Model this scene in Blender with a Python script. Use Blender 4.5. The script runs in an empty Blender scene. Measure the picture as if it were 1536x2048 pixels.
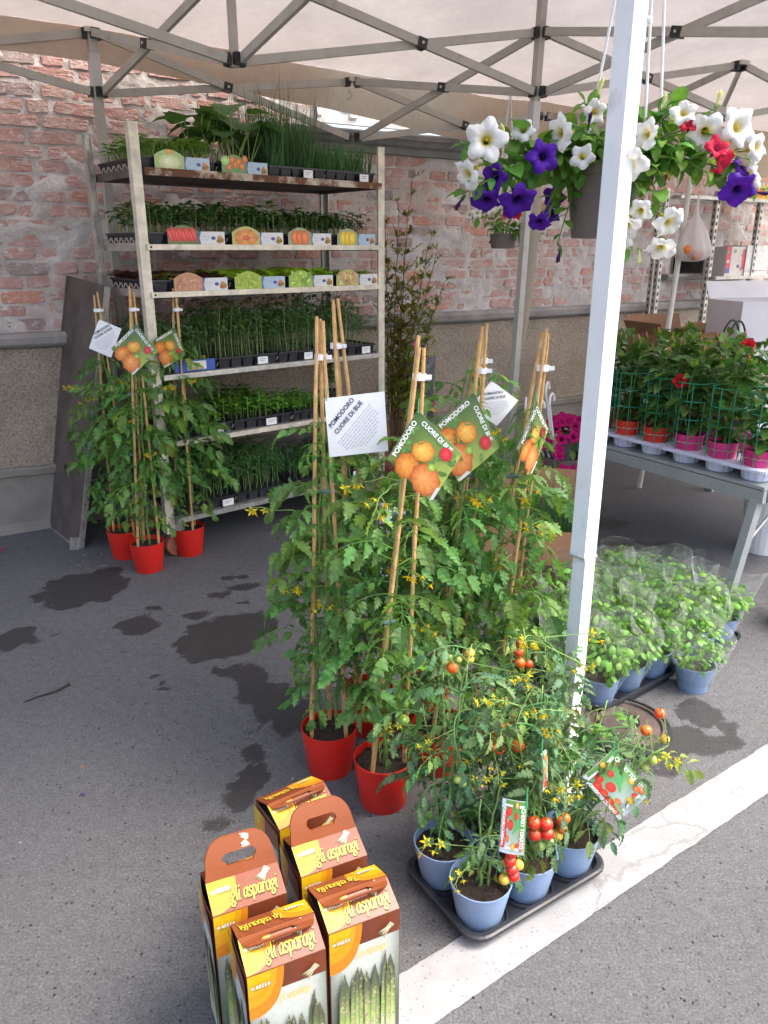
import bpy, bmesh, math, random
import numpy as np
from mathutils import Vector, Matrix, noise
from mathutils.geometry import tessellate_polygon

S = bpy.context.scene
COL = S.collection
R = math.radians
rnd = random.Random(7)

# ------------------------------------------------------------------ camera
cd = bpy.data.cameras.new("camera")
cd.sensor_width = 36.0
cd.lens = 36.0 * 1538.0 / 2048.0
cd.clip_start = 0.02
cd.clip_end = 400.0
cam = bpy.data.objects.new("camera", cd)
COL.objects.link(cam)
cam.location = (0, 0, 1.41)
cam.rotation_euler = (R(90 - 18.8), 0, 0)
S.camera = cam

# ------------------------------------------------------------------ light
SUN_EL, SUN_AZ = 58.0, 94.0          # azimuth measured clockwise from +Y (front right, behind the camera)
world = bpy.data.worlds.new("World")
S.world = world
world.use_nodes = True
wn = world.node_tree
bgn = wn.nodes["Background"]
sky = wn.nodes.new("ShaderNodeTexSky")
sky.sky_type = 'NISHITA'
sky.sun_disc = False
sky.sun_elevation = R(SUN_EL)
sky.sun_rotation = R(SUN_AZ)
sky.air_density = 1.0
sky.dust_density = 6.0
sky.ozone_density = 0.6
wn.links.new(sky.outputs[0], bgn.inputs[0])
bgn.inputs[1].default_value = 0.15
sd = bpy.data.lights.new("sun", 'SUN')
sd.energy = .65
sd.angle = R(24)
sd.color = (1.0, 0.975, 0.94)
sun = bpy.data.objects.new("sun", sd)
COL.objects.link(sun)
sdir = Vector((math.sin(R(SUN_AZ)) * math.cos(R(SUN_EL)), math.cos(R(SUN_AZ)) * math.cos(R(SUN_EL)), math.sin(R(SUN_EL))))
sun.rotation_euler = sdir.to_track_quat('Z', 'Y').to_euler()
sun.location = sdir * 20
S.view_settings.view_transform = 'Standard'
S.view_settings.look = 'None'
S.view_settings.exposure = 2.05
S.view_settings.gamma = 1.0
S.view_settings.use_curve_mapping = False
S.render.engine = 'CYCLES'
S.cycles.max_bounces = 8
S.cycles.transparent_max_bounces = 24
S.cycles.use_denoising = True

# ------------------------------------------------------------------ mesh helpers
class MB:
    """collects shapes for ONE mesh; every vertex may carry a colour"""
    def __init__(s):
        s.v, s.f, s.m, s.c = [], [], [], []
        s.col = (1, 1, 1)
        s.mi = 0
    def add(s, vs, fs, col=None, mi=None):
        o = len(s.v)
        s.v += [tuple(p) for p in vs]
        if col is None:
            col = s.col
        if isinstance(col, list):
            s.c += col
        else:
            s.c += [col] * len(vs)
        s.f += [tuple(i + o for i in f) for f in fs]
        s.m += [s.mi if mi is None else mi] * len(fs)
        return s
    def box(s, c, d, M=None, col=None, mi=None):
        x, y, z = (a / 2 for a in d)
        vs = [Vector((sx * x, sy * y, sz * z)) for sx in (-1, 1) for sy in (-1, 1) for sz in (-1, 1)]
        M = M or Matrix()
        vs = [M @ p + Vector(c) for p in vs]
        return s.add(vs, [(0, 1, 3, 2), (4, 6, 7, 5), (0, 4, 5, 1), (2, 3, 7, 6), (0, 2, 6, 4), (1, 5, 7, 3)], col, mi)
    def bar(s, a, b, w, h, up=(0, 0, 1), col=None, mi=None):
        """rectangular tube from a to b"""
        a, b = Vector(a), Vector(b)
        d = (b - a).normalized()
        u = Vector(up)
        if abs(d.dot(u)) > .98:
            u = Vector((1, 0, 0))
        x = d.cross(u).normalized()
        y = x.cross(d).normalized()
        vs = [p + x * sx * w / 2 + y * sy * h / 2 for p in (a, b) for sx, sy in ((-1, -1), (1, -1), (1, 1), (-1, 1))]
        return s.add(vs, [(3, 2, 1, 0), (4, 5, 6, 7), (0, 1, 5, 4), (1, 2, 6, 5), (2, 3, 7, 6), (3, 0, 4, 7)], col, mi)
    def tube(s, pts, r, n=6, col=None, cap=True, mi=None):
        pts = [Vector(p) for p in pts]
        k = len(pts)
        rs = r if isinstance(r, (list, tuple)) else [r] * k
        vs, fs = [], []
        px = None
        for i, p in enumerate(pts):
            d = (pts[min(i + 1, k - 1)] - pts[max(i - 1, 0)]).normalized()
            if px is None:
                px = d.cross(Vector((0, 0, 1)) if abs(d.z) < .9 else Vector((1, 0, 0))).normalized()
            else:
                px = (px - d * px.dot(d)).normalized()
            py = d.cross(px)
            for j in range(n):
                a = 2 * math.pi * j / n
                vs.append(p + (px * math.cos(a) + py * math.sin(a)) * rs[i])
        for i in range(k - 1):
            for j in range(n):
                fs.append((i * n + j, i * n + (j + 1) % n, (i + 1) * n + (j + 1) % n, (i + 1) * n + j))
        if cap:
            fs.append(tuple(range(n - 1, -1, -1)))
            fs.append(tuple((k - 1) * n + j for j in range(n)))
        return s.add(vs, fs, col, mi)
    def lathe(s, prof, n=24, c=(0, 0, 0), col=None, mi=None, rib=None):
        vs, fs = [], []
        c = Vector(c)
        for r, z in prof:
            for j in range(n):
                a = 2 * math.pi * j / n
                rr = r * (rib(a, z) if rib else 1)
                vs.append(c + Vector((rr * math.cos(a), rr * math.sin(a), z)))
        for i in range(len(prof) - 1):
            for j in range(n):
                fs.append((i * n + j, i * n + (j + 1) % n, (i + 1) * n + (j + 1) % n, (i + 1) * n + j))
        return s.add(vs, fs, col, mi)
    def disc(s, c, r, n=24, col=None, mi=None, rr=None):
        vs = [Vector(c)] + [Vector(c) + Vector((r * math.cos(2 * math.pi * j / n), r * math.sin(2 * math.pi * j / n), 0)) for j in range(n)]
        return s.add(vs, [(0, 1 + j, 1 + (j + 1) % n) for j in range(n)], col, mi)
    def ball(s, c, r, n=10, m=6, col=None, sq=1.0, rib=0.0, mi=None):
        vs, fs = [], []
        for i in range(m + 1):
            t = math.pi * i / m
            for j in range(n):
                a = 2 * math.pi * j / n
                q = r * math.sin(t) * (1 + rib * math.cos(a * 5))
                vs.append(Vector(c) + Vector((q * math.cos(a), q * math.sin(a), r * sq * math.cos(t))))
        for i in range(m):
            for j in range(n):
                fs.append((i * n + j, (i + 1) * n + j, (i + 1) * n + (j + 1) % n, i * n + (j + 1) % n))
        return s.add(vs, fs, col, mi)
    def grid(s, nx, ny, fn, col=None, mi=None):
        vs, cs = [], []
        for j in range(ny + 1):
            for i in range(nx + 1):
                vs.append(fn(i / nx, j / ny))
        return s.add(vs, [(j * (nx + 1) + i, j * (nx + 1) + i + 1, (j + 1) * (nx + 1) + i + 1, (j + 1) * (nx + 1) + i) for j in range(ny) for i in range(nx)], col, mi)
    def merge(s, o, M, tint=1.0):
        vs = [M @ Vector(p) for p in o.v]
        n = len(s.v)
        s.v += [tuple(p) for p in vs]
        s.c += [tuple(min(1, x * tint) for x in c) for c in o.c] if tint != 1.0 else o.c
        s.f += [tuple(i + n for i in f) for f in o.f]
        s.m += o.m
        return s
    def mesh(s, name, mats, smooth=False):
        me = bpy.data.meshes.new(name)
        me.from_pydata(s.v, [], s.f)
        mats = mats if isinstance(mats, (list, tuple)) else [mats]
        for m in mats:
            me.materials.append(m)
        if len(mats) > 1:
            me.polygons.foreach_set("material_index", s.m)
        if any(c != (1, 1, 1) for c in s.c):
            ca = me.color_attributes.new("Col", 'FLOAT_COLOR', 'POINT')
            a = np.ones((len(s.v), 4), dtype=np.float32)
            a[:, :3] = np.array(s.c, dtype=np.float32)
            ca.data.foreach_set("color", a.ravel())
        if smooth:
            me.polygons.foreach_set("use_smooth", [True] * len(me.polygons))
        me.update()
        return me
    def build(s, name, mats, parent=None, smooth=False, M=None):
        return obj(name, s.mesh(name, mats, smooth), parent, M)

def obj(name, data, parent=None, M=None):
    o = bpy.data.objects.new(name, data)
    COL.objects.link(o)
    if parent is not None:
        o.parent = parent
    if M is not None:
        o.matrix_basis = M
    return o

def tag(o, label=None, cat=None, group=None, kind=None):
    if label: o["label"] = label
    if cat: o["category"] = cat
    if group: o["group"] = group
    if kind: o["kind"] = kind
    return o

def thing(name, label, cat, loc=(0, 0, 0), rz=0, group=None, M=None):
    o = bpy.data.objects.new(name, None)
    o.empty_display_size = .05
    COL.objects.link(o)
    o.matrix_basis = M if M is not None else (Matrix.Translation(loc) @ Matrix.Rotation(rz, 4, 'Z'))
    return tag(o, label, cat, group)

def kids(o):
    return [c for c in o.children]

def dup(o, M, label, group=None):
    """a copy of a thing with copies of its parts and sub-parts"""
    r = o.copy(); COL.objects.link(r); r.matrix_basis = M
    r["label"] = label
    if group: r["group"] = group
    for ch in o.children:
        c = ch.copy(); COL.objects.link(c); c.parent = r
        for g in ch.children:
            d = g.copy(); COL.objects.link(d); d.parent = c
    return r

def TR(x, y, z, rz=0):
    return Matrix.Translation((x, y, z)) @ Matrix.Rotation(rz, 4, 'Z')

def frame(o, x, z):
    """matrix with origin o, X axis along x, Z roughly along z"""
    x = Vector(x).normalized()
    z = Vector(z)
    y = z.cross(x)
    if y.length < 1e-5:
        y = Vector((0, 1, 0)).cross(x)
    y.normalize()
    z = x.cross(y)
    M = Matrix((x, y, z)).transposed().to_4x4()
    M.translation = Vector(o)
    return M

# ------------------------------------------------------------------ materials
def base_mat(name):
    m = bpy.data.materials.new(name)
    m.use_nodes = True
    nt = m.node_tree
    return m, nt.nodes, nt.links, nt.nodes["Principled BSDF"]

def N(ns, t, **kw):
    n = ns.new(t)
    for k, v in kw.items():
        if isinstance(k, str) and k.startswith("_"):
            setattr(n, k[1:], v)
    return n

def noise_node(ns, ls, scale, detail=4, rough=.6, coord='Object', dist=0):
    tc = ns.new("ShaderNodeTexCoord")
    n = ns.new("ShaderNodeTexNoise")
    n.inputs["Scale"].default_value = scale
    n.inputs["Detail"].default_value = detail
    n.inputs["Roughness"].default_value = rough
    n.inputs["Distortion"].default_value = dist
    ls.new(tc.outputs[coord], n.inputs["Vector"])
    return n

def ramp(ns, ls, src, stops):
    r = ns.new("ShaderNodeValToRGB")
    e = r.color_ramp.elements
    while len(e) < len(stops):
        e.new(.5)
    for el, (p, c) in zip(e, stops):
        el.position = p
        el.color = (c, c, c, 1) if not isinstance(c, tuple) else (*c, 1)
    ls.new(src, r.inputs[0])
    return r

def mixc(ns, ls, fac, a, b, mode='MIX'):
    n = ns.new("ShaderNodeMix")
    n.data_type = 'RGBA'
    n.blend_type = mode
    for i, v in ((0, fac), (6, a), (7, b)):
        if hasattr(v, "links") or hasattr(v, "is_linked"):
            ls.new(v, n.inputs[i])
        elif isinstance(v, tuple):
            n.inputs[i].default_value = (*v, 1)
        else:
            n.inputs[i].default_value = v if i == 0 else (v, v, v, 1)
    return n.outputs[2]

def pbr(name, col, rough=.5, metal=0, var=.15, scale=30, bump=0, bscale=None, spec=.5, dirt=None, dscale=6, dthr=(.5, .7), coat=0, vcol=False):
    m, ns, ls, b = base_mat(name)
    n = noise_node(ns, ls, scale)
    lo = tuple(c * (1 - var) for c in col)
    hi = tuple(min(1, c * (1 + var)) for c in col)
    rp = ramp(ns, ls, n.outputs[0], [(.3, lo), (.7, hi)])
    out = rp.outputs[0]
    if vcol:
        at = ns.new("ShaderNodeAttribute"); at.attribute_name = "Col"
        out = mixc(ns, ls, 1.0, out, at.outputs[0], 'MULTIPLY')
    if dirt:
        n2 = noise_node(ns, ls, dscale, 6, .7)
        r2 = ramp(ns, ls, n2.outputs[0], [(dthr[0], 0.0), (dthr[1], 1.0)])
        out = mixc(ns, ls, r2.outputs[0], out, dirt)
    ls.new(out, b.inputs["Base Color"])
    b.inputs["Roughness"].default_value = rough
    b.inputs["Metallic"].default_value = metal
    b.inputs["Specular IOR Level"].default_value = spec
    if coat:
        b.inputs["Coat Weight"].default_value = coat
        b.inputs["Coat Roughness"].default_value = .15
    if bump:
        n3 = noise_node(ns, ls, bscale or scale * 3, 5, .65)
        bp = ns.new("ShaderNodeBump")
        bp.inputs["Strength"].default_value = bump
        bp.inputs["Distance"].default_value = .004
        ls.new(n3.outputs[0], bp.inputs["Height"])
        ls.new(bp.outputs[0], b.inputs["Normal"])
    return m

def leafmat(name, col, trans=.35, rough=.5, var=.35, hue=.03):
    """leaf: per-object and per-vertex variation, light shining through"""
    m, ns, ls, b = base_mat(name)
    oi = ns.new("ShaderNodeObjectInfo")
    at = ns.new("ShaderNodeAttribute"); at.attribute_name = "Col"
    hs = ns.new("ShaderNodeHueSaturation")
    ma = ns.new("ShaderNodeMapRange")
    ma.inputs[3].default_value = 1 - var; ma.inputs[4].default_value = 1 + var
    ls.new(oi.outputs["Random"], ma.inputs[0])
    mh = ns.new("ShaderNodeMath"); mh.operation = 'MULTIPLY'; mh.inputs[1].default_value = 7.31
    mf = ns.new("ShaderNodeMath"); mf.operation = 'FRACT'
    mr = ns.new("ShaderNodeMapRange")
    mr.inputs[3].default_value = .5 - hue; mr.inputs[4].default_value = .5 + hue
    ls.new(oi.outputs["Random"], mh.inputs[0]); ls.new(mh.outputs[0], mf.inputs[0]); ls.new(mf.outputs[0], mr.inputs[0])
    n = noise_node(ns, ls, 45, 3, .6)
    rp = ramp(ns, ls, n.outputs[0], [(.3, tuple(c * .75 for c in col)), (.7, tuple(c * 1.25 for c in col))])
    c1 = mixc(ns, ls, 1.0, rp.outputs[0], at.outputs[0], 'MULTIPLY')
    ls.new(c1, hs.inputs["Color"]); ls.new(ma.outputs[0], hs.inputs["Value"]); ls.new(mr.outputs[0], hs.inputs["Hue"])
    ls.new(hs.outputs[0], b.inputs["Base Color"])
    b.inputs["Roughness"].default_value = rough
    b.inputs["Specular IOR Level"].default_value = .4
    n3 = noise_node(ns, ls, 180, 3, .6)
    bp = ns.new("ShaderNodeBump"); bp.inputs["Strength"].default_value = .35; bp.inputs["Distance"].default_value = .002
    ls.new(n3.outputs[0], bp.inputs["Height"]); ls.new(bp.outputs[0], b.inputs["Normal"])
    tr = ns.new("ShaderNodeBsdfTranslucent")
    g = ns.new("ShaderNodeGamma"); g.inputs[1].default_value = .8
    ls.new(hs.outputs[0], g.inputs[0])
    ls.new(mixc(ns, ls, 1.0, g.outputs[0], (1.0, 1.0, .55), 'MULTIPLY'), tr.inputs[0])
    mx = ns.new("ShaderNodeMixShader"); mx.inputs[0].default_value = trans
    ls.new(b.outputs[0], mx.inputs[1]); ls.new(tr.outputs[0], mx.inputs[2])
    ls.new(mx.outputs[0], ns["Material Output"].inputs[0])
    return m

def vmat(name, rough=.4, spec=.5, trans=0, coat=0, bump=0):
    """surface whose colour is its print (vertex colours)"""
    m, ns, ls, b = base_mat(name)
    at = ns.new("ShaderNodeAttribute"); at.attribute_name = "Col"
    n = noise_node(ns, ls, 90, 4)
    rp = ramp(ns, ls, n.outputs[0], [(.3, .86), (.7, 1.0)])
    c = mixc(ns, ls, 1.0, at.outputs[0], rp.outputs[0], 'MULTIPLY')
    ls.new(c, b.inputs["Base Color"])
    b.inputs["Roughness"].default_value = rough
    b.inputs["Specular IOR Level"].default_value = spec
    if coat:
        b.inputs["Coat Weight"].default_value = coat
        b.inputs["Coat Roughness"].default_value = .2
    if bump:
        n3 = noise_node(ns, ls, 60, 3)
        bp = ns.new("ShaderNodeBump"); bp.inputs["Strength"].default_value = bump; bp.inputs["Distance"].default_value = .003
        ls.new(n3.outputs[0], bp.inputs["Height"]); ls.new(bp.outputs[0], b.inputs["Normal"])
    if trans:
        tr = ns.new("ShaderNodeBsdfTranslucent"); ls.new(c, tr.inputs[0])
        mx = ns.new("ShaderNodeMixShader"); mx.inputs[0].default_value = trans
        ls.new(b.outputs[0], mx.inputs[1]); ls.new(tr.outputs[0], mx.inputs[2])
        ls.new(mx.outputs[0], ns["Material Output"].inputs[0])
    return m

M_ = {}
M_['print'] = vmat("printed_card", .35, .5, coat=.15)
M_['matt_print'] = vmat("printed_paper", .6)
M_['alu'] = pbr("beige_grey_painted_aluminium", (.41, .385, .345), .5, .0, .12, 12, .1, 80, dirt=(.2, .17, .13), dthr=(.55, .8))
M_['white_alu'] = pbr("white_painted_pole", (.72, .75, .77), .35, 0, .05, 9, .05, 60, dirt=(.45, .45, .44), dthr=(.56, .8), dscale=10)
M_['galv'] = pbr("galvanised_steel", (.5, .49, .45), .42, .65, .3, 22, .15, 60, dirt=(.16, .12, .08), dthr=(.56, .72), dscale=11)
M_['shelf_front'] = pbr("worn_pale_steel", (.62, .57, .47), .5, .35, .25, 16, .1, 60, dirt=(.2, .16, .11), dthr=(.6, .75), dscale=9)
M_['rust'] = pbr("rusty_shelf_edge", (.5, .42, .34), .7, .1, .25, 9, .2, 60, dirt=(.13, .05, .022), dthr=(.42, .52), dscale=7)
M_['black_plastic'] = pbr("black_plastic", (.014, .014, .016), .45, 0, .3, 30, .1)
M_['black_tray'] = pbr("black_tray_plastic", (.02, .022, .028), .38, 0, .3, 20, .1)
M_['red_pot'] = pbr("red_pot_plastic", (.62, .02, .013), .38, 0, .1, 6, .08, 40, dirt=(.3, .045, .035), dthr=(.58, .8), dscale=13)
M_['blue_pot'] = pbr("light_blue_pot_plastic", (.23, .33, .5), .42, 0, .08, 8, .08, 40, dirt=(.15, .15, .15), dthr=(.58, .76), dscale=16)
M_['brown_pot'] = pbr("taupe_pot_plastic", (.14, .115, .1), .5, 0, .1, 8, .05)
M_['mag_pot'] = pbr("magenta_pot_plastic", (.6, .03, .19), .4, 0, .08, 8, .05)
M_['orange_red_pot'] = pbr("orange_red_pot_plastic", (.66, .035, .018), .4, 0, .08, 8, .05)
M_['terracotta'] = pbr("terracotta", (.32, .11, .06), .8, 0, .2, 20, .2)
M_['lilac_tray'] = pbr("white_lilac_tray_plastic", (.6, .62, .76), .4, 0, .06, 10, .05)
M_['white_plastic'] = pbr("white_plastic", (.78, .78, .78), .4, 0, .05, 10)
M_['bamboo'] = pbr("bamboo_cane", (.55, .33, .13), .5, 0, .25, 40, .2, 150, dirt=(.25, .13, .05), dscale=30, dthr=(.62, .75))
M_['soil'] = pbr("potting_soil", (.035, .022, .015), .95, 0, .6, 160, 1.0, 220, dirt=(.16, .1, .06), dscale=140, dthr=(.62, .68))
M_['stem'] = pbr("green_stem", (.14, .25, .06), .6, 0, .3, 40, .2)
M_['wood_stem'] = pbr("brown_woody_stem", (.12, .075, .04), .8, 0, .3, 40, .3)
M_['tie'] = pbr("white_tie_clip", (.8, .8, .82), .4, 0, .04, 10)
M_['tie_blue'] = pbr("grey_blue_tie_clip", (.12, .2, .24), .5, 0, .1, 10)
M_['tomato_leaf'] = leafmat("tomato_leaf", (.105, .23, .055), .36, .42, .3, .02)
M_['cherry_leaf'] = leafmat("cherry_tomato_leaf", (.095, .185, .075), .3, .55, hue=.05)
M_['petunia_leaf'] = leafmat("petunia_leaf", (.1, .235, .04), .38, .5)
M_['mand_leaf'] = leafmat("glossy_mandevilla_leaf", (.075, .17, .035), .25, .3, hue=.03)
M_['basil_leaf'] = leafmat("basil_leaf", (.14, .31, .055), .33, .4, .3, .015)
M_['seedling'] = leafmat("seedling_leaf", (1.3, 1.35, 1.2), .3, .5, .15, .01)
M_['shrub_leaf'] = leafmat("shrub_leaf", (.17, .21, .04), .35, .5, hue=.04)
M_['petal'] = vmat("petal", .6, .2, .3)
M_['fruit'] = vmat("tomato_fruit", .18, .5, 0, coat=.3)
M_['cardboard'] = pbr("brown_cardboard", (.28, .145, .075), .85, 0, .1, 8, .1, 60)
M_['card_in_and_light_arc'] = pbr("pale_card_edge_and_light_arc", (.42, .36, .3), .85, 0, .1, 8)  # torn carton edge, and the light arcs painted on the seed trays
M_['dark_inside'] = pbr("dark_carton_inside", (.03, .028, .028), .8, 0, .3, 8)
M_['grey_paint'] = pbr("grey_painted_metal", (.3, .33, .33), .45, .1, .1, 6, .05, 60, dirt=(.2, .17, .13), dthr=(.6, .8))
M_['green_wire'] = pbr("green_cage_plastic", (.02, .25, .14), .4, 0, .1, 10)
M_['board'] = pbr("worn_brown_board", (.095, .075, .065), .6, .1, .35, 7, .3, 40, dirt=(.15, .125, .105), dthr=(.5, .75), dscale=4)
# ================================================================== GROUND
WD = Vector((math.cos(R(31.6)), math.sin(R(31.6)), 0))      # along the wall
WN = Vector((WD.y, -WD.x, 0))                               # out of the wall, towards the street
W0 = Vector((-2.03, 3.82, 0))
def W(u, out, z):
    return W0 + WD * u + WN * out + Vector((0, 0, z))

STAINS = [  # x, y, half length, half width, turn, strength
    (-1.40, 3.12, .10, .15, 0, 1), (-1.25, 3.19, .08, .12, .2, 1), (-1.25, 3.07, .085, .10, .4, 1), (-1.35, 2.98, .09, .09, 0, 1),
    (-.97, 2.76, .085, .085, .2, .9), (-.95, 2.90, .04, .028, .2, .7), (-.62, 2.62, .16, .16, -.25, 1), (-.55, 2.74, .13, .12, 0, 1), (-.76, 2.83, .06, .035, .1, .8),
    (-1.50, 2.62, .2, .08, .12, .9), (-1.72, 2.62, .2, .08, .1, .9), (-.46, 2.33, .10, .08, -.6, .8), (-.38, 2.22, .11, .10, -.6, .75), (-.31, 2.12, .09, .1, -.5, .7), (-.57, 2.38, .035, .022, 0, .8),
    (-.385, 1.93, .028, .05, -.3, .75), (-.375, 1.82, .03, .09, -.2, .8), (-.39, 1.72, .035, .06, 0, .65), (-.44, 1.63, .04, .03, 0, .5),
    (.9, 2.0, .09, .07, .6, .75), (1.03, 2.14, .08, .07, .5, .85), (1.0, 1.98, .09, .045, .3, .7), (.82, 1.90, .08, .045, .4, .65), (1.07, 2.05, .05, .03, .5, .65),
    (1.25, 3.95, .12, .06, .3, .8), (1.3, 3.6, .16, .06, .2, .9), (1.15, 4.2, .1, .05, .4, .7), (-.2, 3.05, .08, .08, 0, .8), (-.1, 2.7, .2, .12, 0, .7),
    (-.71, 3.21, .03, .018, .2, .9), (-.65, 3.22, .03, .018, .1, .9), (-.67, 3.10, .02, .015, 0, .9), (-.61, 3.12, .05, .04, .1, .9), (-.72, 3.02, .05, .02, 0, .9), (-.6, 2.94, .03, .018, 0, .7), (-.68, 3.05, .02, .015, 0, .9),
    (-.80, 2.36, .014, .012, 0, 1), (-.765, 2.32, .012, .012, 0, 1), (-.75, 2.28, .016, .012, 0, 1),
    (-1.25, 1.42, .09, .14, .1, .85), (-1.2, 1.2, .1, .12, .3, .8), (-1.1, 1.3, .05, .05, 0, .7)]
def stain_at(x, y):
    v = 0
    if not (-2.2 < x < 1.7 and .9 < y < 4.5):
        return 0
    wx = noise.noise((x * 9, y * 9, 1.3)) * .06 + noise.noise((x * 24, y * 24, 5.1)) * .04 + noise.noise((x * 60, y * 60, 3.1)) * .02
    wy = noise.noise((x * 9, y * 9, 7.7)) * .06 + noise.noise((x * 24, y * 24, 9.4)) * .04 + noise.noise((x * 60, y * 60, 6.1)) * .02
    for sx, sy, a, b, t, s in STAINS:
        k = min(1, max(a, b) / .1)
        dx, dy = x + wx * k - sx, y + wy * k - sy
        c, n = math.cos(t), math.sin(t)
        d = math.hypot((dx * c + dy * n) / a, (-dx * n + dy * c) / b)
        if d < 1.6:
            v = max(v, s * max(0, min(1, (1.12 - d) / .24)))
    return v
def frange(a, b, st):
    n = int(round((b - a) / st))
    return [a + (b - a) * i / n for i in range(n + 1)]
xs = [-60, -25, -10, -5, -3.2] + frange(-2.4, 1.8, .0145) + [2.4, 3.2, 5, 10, 25, 60]
ys = [-40, -12, -4, -1, .2, .8] + frange(1.0, 4.5, .0145) + [5, 6, 8, 12, 25, 60]
gv = [(x, y, 0.0) for y in ys for x in xs]
nx = len(xs)
gf = [(j * nx + i, j * nx + i + 1, (j + 1) * nx + i + 1, (j + 1) * nx + i) for j in range(len(ys) - 1) for i in range(nx - 1)]
me = bpy.data.meshes.new("asphalt_ground")
me.from_pydata(gv, [], gf)
at = me.attributes.new("wet", 'FLOAT', 'POINT')
at.data.foreach_set("value", [stain_at(p[0], p[1]) for p in gv])
m, ns, ls, b = base_mat("asphalt")
fine = noise_node(ns, ls, 175, 5, .8)
mid = noise_node(ns, ls, 38, 5, .7)
big = noise_node(ns, ls, 1.3, 4, .6)
r1 = ramp(ns, ls, fine.outputs[0], [(.33, (.034, .034, .036)), (.44, (.112, .113, .119)), (.56, (.142, .144, .151)), (.7, (.27, .272, .282))])
r2 = ramp(ns, ls, mid.outputs[0], [(.3, .8), (.7, 1.14)])
r3 = ramp(ns, ls, big.outputs[0], [(.3, .88), (.7, 1.1)])
c = mixc(ns, ls, 1.0, r1.outputs[0], r2.outputs[0], 'MULTIPLY')
c = mixc(ns, ls, 1.0, c, r3.outputs[0], 'MULTIPLY')
tc = ns.new("ShaderNodeTexCoord")
vor = ns.new("ShaderNodeTexVoronoi"); vor.inputs["Scale"].default_value = 60
ls.new(tc.outputs["Object"], vor.inputs["Vector"])
pit = ramp(ns, ls, vor.outputs["Distance"], [(.10, .9), (.24, 0.0)])
vn = noise_node(ns, ls, 34, 3)
vr = ramp(ns, ls, vn.outputs[0], [(.45, 0.0), (.62, 1.0)])
pm = mixc(ns, ls, 1.0, pit.outputs[0], vr.outputs[0], 'MULTIPLY')
c = mixc(ns, ls, pm, c, (.018, .018, .02))
wet = ns.new("ShaderNodeAttribute"); wet.attribute_name = "wet"
wn2 = noise_node(ns, ls, 120, 4, .75)
wa = ns.new("ShaderNodeMath"); wa.operation = 'ADD'
wr0 = ramp(ns, ls, wn2.outputs[0], [(.3, .0), (.7, .6)])
ls.new(wet.outputs["Fac"], wa.inputs[0]); ls.new(wr0.outputs[0], wa.inputs[1])
wr = ramp(ns, ls, wa.outputs[0], [(.55, 0.0), (.8, 1.0)])
wr.color_ramp.elements[0].position = .52
c2 = mixc(ns, ls, .74, c, (.018, .016, .016))
c = mixc(ns, ls, wr.outputs[0], c, c2)
ls.new(c, b.inputs["Base Color"])
rr = mixc(ns, ls, wr.outputs[0], .85, .5)
ls.new(rr, b.inputs["Roughness"])
b.inputs["Specular IOR Level"].default_value = .35
hb = ns.new("ShaderNodeMath"); hb.operation = 'SUBTRACT'
ls.new(fine.outputs[0], hb.inputs[0]); ls.new(pm, hb.inputs[1])
bp = ns.new("ShaderNodeBump"); bp.inputs["Strength"].default_value = 1.0; bp.inputs["Distance"].default_value = .006
ls.new(hb.outputs[0], bp.inputs["Height"]); ls.new(bp.outputs[0], b.inputs["Normal"])
me.materials.append(m)
tag(obj("asphalt_ground", me), kind='structure')

# white painted line with worn, uneven edges (a sheet 4 mm above the asphalt)
la, lb = Vector((.096, 1.231, 0)), Vector((1.157, 1.968, 0))
ld = (lb - la).normalized(); ln = Vector((ld.y, -ld.x, 0))
mb = MB()
def linept(i, j):
    t = -1.2 + i * 6.0
    w = .123
    e = noise.noise((t * 14, j * 5, 3)) * .0035 + noise.noise((t * 60, j * 5, 8)) * .0025
    p = la + ld * t + ln * (w * j + (e if j in (0, 1) else 0))
    return (p.x, p.y, .004)
mb.grid(500, 1, lambda i, j: linept(i, j))
m, ns, ls, b = base_mat("worn_white_road_paint")
n1 = noise_node(ns, ls, 120, 4, .7)
n2 = noise_node(ns, ls, 9, 5, .6)
tc = ns.new("ShaderNodeTexCoord")
vo = ns.new("ShaderNodeTexVoronoi"); vo.inputs["Scale"].default_value = 95
ls.new(tc.outputs["Object"], vo.inputs["Vector"])
pr_ = ramp(ns, ls, vo.outputs["Distance"], [(.13, 1.0), (.22, 0.0)])
n4 = noise_node(ns, ls, 30, 3)
r4 = ramp(ns, ls, n4.outputs[0], [(.44, 0.0), (.52, 1.0)])
spk = mixc(ns, ls, 1.0, pr_.outputs[0], r4.outputs[0], 'MULTIPLY')
cc = ramp(ns, ls, n2.outputs[0], [(.25, (.2, .205, .212)), (.7, (.3, .305, .312))])
c = mixc(ns, ls, spk, cc.outputs[0], (.12, .12, .12))
cr = ns.new("ShaderNodeTexVoronoi"); cr.feature = 'DISTANCE_TO_EDGE'; cr.inputs["Scale"].default_value = 1.7
nz = noise_node(ns, ls, 16, 3)
vm = ns.new("ShaderNodeVectorMath"); vm.operation = 'MULTIPLY_ADD'
ls.new(nz.outputs[1], vm.inputs[0]); vm.inputs[1].default_value = (.05, .05, .05); ls.new(tc.outputs["Object"], vm.inputs[2])
ls.new(vm.outputs[0], cr.inputs["Vector"])
crr = ramp(ns, ls, cr.outputs["Distance"], [(.002, .8), (.0055, 0.0)])
c = mixc(ns, ls, crr.outputs[0], c, (.16, .16, .16))
ls.new(c, b.inputs["Base Color"]); b.inputs["Roughness"].default_value = .75
bp = ns.new("ShaderNodeBump"); bp.inputs["Strength"].default_value = .5; bp.inputs["Distance"].default_value = .003
ls.new(n1.outputs[0], bp.inputs["Height"]); ls.new(bp.outputs[0], b.inputs["Normal"])
tag(mb.build("road_marking_line", m), kind='structure')

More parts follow.
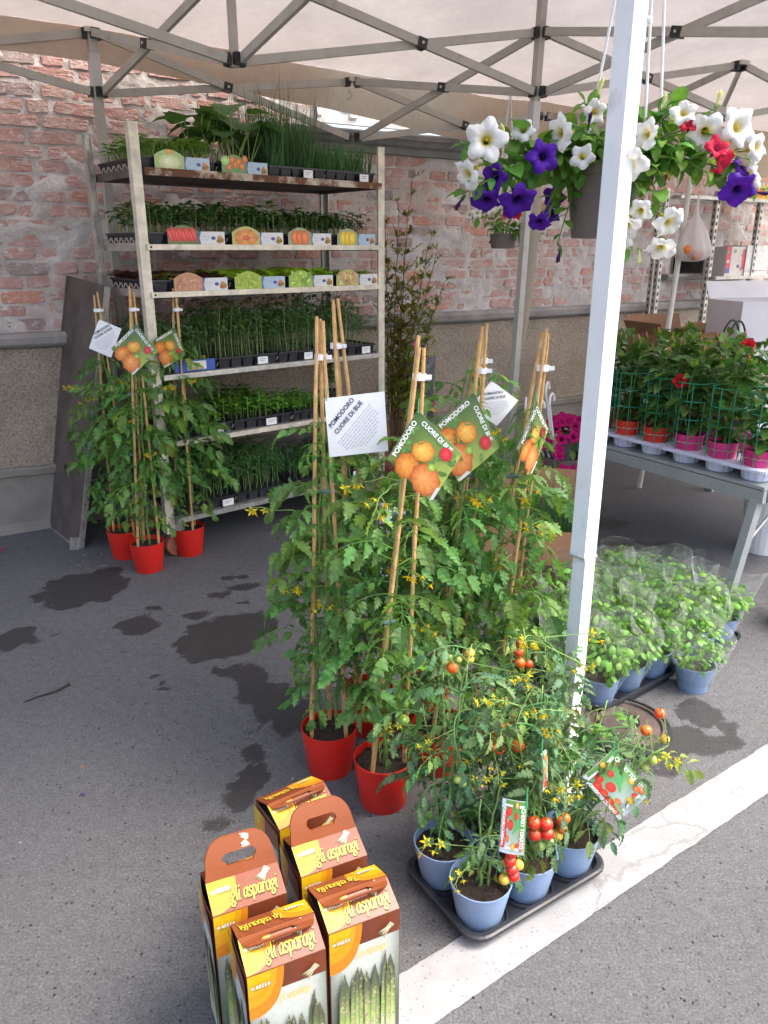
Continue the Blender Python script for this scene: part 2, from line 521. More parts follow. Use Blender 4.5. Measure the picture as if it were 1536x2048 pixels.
# ================================================================== WALL
wall = thing("brick_wall", "old red brick wall with crumbling mortar above a roughcast plinth", "wall", W0, 0)
WL = Matrix((WD, WN, Vector((0, 0, 1)))).transposed().to_4x4()   # local (u, out, z)
wall.matrix_basis = Matrix.Translation(W0) @ WL
ZB, ZT = 1.02, 3.0
HOLES = [(1.93, 2.87, 2.075, 2.9), (5.09, 5.58, 1.235, 1.43)]
def in_hole(u, z, g=0):
    return any(a - g < u < b_ + g and c_ - g < z < d_ + g for a, b_, c_, d_ in HOLES)
def mort(u, z):
    return (.010 * noise.noise((u * 4, z * 5, .3)) + .011 * noise.noise((u * 11, z * 15, 2.2)) + .005 * noise.noise((u * 24, z * 30, 6.2))) * .8 + .0025 * noise.noise((u * 40, z * 44, 4.2))
def grid_range(a, b_, st, brk):
    v = frange(a, b_, st)
    for k in brk:
        i = min(range(len(v)), key=lambda q: abs(v[q] - k))
        v[i] = k
    return v
us = [-8, -4, -2] + grid_range(-.6, 7.0, .0135, [h for H in HOLES for h in H[:2]]) + [8, 10, 14]
zs = grid_range(ZB, ZT, .0125, [h for H in HOLES for h in H[2:]]) + [3.3]
mb = MB()
vs = [(u, mort(u, z), z) for z in zs for u in us]
n_ = len(us)
fs = []
for j in range(len(zs) - 1):
    for i in range(n_ - 1):
        if not in_hole((us[i] + us[i + 1]) / 2, (zs[j] + zs[j + 1]) / 2):
            fs.append((j * n_ + i, j * n_ + i + 1, (j + 1) * n_ + i + 1, (j + 1) * n_ + i))
mb.add(vs, fs)
m, ns, ls, b = base_mat("lime_mortar")
n1 = noise_node(ns, ls, 5, 6, .65)
n2 = noise_node(ns, ls, 60, 5, .7)
n3 = noise_node(ns, ls, 2.1, 5, .6)
c1 = ramp(ns, ls, n1.outputs[0], [(.28, (.40, .36, .34)), (.5, (.53, .49, .47)), (.72, (.68, .64, .63))])
c2 = ramp(ns, ls, n2.outputs[0], [(.3, .82), (.7, 1.1)])
c = mixc(ns, ls, 1.0, c1.outputs[0], c2.outputs[0], 'MULTIPLY')
r3 = ramp(ns, ls, n3.outputs[0], [(.52, 0.0), (.66, .55)])
c = mixc(ns, ls, r3.outputs[0], c, (.46, .33, .28))
ls.new(c, b.inputs["Base Color"]); b.inputs["Roughness"].default_value = .95
bp = ns.new("ShaderNodeBump"); bp.inputs["Strength"].default_value = .8; bp.inputs["Distance"].default_value = .006
ls.new(n2.outputs[0], bp.inputs["Height"]); ls.new(bp.outputs[0], b.inputs["Normal"])
mb.build("mortar", m, wall, smooth=True)

def brickmat():
    m, ns, ls, b = base_mat("old_red_brick")
    oi = ns.new("ShaderNodeObjectInfo")
    at = ns.new("ShaderNodeAttribute"); at.attribute_name = "Col"
    f1 = ns.new("ShaderNodeMath"); f1.operation = 'ADD'
    ls.new(oi.outputs["Random"], f1.inputs[0]); ls.new(at.outputs["Fac"], f1.inputs[1])
    f2 = ns.new("ShaderNodeMath"); f2.operation = 'FRACT'; ls.new(f1.outputs[0], f2.inputs[0])
    rp = ramp(ns, ls, f2.outputs[0], [(0, (.41, .17, .135)), (.2, (.44, .2, .165)), (.42, (.5, .26, .215)), (.58, (.37, .16, .14)), (.72, (.54, .19, .095)), (.84, (.47, .3, .26)), (.93, (.27, .14, .125)), (1, (.19, .17, .18))])
    geo = ns.new("ShaderNodeNewGeometry")
    def gn(s, d=5, r=.65):
        n = ns.new("ShaderNodeTexNoise"); n.inputs["Scale"].default_value = s; n.inputs["Detail"].default_value = d; n.inputs["Roughness"].default_value = r
        ls.new(geo.outputs["Position"], n.inputs["Vector"]); return n
    a, b2, g3 = gn(11), gn(70, 5, .7), gn(24, 6, .7)
    ra = ramp(ns, ls, b2.outputs[0], [(.3, .7), (.7, 1.25)])
    c = mixc(ns, ls, 1.0, rp.outputs[0], ra.outputs[0], 'MULTIPLY')
    rm = ramp(ns, ls, a.outputs[0], [(.40, .2), (.68, .62)])
    c = mixc(ns, ls, rm.outputs[0], c, (.58, .5, .47))
    rk = ramp(ns, ls, g3.outputs[0], [(.55, 0.0), (.66, .75)])
    c = mixc(ns, ls, rk.outputs[0], c, (.62, .57, .55))
    ls.new(c, b.inputs["Base Color"]); b.inputs["Roughness"].default_value = .92
    bp = ns.new("ShaderNodeBump"); bp.inputs["Strength"].default_value = 1.0; bp.inputs["Distance"].default_value = .006
    ls.new(b2.outputs[0], bp.inputs["Height"]); ls.new(bp.outputs[0], b.inputs["Normal"])
    return m
M_['brick'] = brickmat()
def brick_mb(seed, l, h):
    r = random.Random(seed)
    mb = MB(); n = 20
    ring = []
    for k in range(n):
        a = 2 * math.pi * (k + .5) / n
        ca, sa = math.cos(a), math.sin(a)
        q = (abs(ca) ** 11 + abs(sa) ** 11) ** (-1 / 11)
        j = 1 + r.uniform(-.085, .03)
        ring.append((ca * q * l / 2 * j, sa * q * h / 2 * j))
    vs = []
    for y, s in ((-.04, 1.0), (0, 1.0), (.0028, .975), (.0034, .9)):
        for x, z in ring:
            vs.append((x * s if y > 0 else x, y + (r.uniform(-.0015, .0015) if y > 0 else 0), z * s if y > 0 else z))
    vs.append((0, .0036, 0))
    fs = []
    for i in range(3):
        for k in range(n):
            fs.append((i * n + k, i * n + (k + 1) % n, (i + 1) * n + (k + 1) % n, (i + 1) * n + k))
    for k in range(n):
        fs.append((3 * n + k, 3 * n + (k + 1) % n, 4 * n))
    return mb.add(vs, fs)
BV = []
for s in range(14):
    l = [.215, .2, .225, .19, .21, .11, .1, .16, .13, .18, .22, .205, .12, .15][s]
    h = .052 + (s % 4) * .0025
    bmb = brick_mb(100 + s, l, h)
    BV.append((l, h, bmb, bmb.mesh("brick", M_['brick'], False)))
rb = random.Random(31)
allb = []
row = 0
z = 1.055
while z < 2.95:
    pitch = .0675
    u = -.55 + rb.uniform(0, .2)
    while u < 6.9:
        k = rb.randrange(14)
        l = BV[k][0]
        uc = u + l / 2
        if not in_hole(uc, z, .07) and rb.random() > .08:
            prot = rb.uniform(-.005, .0035) + mort(uc, z) * .35
            allb.append((uc, prot, z + rb.uniform(-.004, .004), rb.uniform(-.035, .035), k))
        u += l + rb.uniform(.012, .03)
    z += pitch + rb.uniform(-.003, .003)
    row += 1
# those the photo shows largest become parts, the rest one joined part
def seen_key(bk):
    p = W(bk[0], 0, bk[2])
    d = (p - Vector((0, 0, 1.41))).length
    hid = 0
    if bk[2] > 2.3: hid = 6
    if bk[2] > 2.12 and bk[0] > 1.0: hid = 6
    if .85 < bk[0] < 1.0 and bk[2] > 2.2: hid = 3
    return d + hid + (0 if bk[0] > -.1 else 3)
allb.sort(key=seen_key)
rest = MB()
for i, (u, pr, z, a, k) in enumerate(allb):
    Mx = Matrix.Translation((u, pr, z)) @ Matrix.Rotation(a, 4, 'Y')
    if i < 298:
        obj("brick", BV[k][3], wall, Mx)
    else:
        n0 = len(rest.v)
        rest.merge(BV[k][2], Mx)
        f = rb.random()
        rest.c[n0:] = [(f, f, f)] * (len(rest.v) - n0)
tag(rest.build("brick_rows", M_['brick'], wall, smooth=False), kind='stuff')

# ledge, roughcast plinth, concrete base
m, ns, ls, b = base_mat("roughcast_render")
n1 = noise_node(ns, ls, 95, 4, .7); n2 = noise_node(ns, ls, 2.2, 5, .6)
c1 = ramp(ns, ls, n1.outputs[0], [(.33, (.22, .175, .13)), (.5, (.41, .335, .26)), (.66, (.53, .445, .36))])
c2 = ramp(ns, ls, n2.outputs[0], [(.3, .78), (.7, 1.12)])
ls.new(mixc(ns, ls, 1.0, c1.outputs[0], c2.outputs[0], 'MULTIPLY'), b.inputs["Base Color"])
b.inputs["Roughness"].default_value = .95
bp = ns.new("ShaderNodeBump"); bp.inputs["Strength"].default_value = 1; bp.inputs["Distance"].default_value = .012
ls.new(n1.outputs[0], bp.inputs["Height"]); ls.new(bp.outputs[0], b.inputs["Normal"])
mb = MB()
mb.box((3, -.06, .66), (22, .2, .64))
mb.build("roughcast_panel", m, wall)
M_['concrete'] = pbr("old_concrete", (.27, .25, .235), .9, 0, .25, 5, .4, 70, dirt=(.13, .12, .11), dthr=(.5, .75), dscale=2)
mb = MB()
prof = [(-.1, 1.018), (.075, 1.018), (.092, 1.0), (.092, .968), (.08, .955), (.055, .945), (-.1, .945)]
def extr(mb, prof, u0, u1, n, wob=.004):
    vs = []
    for i in range(n + 1):
        u = u0 + (u1 - u0) * i / n
        for o, z in prof:
            vs.append((u, o + (wob * noise.noise((u * 5, z * 9, 1)) if o > -.05 else 0), z + (wob * noise.noise((u * 6, z * 9, 5)) if o > -.05 else 0)))
    k = len(prof)
    fs = [(i * k + j, i * k + (j + 1) % k, (i + 1) * k + (j + 1) % k, (i + 1) * k + j) for i in range(n) for j in range(k)]
    fs += [tuple(range(k)), tuple(n * k + j for j in range(k - 1, -1, -1))]
    mb.add(vs, fs)
extr(mb, prof, -8, 14, 300)
mb.build("stone_ledge", M_['concrete'], wall, smooth=False)
mb = MB()
prof = [(-.1, .345), (.075, .345), (.085, .335), (.085, .305), (.07, .3), (.066, .05), (.085, -.02), (-.1, -.02)]
extr(mb, prof, -8, 14, 300, .008)
m2 = pbr("damp_concrete_base", (.26, .235, .205), .92, 0, .3, 3, .5, 60, dirt=(.12, .095, .075), dthr=(.45, .7), dscale=1.6)
mb.build("concrete_base", m2, wall)
# cracks in the base
mb = MB()
for p0 in ((.32, .33), (.37, .33)):
    p = [(p0[0], .0715, p0[1])]
    for k in range(9):
        p.append((p[-1][0] + rb.uniform(-.004, .03), .0715 + rb.uniform(0, .002), p[-1][2] - .026))
    mb.tube(p, .0022, 4)
mb.build("crack", M_['dark_inside'], wall)

# window recess with frame, panes and sill
win = bpy.data.objects.new("window", None); COL.objects.link(win); win.parent = wall
a, b_, c_, d_ = HOLES[0]
def recess(mb, a, b_, c_, d_, dep):
    mb.add([(a, .02, c_), (b_, .02, c_), (b_, .02, d_), (a, .02, d_), (a, -dep, c_), (b_, -dep, c_), (b_, -dep, d_), (a, -dep, d_)],
           [(0, 1, 5, 4), (1, 2, 6, 5), (2, 3, 7, 6), (3, 0, 4, 7)])
mb = MB(); recess(mb, a, b_, c_, d_, .1); mb.build("reveal", M_['concrete'], win)
mb = MB()
for x in (a + .03, a + .26, a + .49, a + .72, b_ - .03):
    mb.box((x, -.045, (c_ + d_) / 2 + .03), (.05, .05, d_ - c_ - .07))
for zz in (c_ + .055, d_ - .04, c_ + .42):
    mb.box(((a + b_) / 2, -.05, zz), (b_ - a - .01, .042, .05))
mb.build("frame", pbr("white_window_paint", (.75, .77, .8), .4, 0, .05, 10), win)
m, ns, ls, b = base_mat("window_glass")
b.inputs["Base Color"].default_value = (.55, .6, .68, 1); b.inputs["Roughness"].default_value = .08  # bright sky reflection put into the bluish white pane colour
b.inputs["Specular IOR Level"].default_value = .8
for k in range(4):
    mb = MB(); mb.box((a + .145 + .23 * k, -.07, (c_ + d_) / 2 + .03), (.18, .006, d_ - c_ - .1)); mb.build("pane", m, win)
mb = MB()
prof = [(-.1, 2.072), (.10, 2.066), (.118, 2.055), (.118, 2.03), (.1, 2.02), (.085, 2.0), (.05, 1.99), (.04, 1.955), (-.02, 1.95), (-.1, 1.95)]
extr(mb, prof, 1.75, 2.95, 40, .003)
mb.build("sill", pbr("grey_stone_sill", (.24, .235, .23), .85, 0, .2, 8, .3, 60), win)
# cellar opening low in the wall on the right
ven = bpy.data.objects.new("cellar_opening", None); COL.objects.link(ven); ven.parent = wall
a, b_, c_, d_ = HOLES[1]
mb = MB(); recess(mb, a, b_, c_, d_, .35); mb.build("reveal", M_['concrete'], ven)
mb = MB(); mb.box(((a + b_) / 2, -.36, (c_ + d_) / 2), (b_ - a, .02, d_ - c_)); mb.build("dark_back", M_['dark_inside'], ven)
mb = MB(); extr(mb, [(-.1, 1.232), (.07, 1.228), (.08, 1.21), (.06, 1.18), (-.1, 1.175)], 4.98, 6.0, 20, .004); mb.build("sill", M_['concrete'], ven)

# ================================================================== TENT
tent = thing("market_tent", "beige market tent with scissor truss frame over the plant stall", "tent", (0, 0, 0))
A = (-1.345, 4.05); M1 = (-.17, 4.70); C = (.72, 4.04); H1 = (-.577, 3.37); D = (1.92, 4.70); H2 = (1.79, 2.98)
LFT = (-1.75, 2.72); RGT = (.15, 2.50); A2 = (-2.5, 3.40); NN = (1.0, 5.35); OO = (2.25, 6.03)
TOP = {A: 2.35, M1: 2.27, C: 2.35, H1: 2.42, D: 2.35, H2: 2.42, LFT: 2.35, RGT: 2.38, A2: 2.35, NN: 2.2, OO: 2.25}
LOW = {A: 2.11, M1: 2.0, C: 2.11, H1: 2.105, D: 2.11, H2: 2.11, LFT: 2.11, RGT: 2.11, A2: 2.11, NN: 1.98, OO: 2.02}
def V3(p, z): return Vector((p[0], p[1], z))
def truss(p, q, inset=.035):
    d = (Vector((q[0], q[1], 0)) - Vector((p[0], p[1], 0))).normalized()
    pa, qa = Vector((p[0], p[1], 0)) + d * inset, Vector((q[0], q[1], 0)) - d * inset
    side = Vector((-d.y, d.x, 0)) * .011
    for k, (z0, z1) in enumerate(((TOP[p], LOW[q]), (LOW[p], TOP[q]))):
        mb = MB()
        s = side if k else -side
        mb.bar(Vector((pa.x, pa.y, z0)) + s, Vector((qa.x, qa.y, z1)) + s, .018, .034)
        mb.build("truss_bar", M_['alu'], tent)
    # black pivot plate where the two bars cross
    t = (TOP[p] - LOW[p]) / ((TOP[p] - LOW[p]) + (TOP[q] - LOW[q]))
    c = Vector((pa.x, pa.y, 0)).lerp(Vector((qa.x, qa.y, 0)), t)
    c.z = TOP[p] + (LOW[q] - TOP[p]) * t
    mb = MB()
    mb.box(c, (.044, .046, .04), frame((0, 0, 0), d + Vector((0, 0, -.2)), (0, 0, 1)))
    br = mb.build("pivot_plate", M_['black_plastic'], tent)
    mb = MB()
    mb.tube([c - side * 2.6, c + side * 2.6], .006, 8)
    mb.build("bolt", M_['galv'], br)
    for p0, z0, sg in ((pa, TOP[p], 1), (pa, LOW[p], 1), (qa, TOP[q], -1), (qa, LOW[q], -1)):
        mb = MB()
        cc = Vector((p0.x, p0.y, z0)) - d * sg * .004
        mb.box(cc, (.022, .036, .042), frame((0, 0, 0), d, (0, 0, 1)))
        mb.build("end_bracket", M_['black_plastic'], tent)
for pq in ((A, H1), (H1, C), (A, M1), (M1, C), (M1, NN), (C, D), (C, H2), (D, NN), (NN, OO), (D, OO)):
    truss(*pq)
for pq in ((A2, A), (LFT, H1), (RGT, H1), (D, (3.1, 5.4))):
    for q in pq:
        if q not in TOP: TOP[q], LOW[q] = 2.35, 2.11
    truss(*pq)
def leg(p, z0, z1, foot, w=.036, sleeve=None):
    mb = MB()
    a, b_ = Vector(foot), Vector((p[0], p[1], z1))
    mb.bar(a, b_, w, w, up=(WN.x, WN.y, 0))
    o = mb.build("leg", M_['alu'], tent)
    if sleeve:
        mb = MB()
        d = (b_ - a) / (b_.z - a.z)
        mb.bar(a + d * (sleeve[0] - a.z), a + d * (sleeve[1] - a.z), w + .008, w + .008, up=(WN.x, WN.y, 0))
        mb.build("slider_sleeve", pbr("pale_grey_sleeve", (.5, .48, .48), .5, 0, .05, 10), o)
    mb = MB(); mb.box((a.x, a.y, .006), (.09, .09, .012)); mb.build("foot_plate", M_['galv'], o)
leg(A, 0, 2.37, (-1.345, 4.05, 0.012), .04, (2.13, 2.27))
leg(C, 0, 2.6, (.665, 4.04, 0.012), .034, (1.95, 2.07))
for p, z0, z1 in ((H1, 2.08, 2.75), (H2, 2.08, 2.75)):
    mb = MB(); mb.bar(V3(p, z0), V3(p, z1), .028, .028, up=(WN.x, WN.y, 0)); mb.build("peak_post", M_['alu'], tent)
for p in (M1, D, NN, OO, A):
    mb = MB(); mb.box(V3(p, TOP[p] + .012), (.07, .07, .02), Matrix.Rotation(R(31.6), 3, 'Z').to_4x4()); mb.build("top_fitting", M_['galv'], tent)
# slim lower collar of leg C and a rolled side curtain tied to it
mb = MB()
pts = []
for i in range(9):
    t = i / 8
    p = Vector((.735, 4.07, 1.86)).lerp(Vector((.69, 4.075, .86)), t)
    w = .012 + .085 * max(0, (t - .03)) ** .5 * (1 - t) ** .55 + .006
    pts.append((p, w))
vs = []
for p, w in pts:
    vs += [p + Vector((-.01, .0, 0)), p + Vector((w * .5, -.012, 0)), p + Vector((w, .008, 0))]
fs = []
for i in range(8):
    for j in range(2):
        fs.append((i * 3 + j, i * 3 + j + 1, (i + 1) * 3 + j + 1, (i + 1) * 3 + j))
mb.add(vs, fs)
M_['canvas'] = None
def canvasmat(name, col, trans):
    m, ns, ls, b = base_mat(name)
    n1 = noise_node(ns, ls, 3, 5, .6); n2 = noise_node(ns, ls, 26, 4, .6)
    c1 = ramp(ns, ls, n1.outputs[0], [(.3, tuple(x * .86 for x in col)), (.7, tuple(x * 1.06 for x in col))])
    c2 = ramp(ns, ls, n2.outputs[0], [(.3, .94), (.7, 1.03)])
    c = mixc(ns, ls, 1.0, c1.outputs[0], c2.outputs[0], 'MULTIPLY')
    ls.new(c, b.inputs["Base Color"]); b.inputs["Roughness"].default_value = .75; b.inputs["Specular IOR Level"].default_value = .25
    tr = ns.new("ShaderNodeBsdfTranslucent"); ls.new(c, tr.inputs[0])
    bp = ns.new("ShaderNodeBump"); bp.inputs["Strength"].default_value = .35; bp.inputs["Distance"].default_value = .01
    n3 = noise_node(ns, ls, 7, 4, .6, dist=1.5); ls.new(n3.outputs[0], bp.inputs["Height"])
    ls.new(bp.outputs[0], b.inputs["Normal"]); ls.new(bp.outputs[0], tr.inputs["Normal"])
    mx = ns.new("ShaderNodeMixShader"); mx.inputs[0].default_value = trans
    ls.new(b.outputs[0], mx.inputs[1]); ls.new(tr.outputs[0], mx.inputs[2]); ls.new(mx.outputs[0], ns["Material Output"].inputs[0])
    return m
M_['canvas'] = canvasmat("beige_canvas", (.345, .318, .3), .48)
M_['valance'] = canvasmat("beige_valance_canvas", (.47, .41, .33), .42)
mb.build("tied_side_curtain", M_['valance'], tent, smooth=True)
# canopy: height field in wall directions (s along wall, t towards the street)
RA = Vector((A[0], A[1], 0)) - WD * 0
def can_z(s, t):
    """s metres along the rear row from leg A, t metres from the rear row towards the street"""
    ridge_t = 1.9
    zr = 2.385 - .075 * min(1, max(0, s) / 2.4)
    up = min(1, max(0, t) / ridge_t)
    dn = max(0, (t - ridge_t) / 1.9)
    z = zr + .42 * up - .36 * dn
    # cloth sags between the posts
    z += -.035 * math.sin(math.pi * min(1, up)) * (.6 + .4 * math.cos(s * 4.4)) + .012 * noise.noise((s * 2.3, t * 2.3, 4)) + .004 * noise.noise((s * 9, t * 3, 4))
    return z
def can_pt(i, j):
    s = -1.95 + i * 7.55; t = -.03 + j * 3.3
    p = RA + WD * s + WN * t
    return (p.x, p.y, can_z(s, t))
mb = MB(); mb.grid(110, 44, can_pt)
mb.build("canopy", M_['canvas'], tent, smooth=True)
def val_pt(i, j, t0, zt):
    s = -1.95 + i * 7.55
    top = can_z(s, t0) - .001
    bot = zt(s)
    wv = .012 * math.sin(s * 7 + 1) * j + .008 * noise.noise((s * 4, 0, 2)) * j
    p = RA + WD * s + WN * (t0 - .001 - wv)
    return (p.x, p.y, top + (bot - top) * j)
mb = MB(); mb.grid(160, 4, lambda i, j: val_pt(i, j, -.03, lambda s: 2.245 - .095 * max(0, s) / 1.2 if s < 1.2 else max(1.97, 2.15 - .105 * (s - 1.2))))
mb.build("valance", M_['valance'], tent, smooth=True)
# small steel hook below the rear beam
mb = MB()
hk = [(-.19 + .0, 4.66, 2.235), (-.19, 4.66, 2.215)] + [(-.19 + .016 * math.sin(a), 4.66, 2.2 + .016 * math.cos(a)) for a in [0.4 + .5 * k for k in range(8)]]
mb.tube(hk, .004, 6); mb.build("hook", M_['galv'], tent)
# front leg: white painted telescopic pole with wire round its collar
mb = MB()
PX, PY = .488, 1.752
RZ = Matrix.Rotation(R(37), 4, 'Z')
mb.box((PX, PY, (.70 + 2.2) / 2), (.0438, .0438, 2.2 - .70), RZ)
fl = mb.build("leg", M_['white_alu'], tent)
fl["label"] = "white painted front pole"
mb = MB(); mb.box((PX + .004, PY, .355), (.038, .038, .70), RZ); mb.build("inner_tube", M_['white_alu'], fl)
mb = MB()
for k, dz in enumerate((.7005, .703)):
    q = [RZ @ Vector((sx * .0235, sy * .0235, 0)) for sx, sy in ((-1, -1), (1, -1), (1, 1), (-1, 1), (-1, -1))]
    mb.tube([(PX + v.x, PY + v.y, dz + k * .001) for v in q], .0016, 6)
mb.build("wire_loop", M_['galv'], fl)
mb = MB(); mb.box((PX + .004, PY, .005), (.1, .1, .01), RZ); mb.build("foot_plate", M_['galv'], fl)
mb = MB(); mb.tube([(PX + .026, PY - .022, 1.835), (PX + .033, PY - .027, 1.835)], .007, 8); mb.build("push_button", M_['white_plastic'], fl)
# ================================================================== PRINTS (flat printed pictures: coloured polygons on a card)
class Print(MB):
    def __init__(s, P=None):
        super().__init__()
        s.P = P or (lambda x, y, z: (x, y, z))
        s.lay = 0
    def up(s):
        s.lay += 1
    def poly(s, pts, col):
        z = .0004 + s.lay * .00022
        vs = [s.P(x, y, z) for x, y in pts]
        n = len(pts)
        if n > 4:
            tri = tessellate_polygon([[Vector((x, y, 0)) for x, y in pts]])
            s.add(vs, [tuple(t) for t in tri], col)
        else:
            s.add(vs, [tuple(range(n))], col)
    def rect(s, x0, y0, x1, y1, col, nx=1, ny=1):
        z = .0004 + s.lay * .00022
        vs, cs = [], []
        for j in range(ny + 1):
            for i in range(nx + 1):
                x, y = x0 + (x1 - x0) * i / nx, y0 + (y1 - y0) * j / ny
                vs.append(s.P(x, y, z)); cs.append(col(x, y) if callable(col) else col)
        s.add(vs, [(j * (nx + 1) + i, j * (nx + 1) + i + 1, (j + 1) * (nx + 1) + i + 1, (j + 1) * (nx + 1) + i) for j in range(ny) for i in range(nx)], cs)
    def blob(s, cx, cy, rx, ry, col, edge=None, n=18, rib=0, ribs=5, turn=0, hl=None):
        """a round printed shape: lighter middle, darker rim, optional ribs"""
        z = .0004 + s.lay * .00022
        edge = edge or tuple(c * .55 for c in col)
        hl = hl or tuple(min(1, c * 1.25 + .05) for c in col)
        vs, cs, fs = [s.P(cx - rx * .2, cy + ry * .25, z)], [hl], []
        ct, st = math.cos(turn), math.sin(turn)
        for k, q in enumerate((.5, .82, 1.0)):
            for j in range(n):
                a = 2 * math.pi * j / n
                w = 1 - rib * abs(math.sin(a * ribs / 2)) * q
                x, y = rx * q * math.cos(a) * w, ry * q * math.sin(a) * w
                vs.append(s.P(cx + x * ct - y * st, cy + x * st + y * ct, z))
                f = (0, .45, 1)[k]
                g = 1 - .22 * (rib > 0) * (math.cos(a * ribs) > .3)
                cs.append(tuple((c * (1 - f) + e * f) * g for c, e in zip(col, edge)))
        for j in range(n):
            fs.append((0, 1 + j, 1 + (j + 1) % n))
            for k in range(2):
                fs.append((1 + k * n + j, 1 + (k + 1) * n + j, 1 + (k + 1) * n + (j + 1) % n, 1 + k * n + (j + 1) % n))
        s.add(vs, fs, cs)
    def stroke(s, pts, w, col, nib=None):
        """polyline with a broad nib (calligraphic) or even width"""
        z = .0004 + s.lay * .00022
        for (ax, ay), (bx, by) in zip(pts, pts[1:]):
            if nib:
                nx_, ny_ = nib
                l = math.hypot(bx - ax, by - ay) or 1
                px_, py_ = -(by - ay) / l, (bx - ax) / l
                if nx_ * px_ + ny_ * py_ < 0: px_, py_ = -px_, -py_
                hx, hy = nx_ / 2 + px_ * w / 2, ny_ / 2 + py_ * w / 2
                ex, ey = (bx - ax) / l * w * .3, (by - ay) / l * w * .3
            else:
                l = math.hypot(bx - ax, by - ay) or 1
                hx, hy = -(by - ay) / l * w / 2, (bx - ax) / l * w / 2
                ex, ey = (bx - ax) / l * w * .3, (by - ay) / l * w * .3
            s.add([s.P(ax - ex + hx, ay - ey + hy, z), s.P(ax - ex - hx, ay - ey - hy, z), s.P(bx + ex - hx, by + ey - hy, z), s.P(bx + ex + hx, by + ey + hy, z)], [(0, 1, 2, 3)], col)
GLY = {
 'a': (.62, [[(.5, .88), (.3, 1), (.1, .82), (.04, .45), (.12, .08), (.25, 0), (.45, .25)], [(.5, 1), (.47, .12), (.6, 0)]]),
 's': (.52, [[(.46, .82), (.3, 1), (.1, .84), (.14, .62), (.4, .4), (.42, .16), (.22, 0), (.02, .18)]]),
 'p': (.62, [[(.12, 1), (.1, -.5)], [(.1, .78), (.32, 1), (.5, .8), (.52, .4), (.36, .02), (.14, .16)]]),
 'r': (.48, [[(.1, 1), (.1, 0)], [(.1, .7), (.28, 1), (.46, .88)]]),
 'g': (.6, [[(.46, .86), (.28, 1), (.08, .8), (.08, .52), (.26, .32), (.44, .5), (.46, .86), (.6, 1.02)], [(.26, .32), (.12, .12), (.4, -.02), (.5, -.26), (.3, -.52), (.04, -.4), (.1, -.12), (.4, -.02)]]),
 'l': (.32, [[(.12, 1.5), (.1, .12), (.24, 0)]]),
 'i': (.32, [[(.12, 1), (.1, .12), (.24, 0)], [(.15, 1.32), (.17, 1.42)]]),
 ' ': (.34, [])}
def script_text(pr, text, x, y, h, col, out=None, sx=.8, slant=.22, w=.042, nib=(.085, .03), flip=False):
    tot = sum(GLY[c][0] for c in text) * h * sx
    for layer, (cc, ww, dx, dy) in enumerate(([(out, .09, .07, -.09)] if out else []) + [(col, w, 0, 0)]):
        cx = 0
        for ch in text:
            adv, st = GLY[ch]
            for p in st:
                q = []
                for gx, gy in p:
                    X = cx + (gx + gy * slant) * h * sx + dx * h; Y = (gy + dy) * h
                    q.append((x + X, y + Y) if not flip else (x + tot - X, y - Y))
                n = (nib[0] * h * (1.1 if cc is out else 1), nib[1] * h)
                pr.stroke(q, ww * h, cc, (-n[0], -n[1]) if flip else n)
            cx += adv * h * sx
        pr.up()
    return tot

LETTERS = []
def lettering(name, text, mat, size, parent, M, bold=0.0, shear=0, align='LEFT', sp=1.0):
    LETTERS.append((name, (text, size, bold, shear, align, sp, mat), parent, M))
def make_letters():
    """each text becomes a flat mesh; alike texts share it"""
    cur = {}
    for nm, key, pa, M in LETTERS:
        if key not in cur:
            text, size, bold, shear, align, sp, mat = key
            cu = bpy.data.curves.new("lettering", 'FONT')
            cu.body = text; cu.size = size; cu.offset = bold * size; cu.shear = shear
            cu.align_x = align; cu.space_character = sp; cu.resolution_u = 3
            o = bpy.data.objects.new("lettering", cu); COL.objects.link(o)
            cur[key] = o
    bpy.context.view_layer.update()
    dg = bpy.context.evaluated_depsgraph_get()
    mes = {}
    for key, o in cur.items():
        me = bpy.data.meshes.new_from_object(o.evaluated_get(dg))
        me.materials.clear(); me.materials.append(key[6])
        mes[key] = me
    for o in cur.values():
        cu = o.data
        bpy.data.objects.remove(o); bpy.data.curves.remove(cu)
    for nm, key, pa, M in LETTERS:
        obj(nm, mes[key], pa, M)
M_['ink_navy'] = pbr("navy_ink", (.012, .014, .06), .5, 0, .05, 10)
M_['ink_grey'] = pbr("pale_grey_ink", (.5, .51, .55), .5, 0, .05, 10)
M_['ink_white'] = pbr("white_ink", (.85, .85, .85), .4, 0, .03, 10)
M_['ink_dark'] = pbr("dark_ink", (.03, .03, .03), .5, 0, .05, 10)

# ================================================================== SEEDLINGS
def leaf_strip(mb, M, L, Wd, prof, fold=.25, droop=.3, col=(1, 1, 1), twist=0, edge=None, stem=0):
    """one leaf along +X of M; prof = half-width factors at even stations"""
    n = len(prof) - 1
    vs, cs = [], []
    ang = 0; x = stem; z = 0
    for i, w in enumerate(prof):
        t = i / n
        hw = Wd / 2 * w
        if i:
            ang -= droop / n
            x += L / n * math.cos(ang); z += L / n * math.sin(ang)
        zz = hw * fold
        ex = (edge[i] if edge else 0) * L
        vs += [M @ Vector((x + ex, -hw, z + zz)), M @ Vector((x, 0, z)), M @ Vector((x + ex, hw, z + zz))]
        sh = .93 + .14 * (i % 2)
        cs += [tuple(c * sh for c in col), tuple(min(1.6, c * 1.12) for c in col), tuple(c * sh for c in col)]
    fs = []
    for i in range(n):
        for j in range(2):
            fs.append((i * 3 + j, (i + 1) * 3 + j, (i + 1) * 3 + j + 1, i * 3 + j + 1))
    mb.add(vs, fs, cs)
OVAL = [.1, .7, 1, .85, .5, .05]
LANCE = [.1, .6, .9, 1, .75, .4, .03]
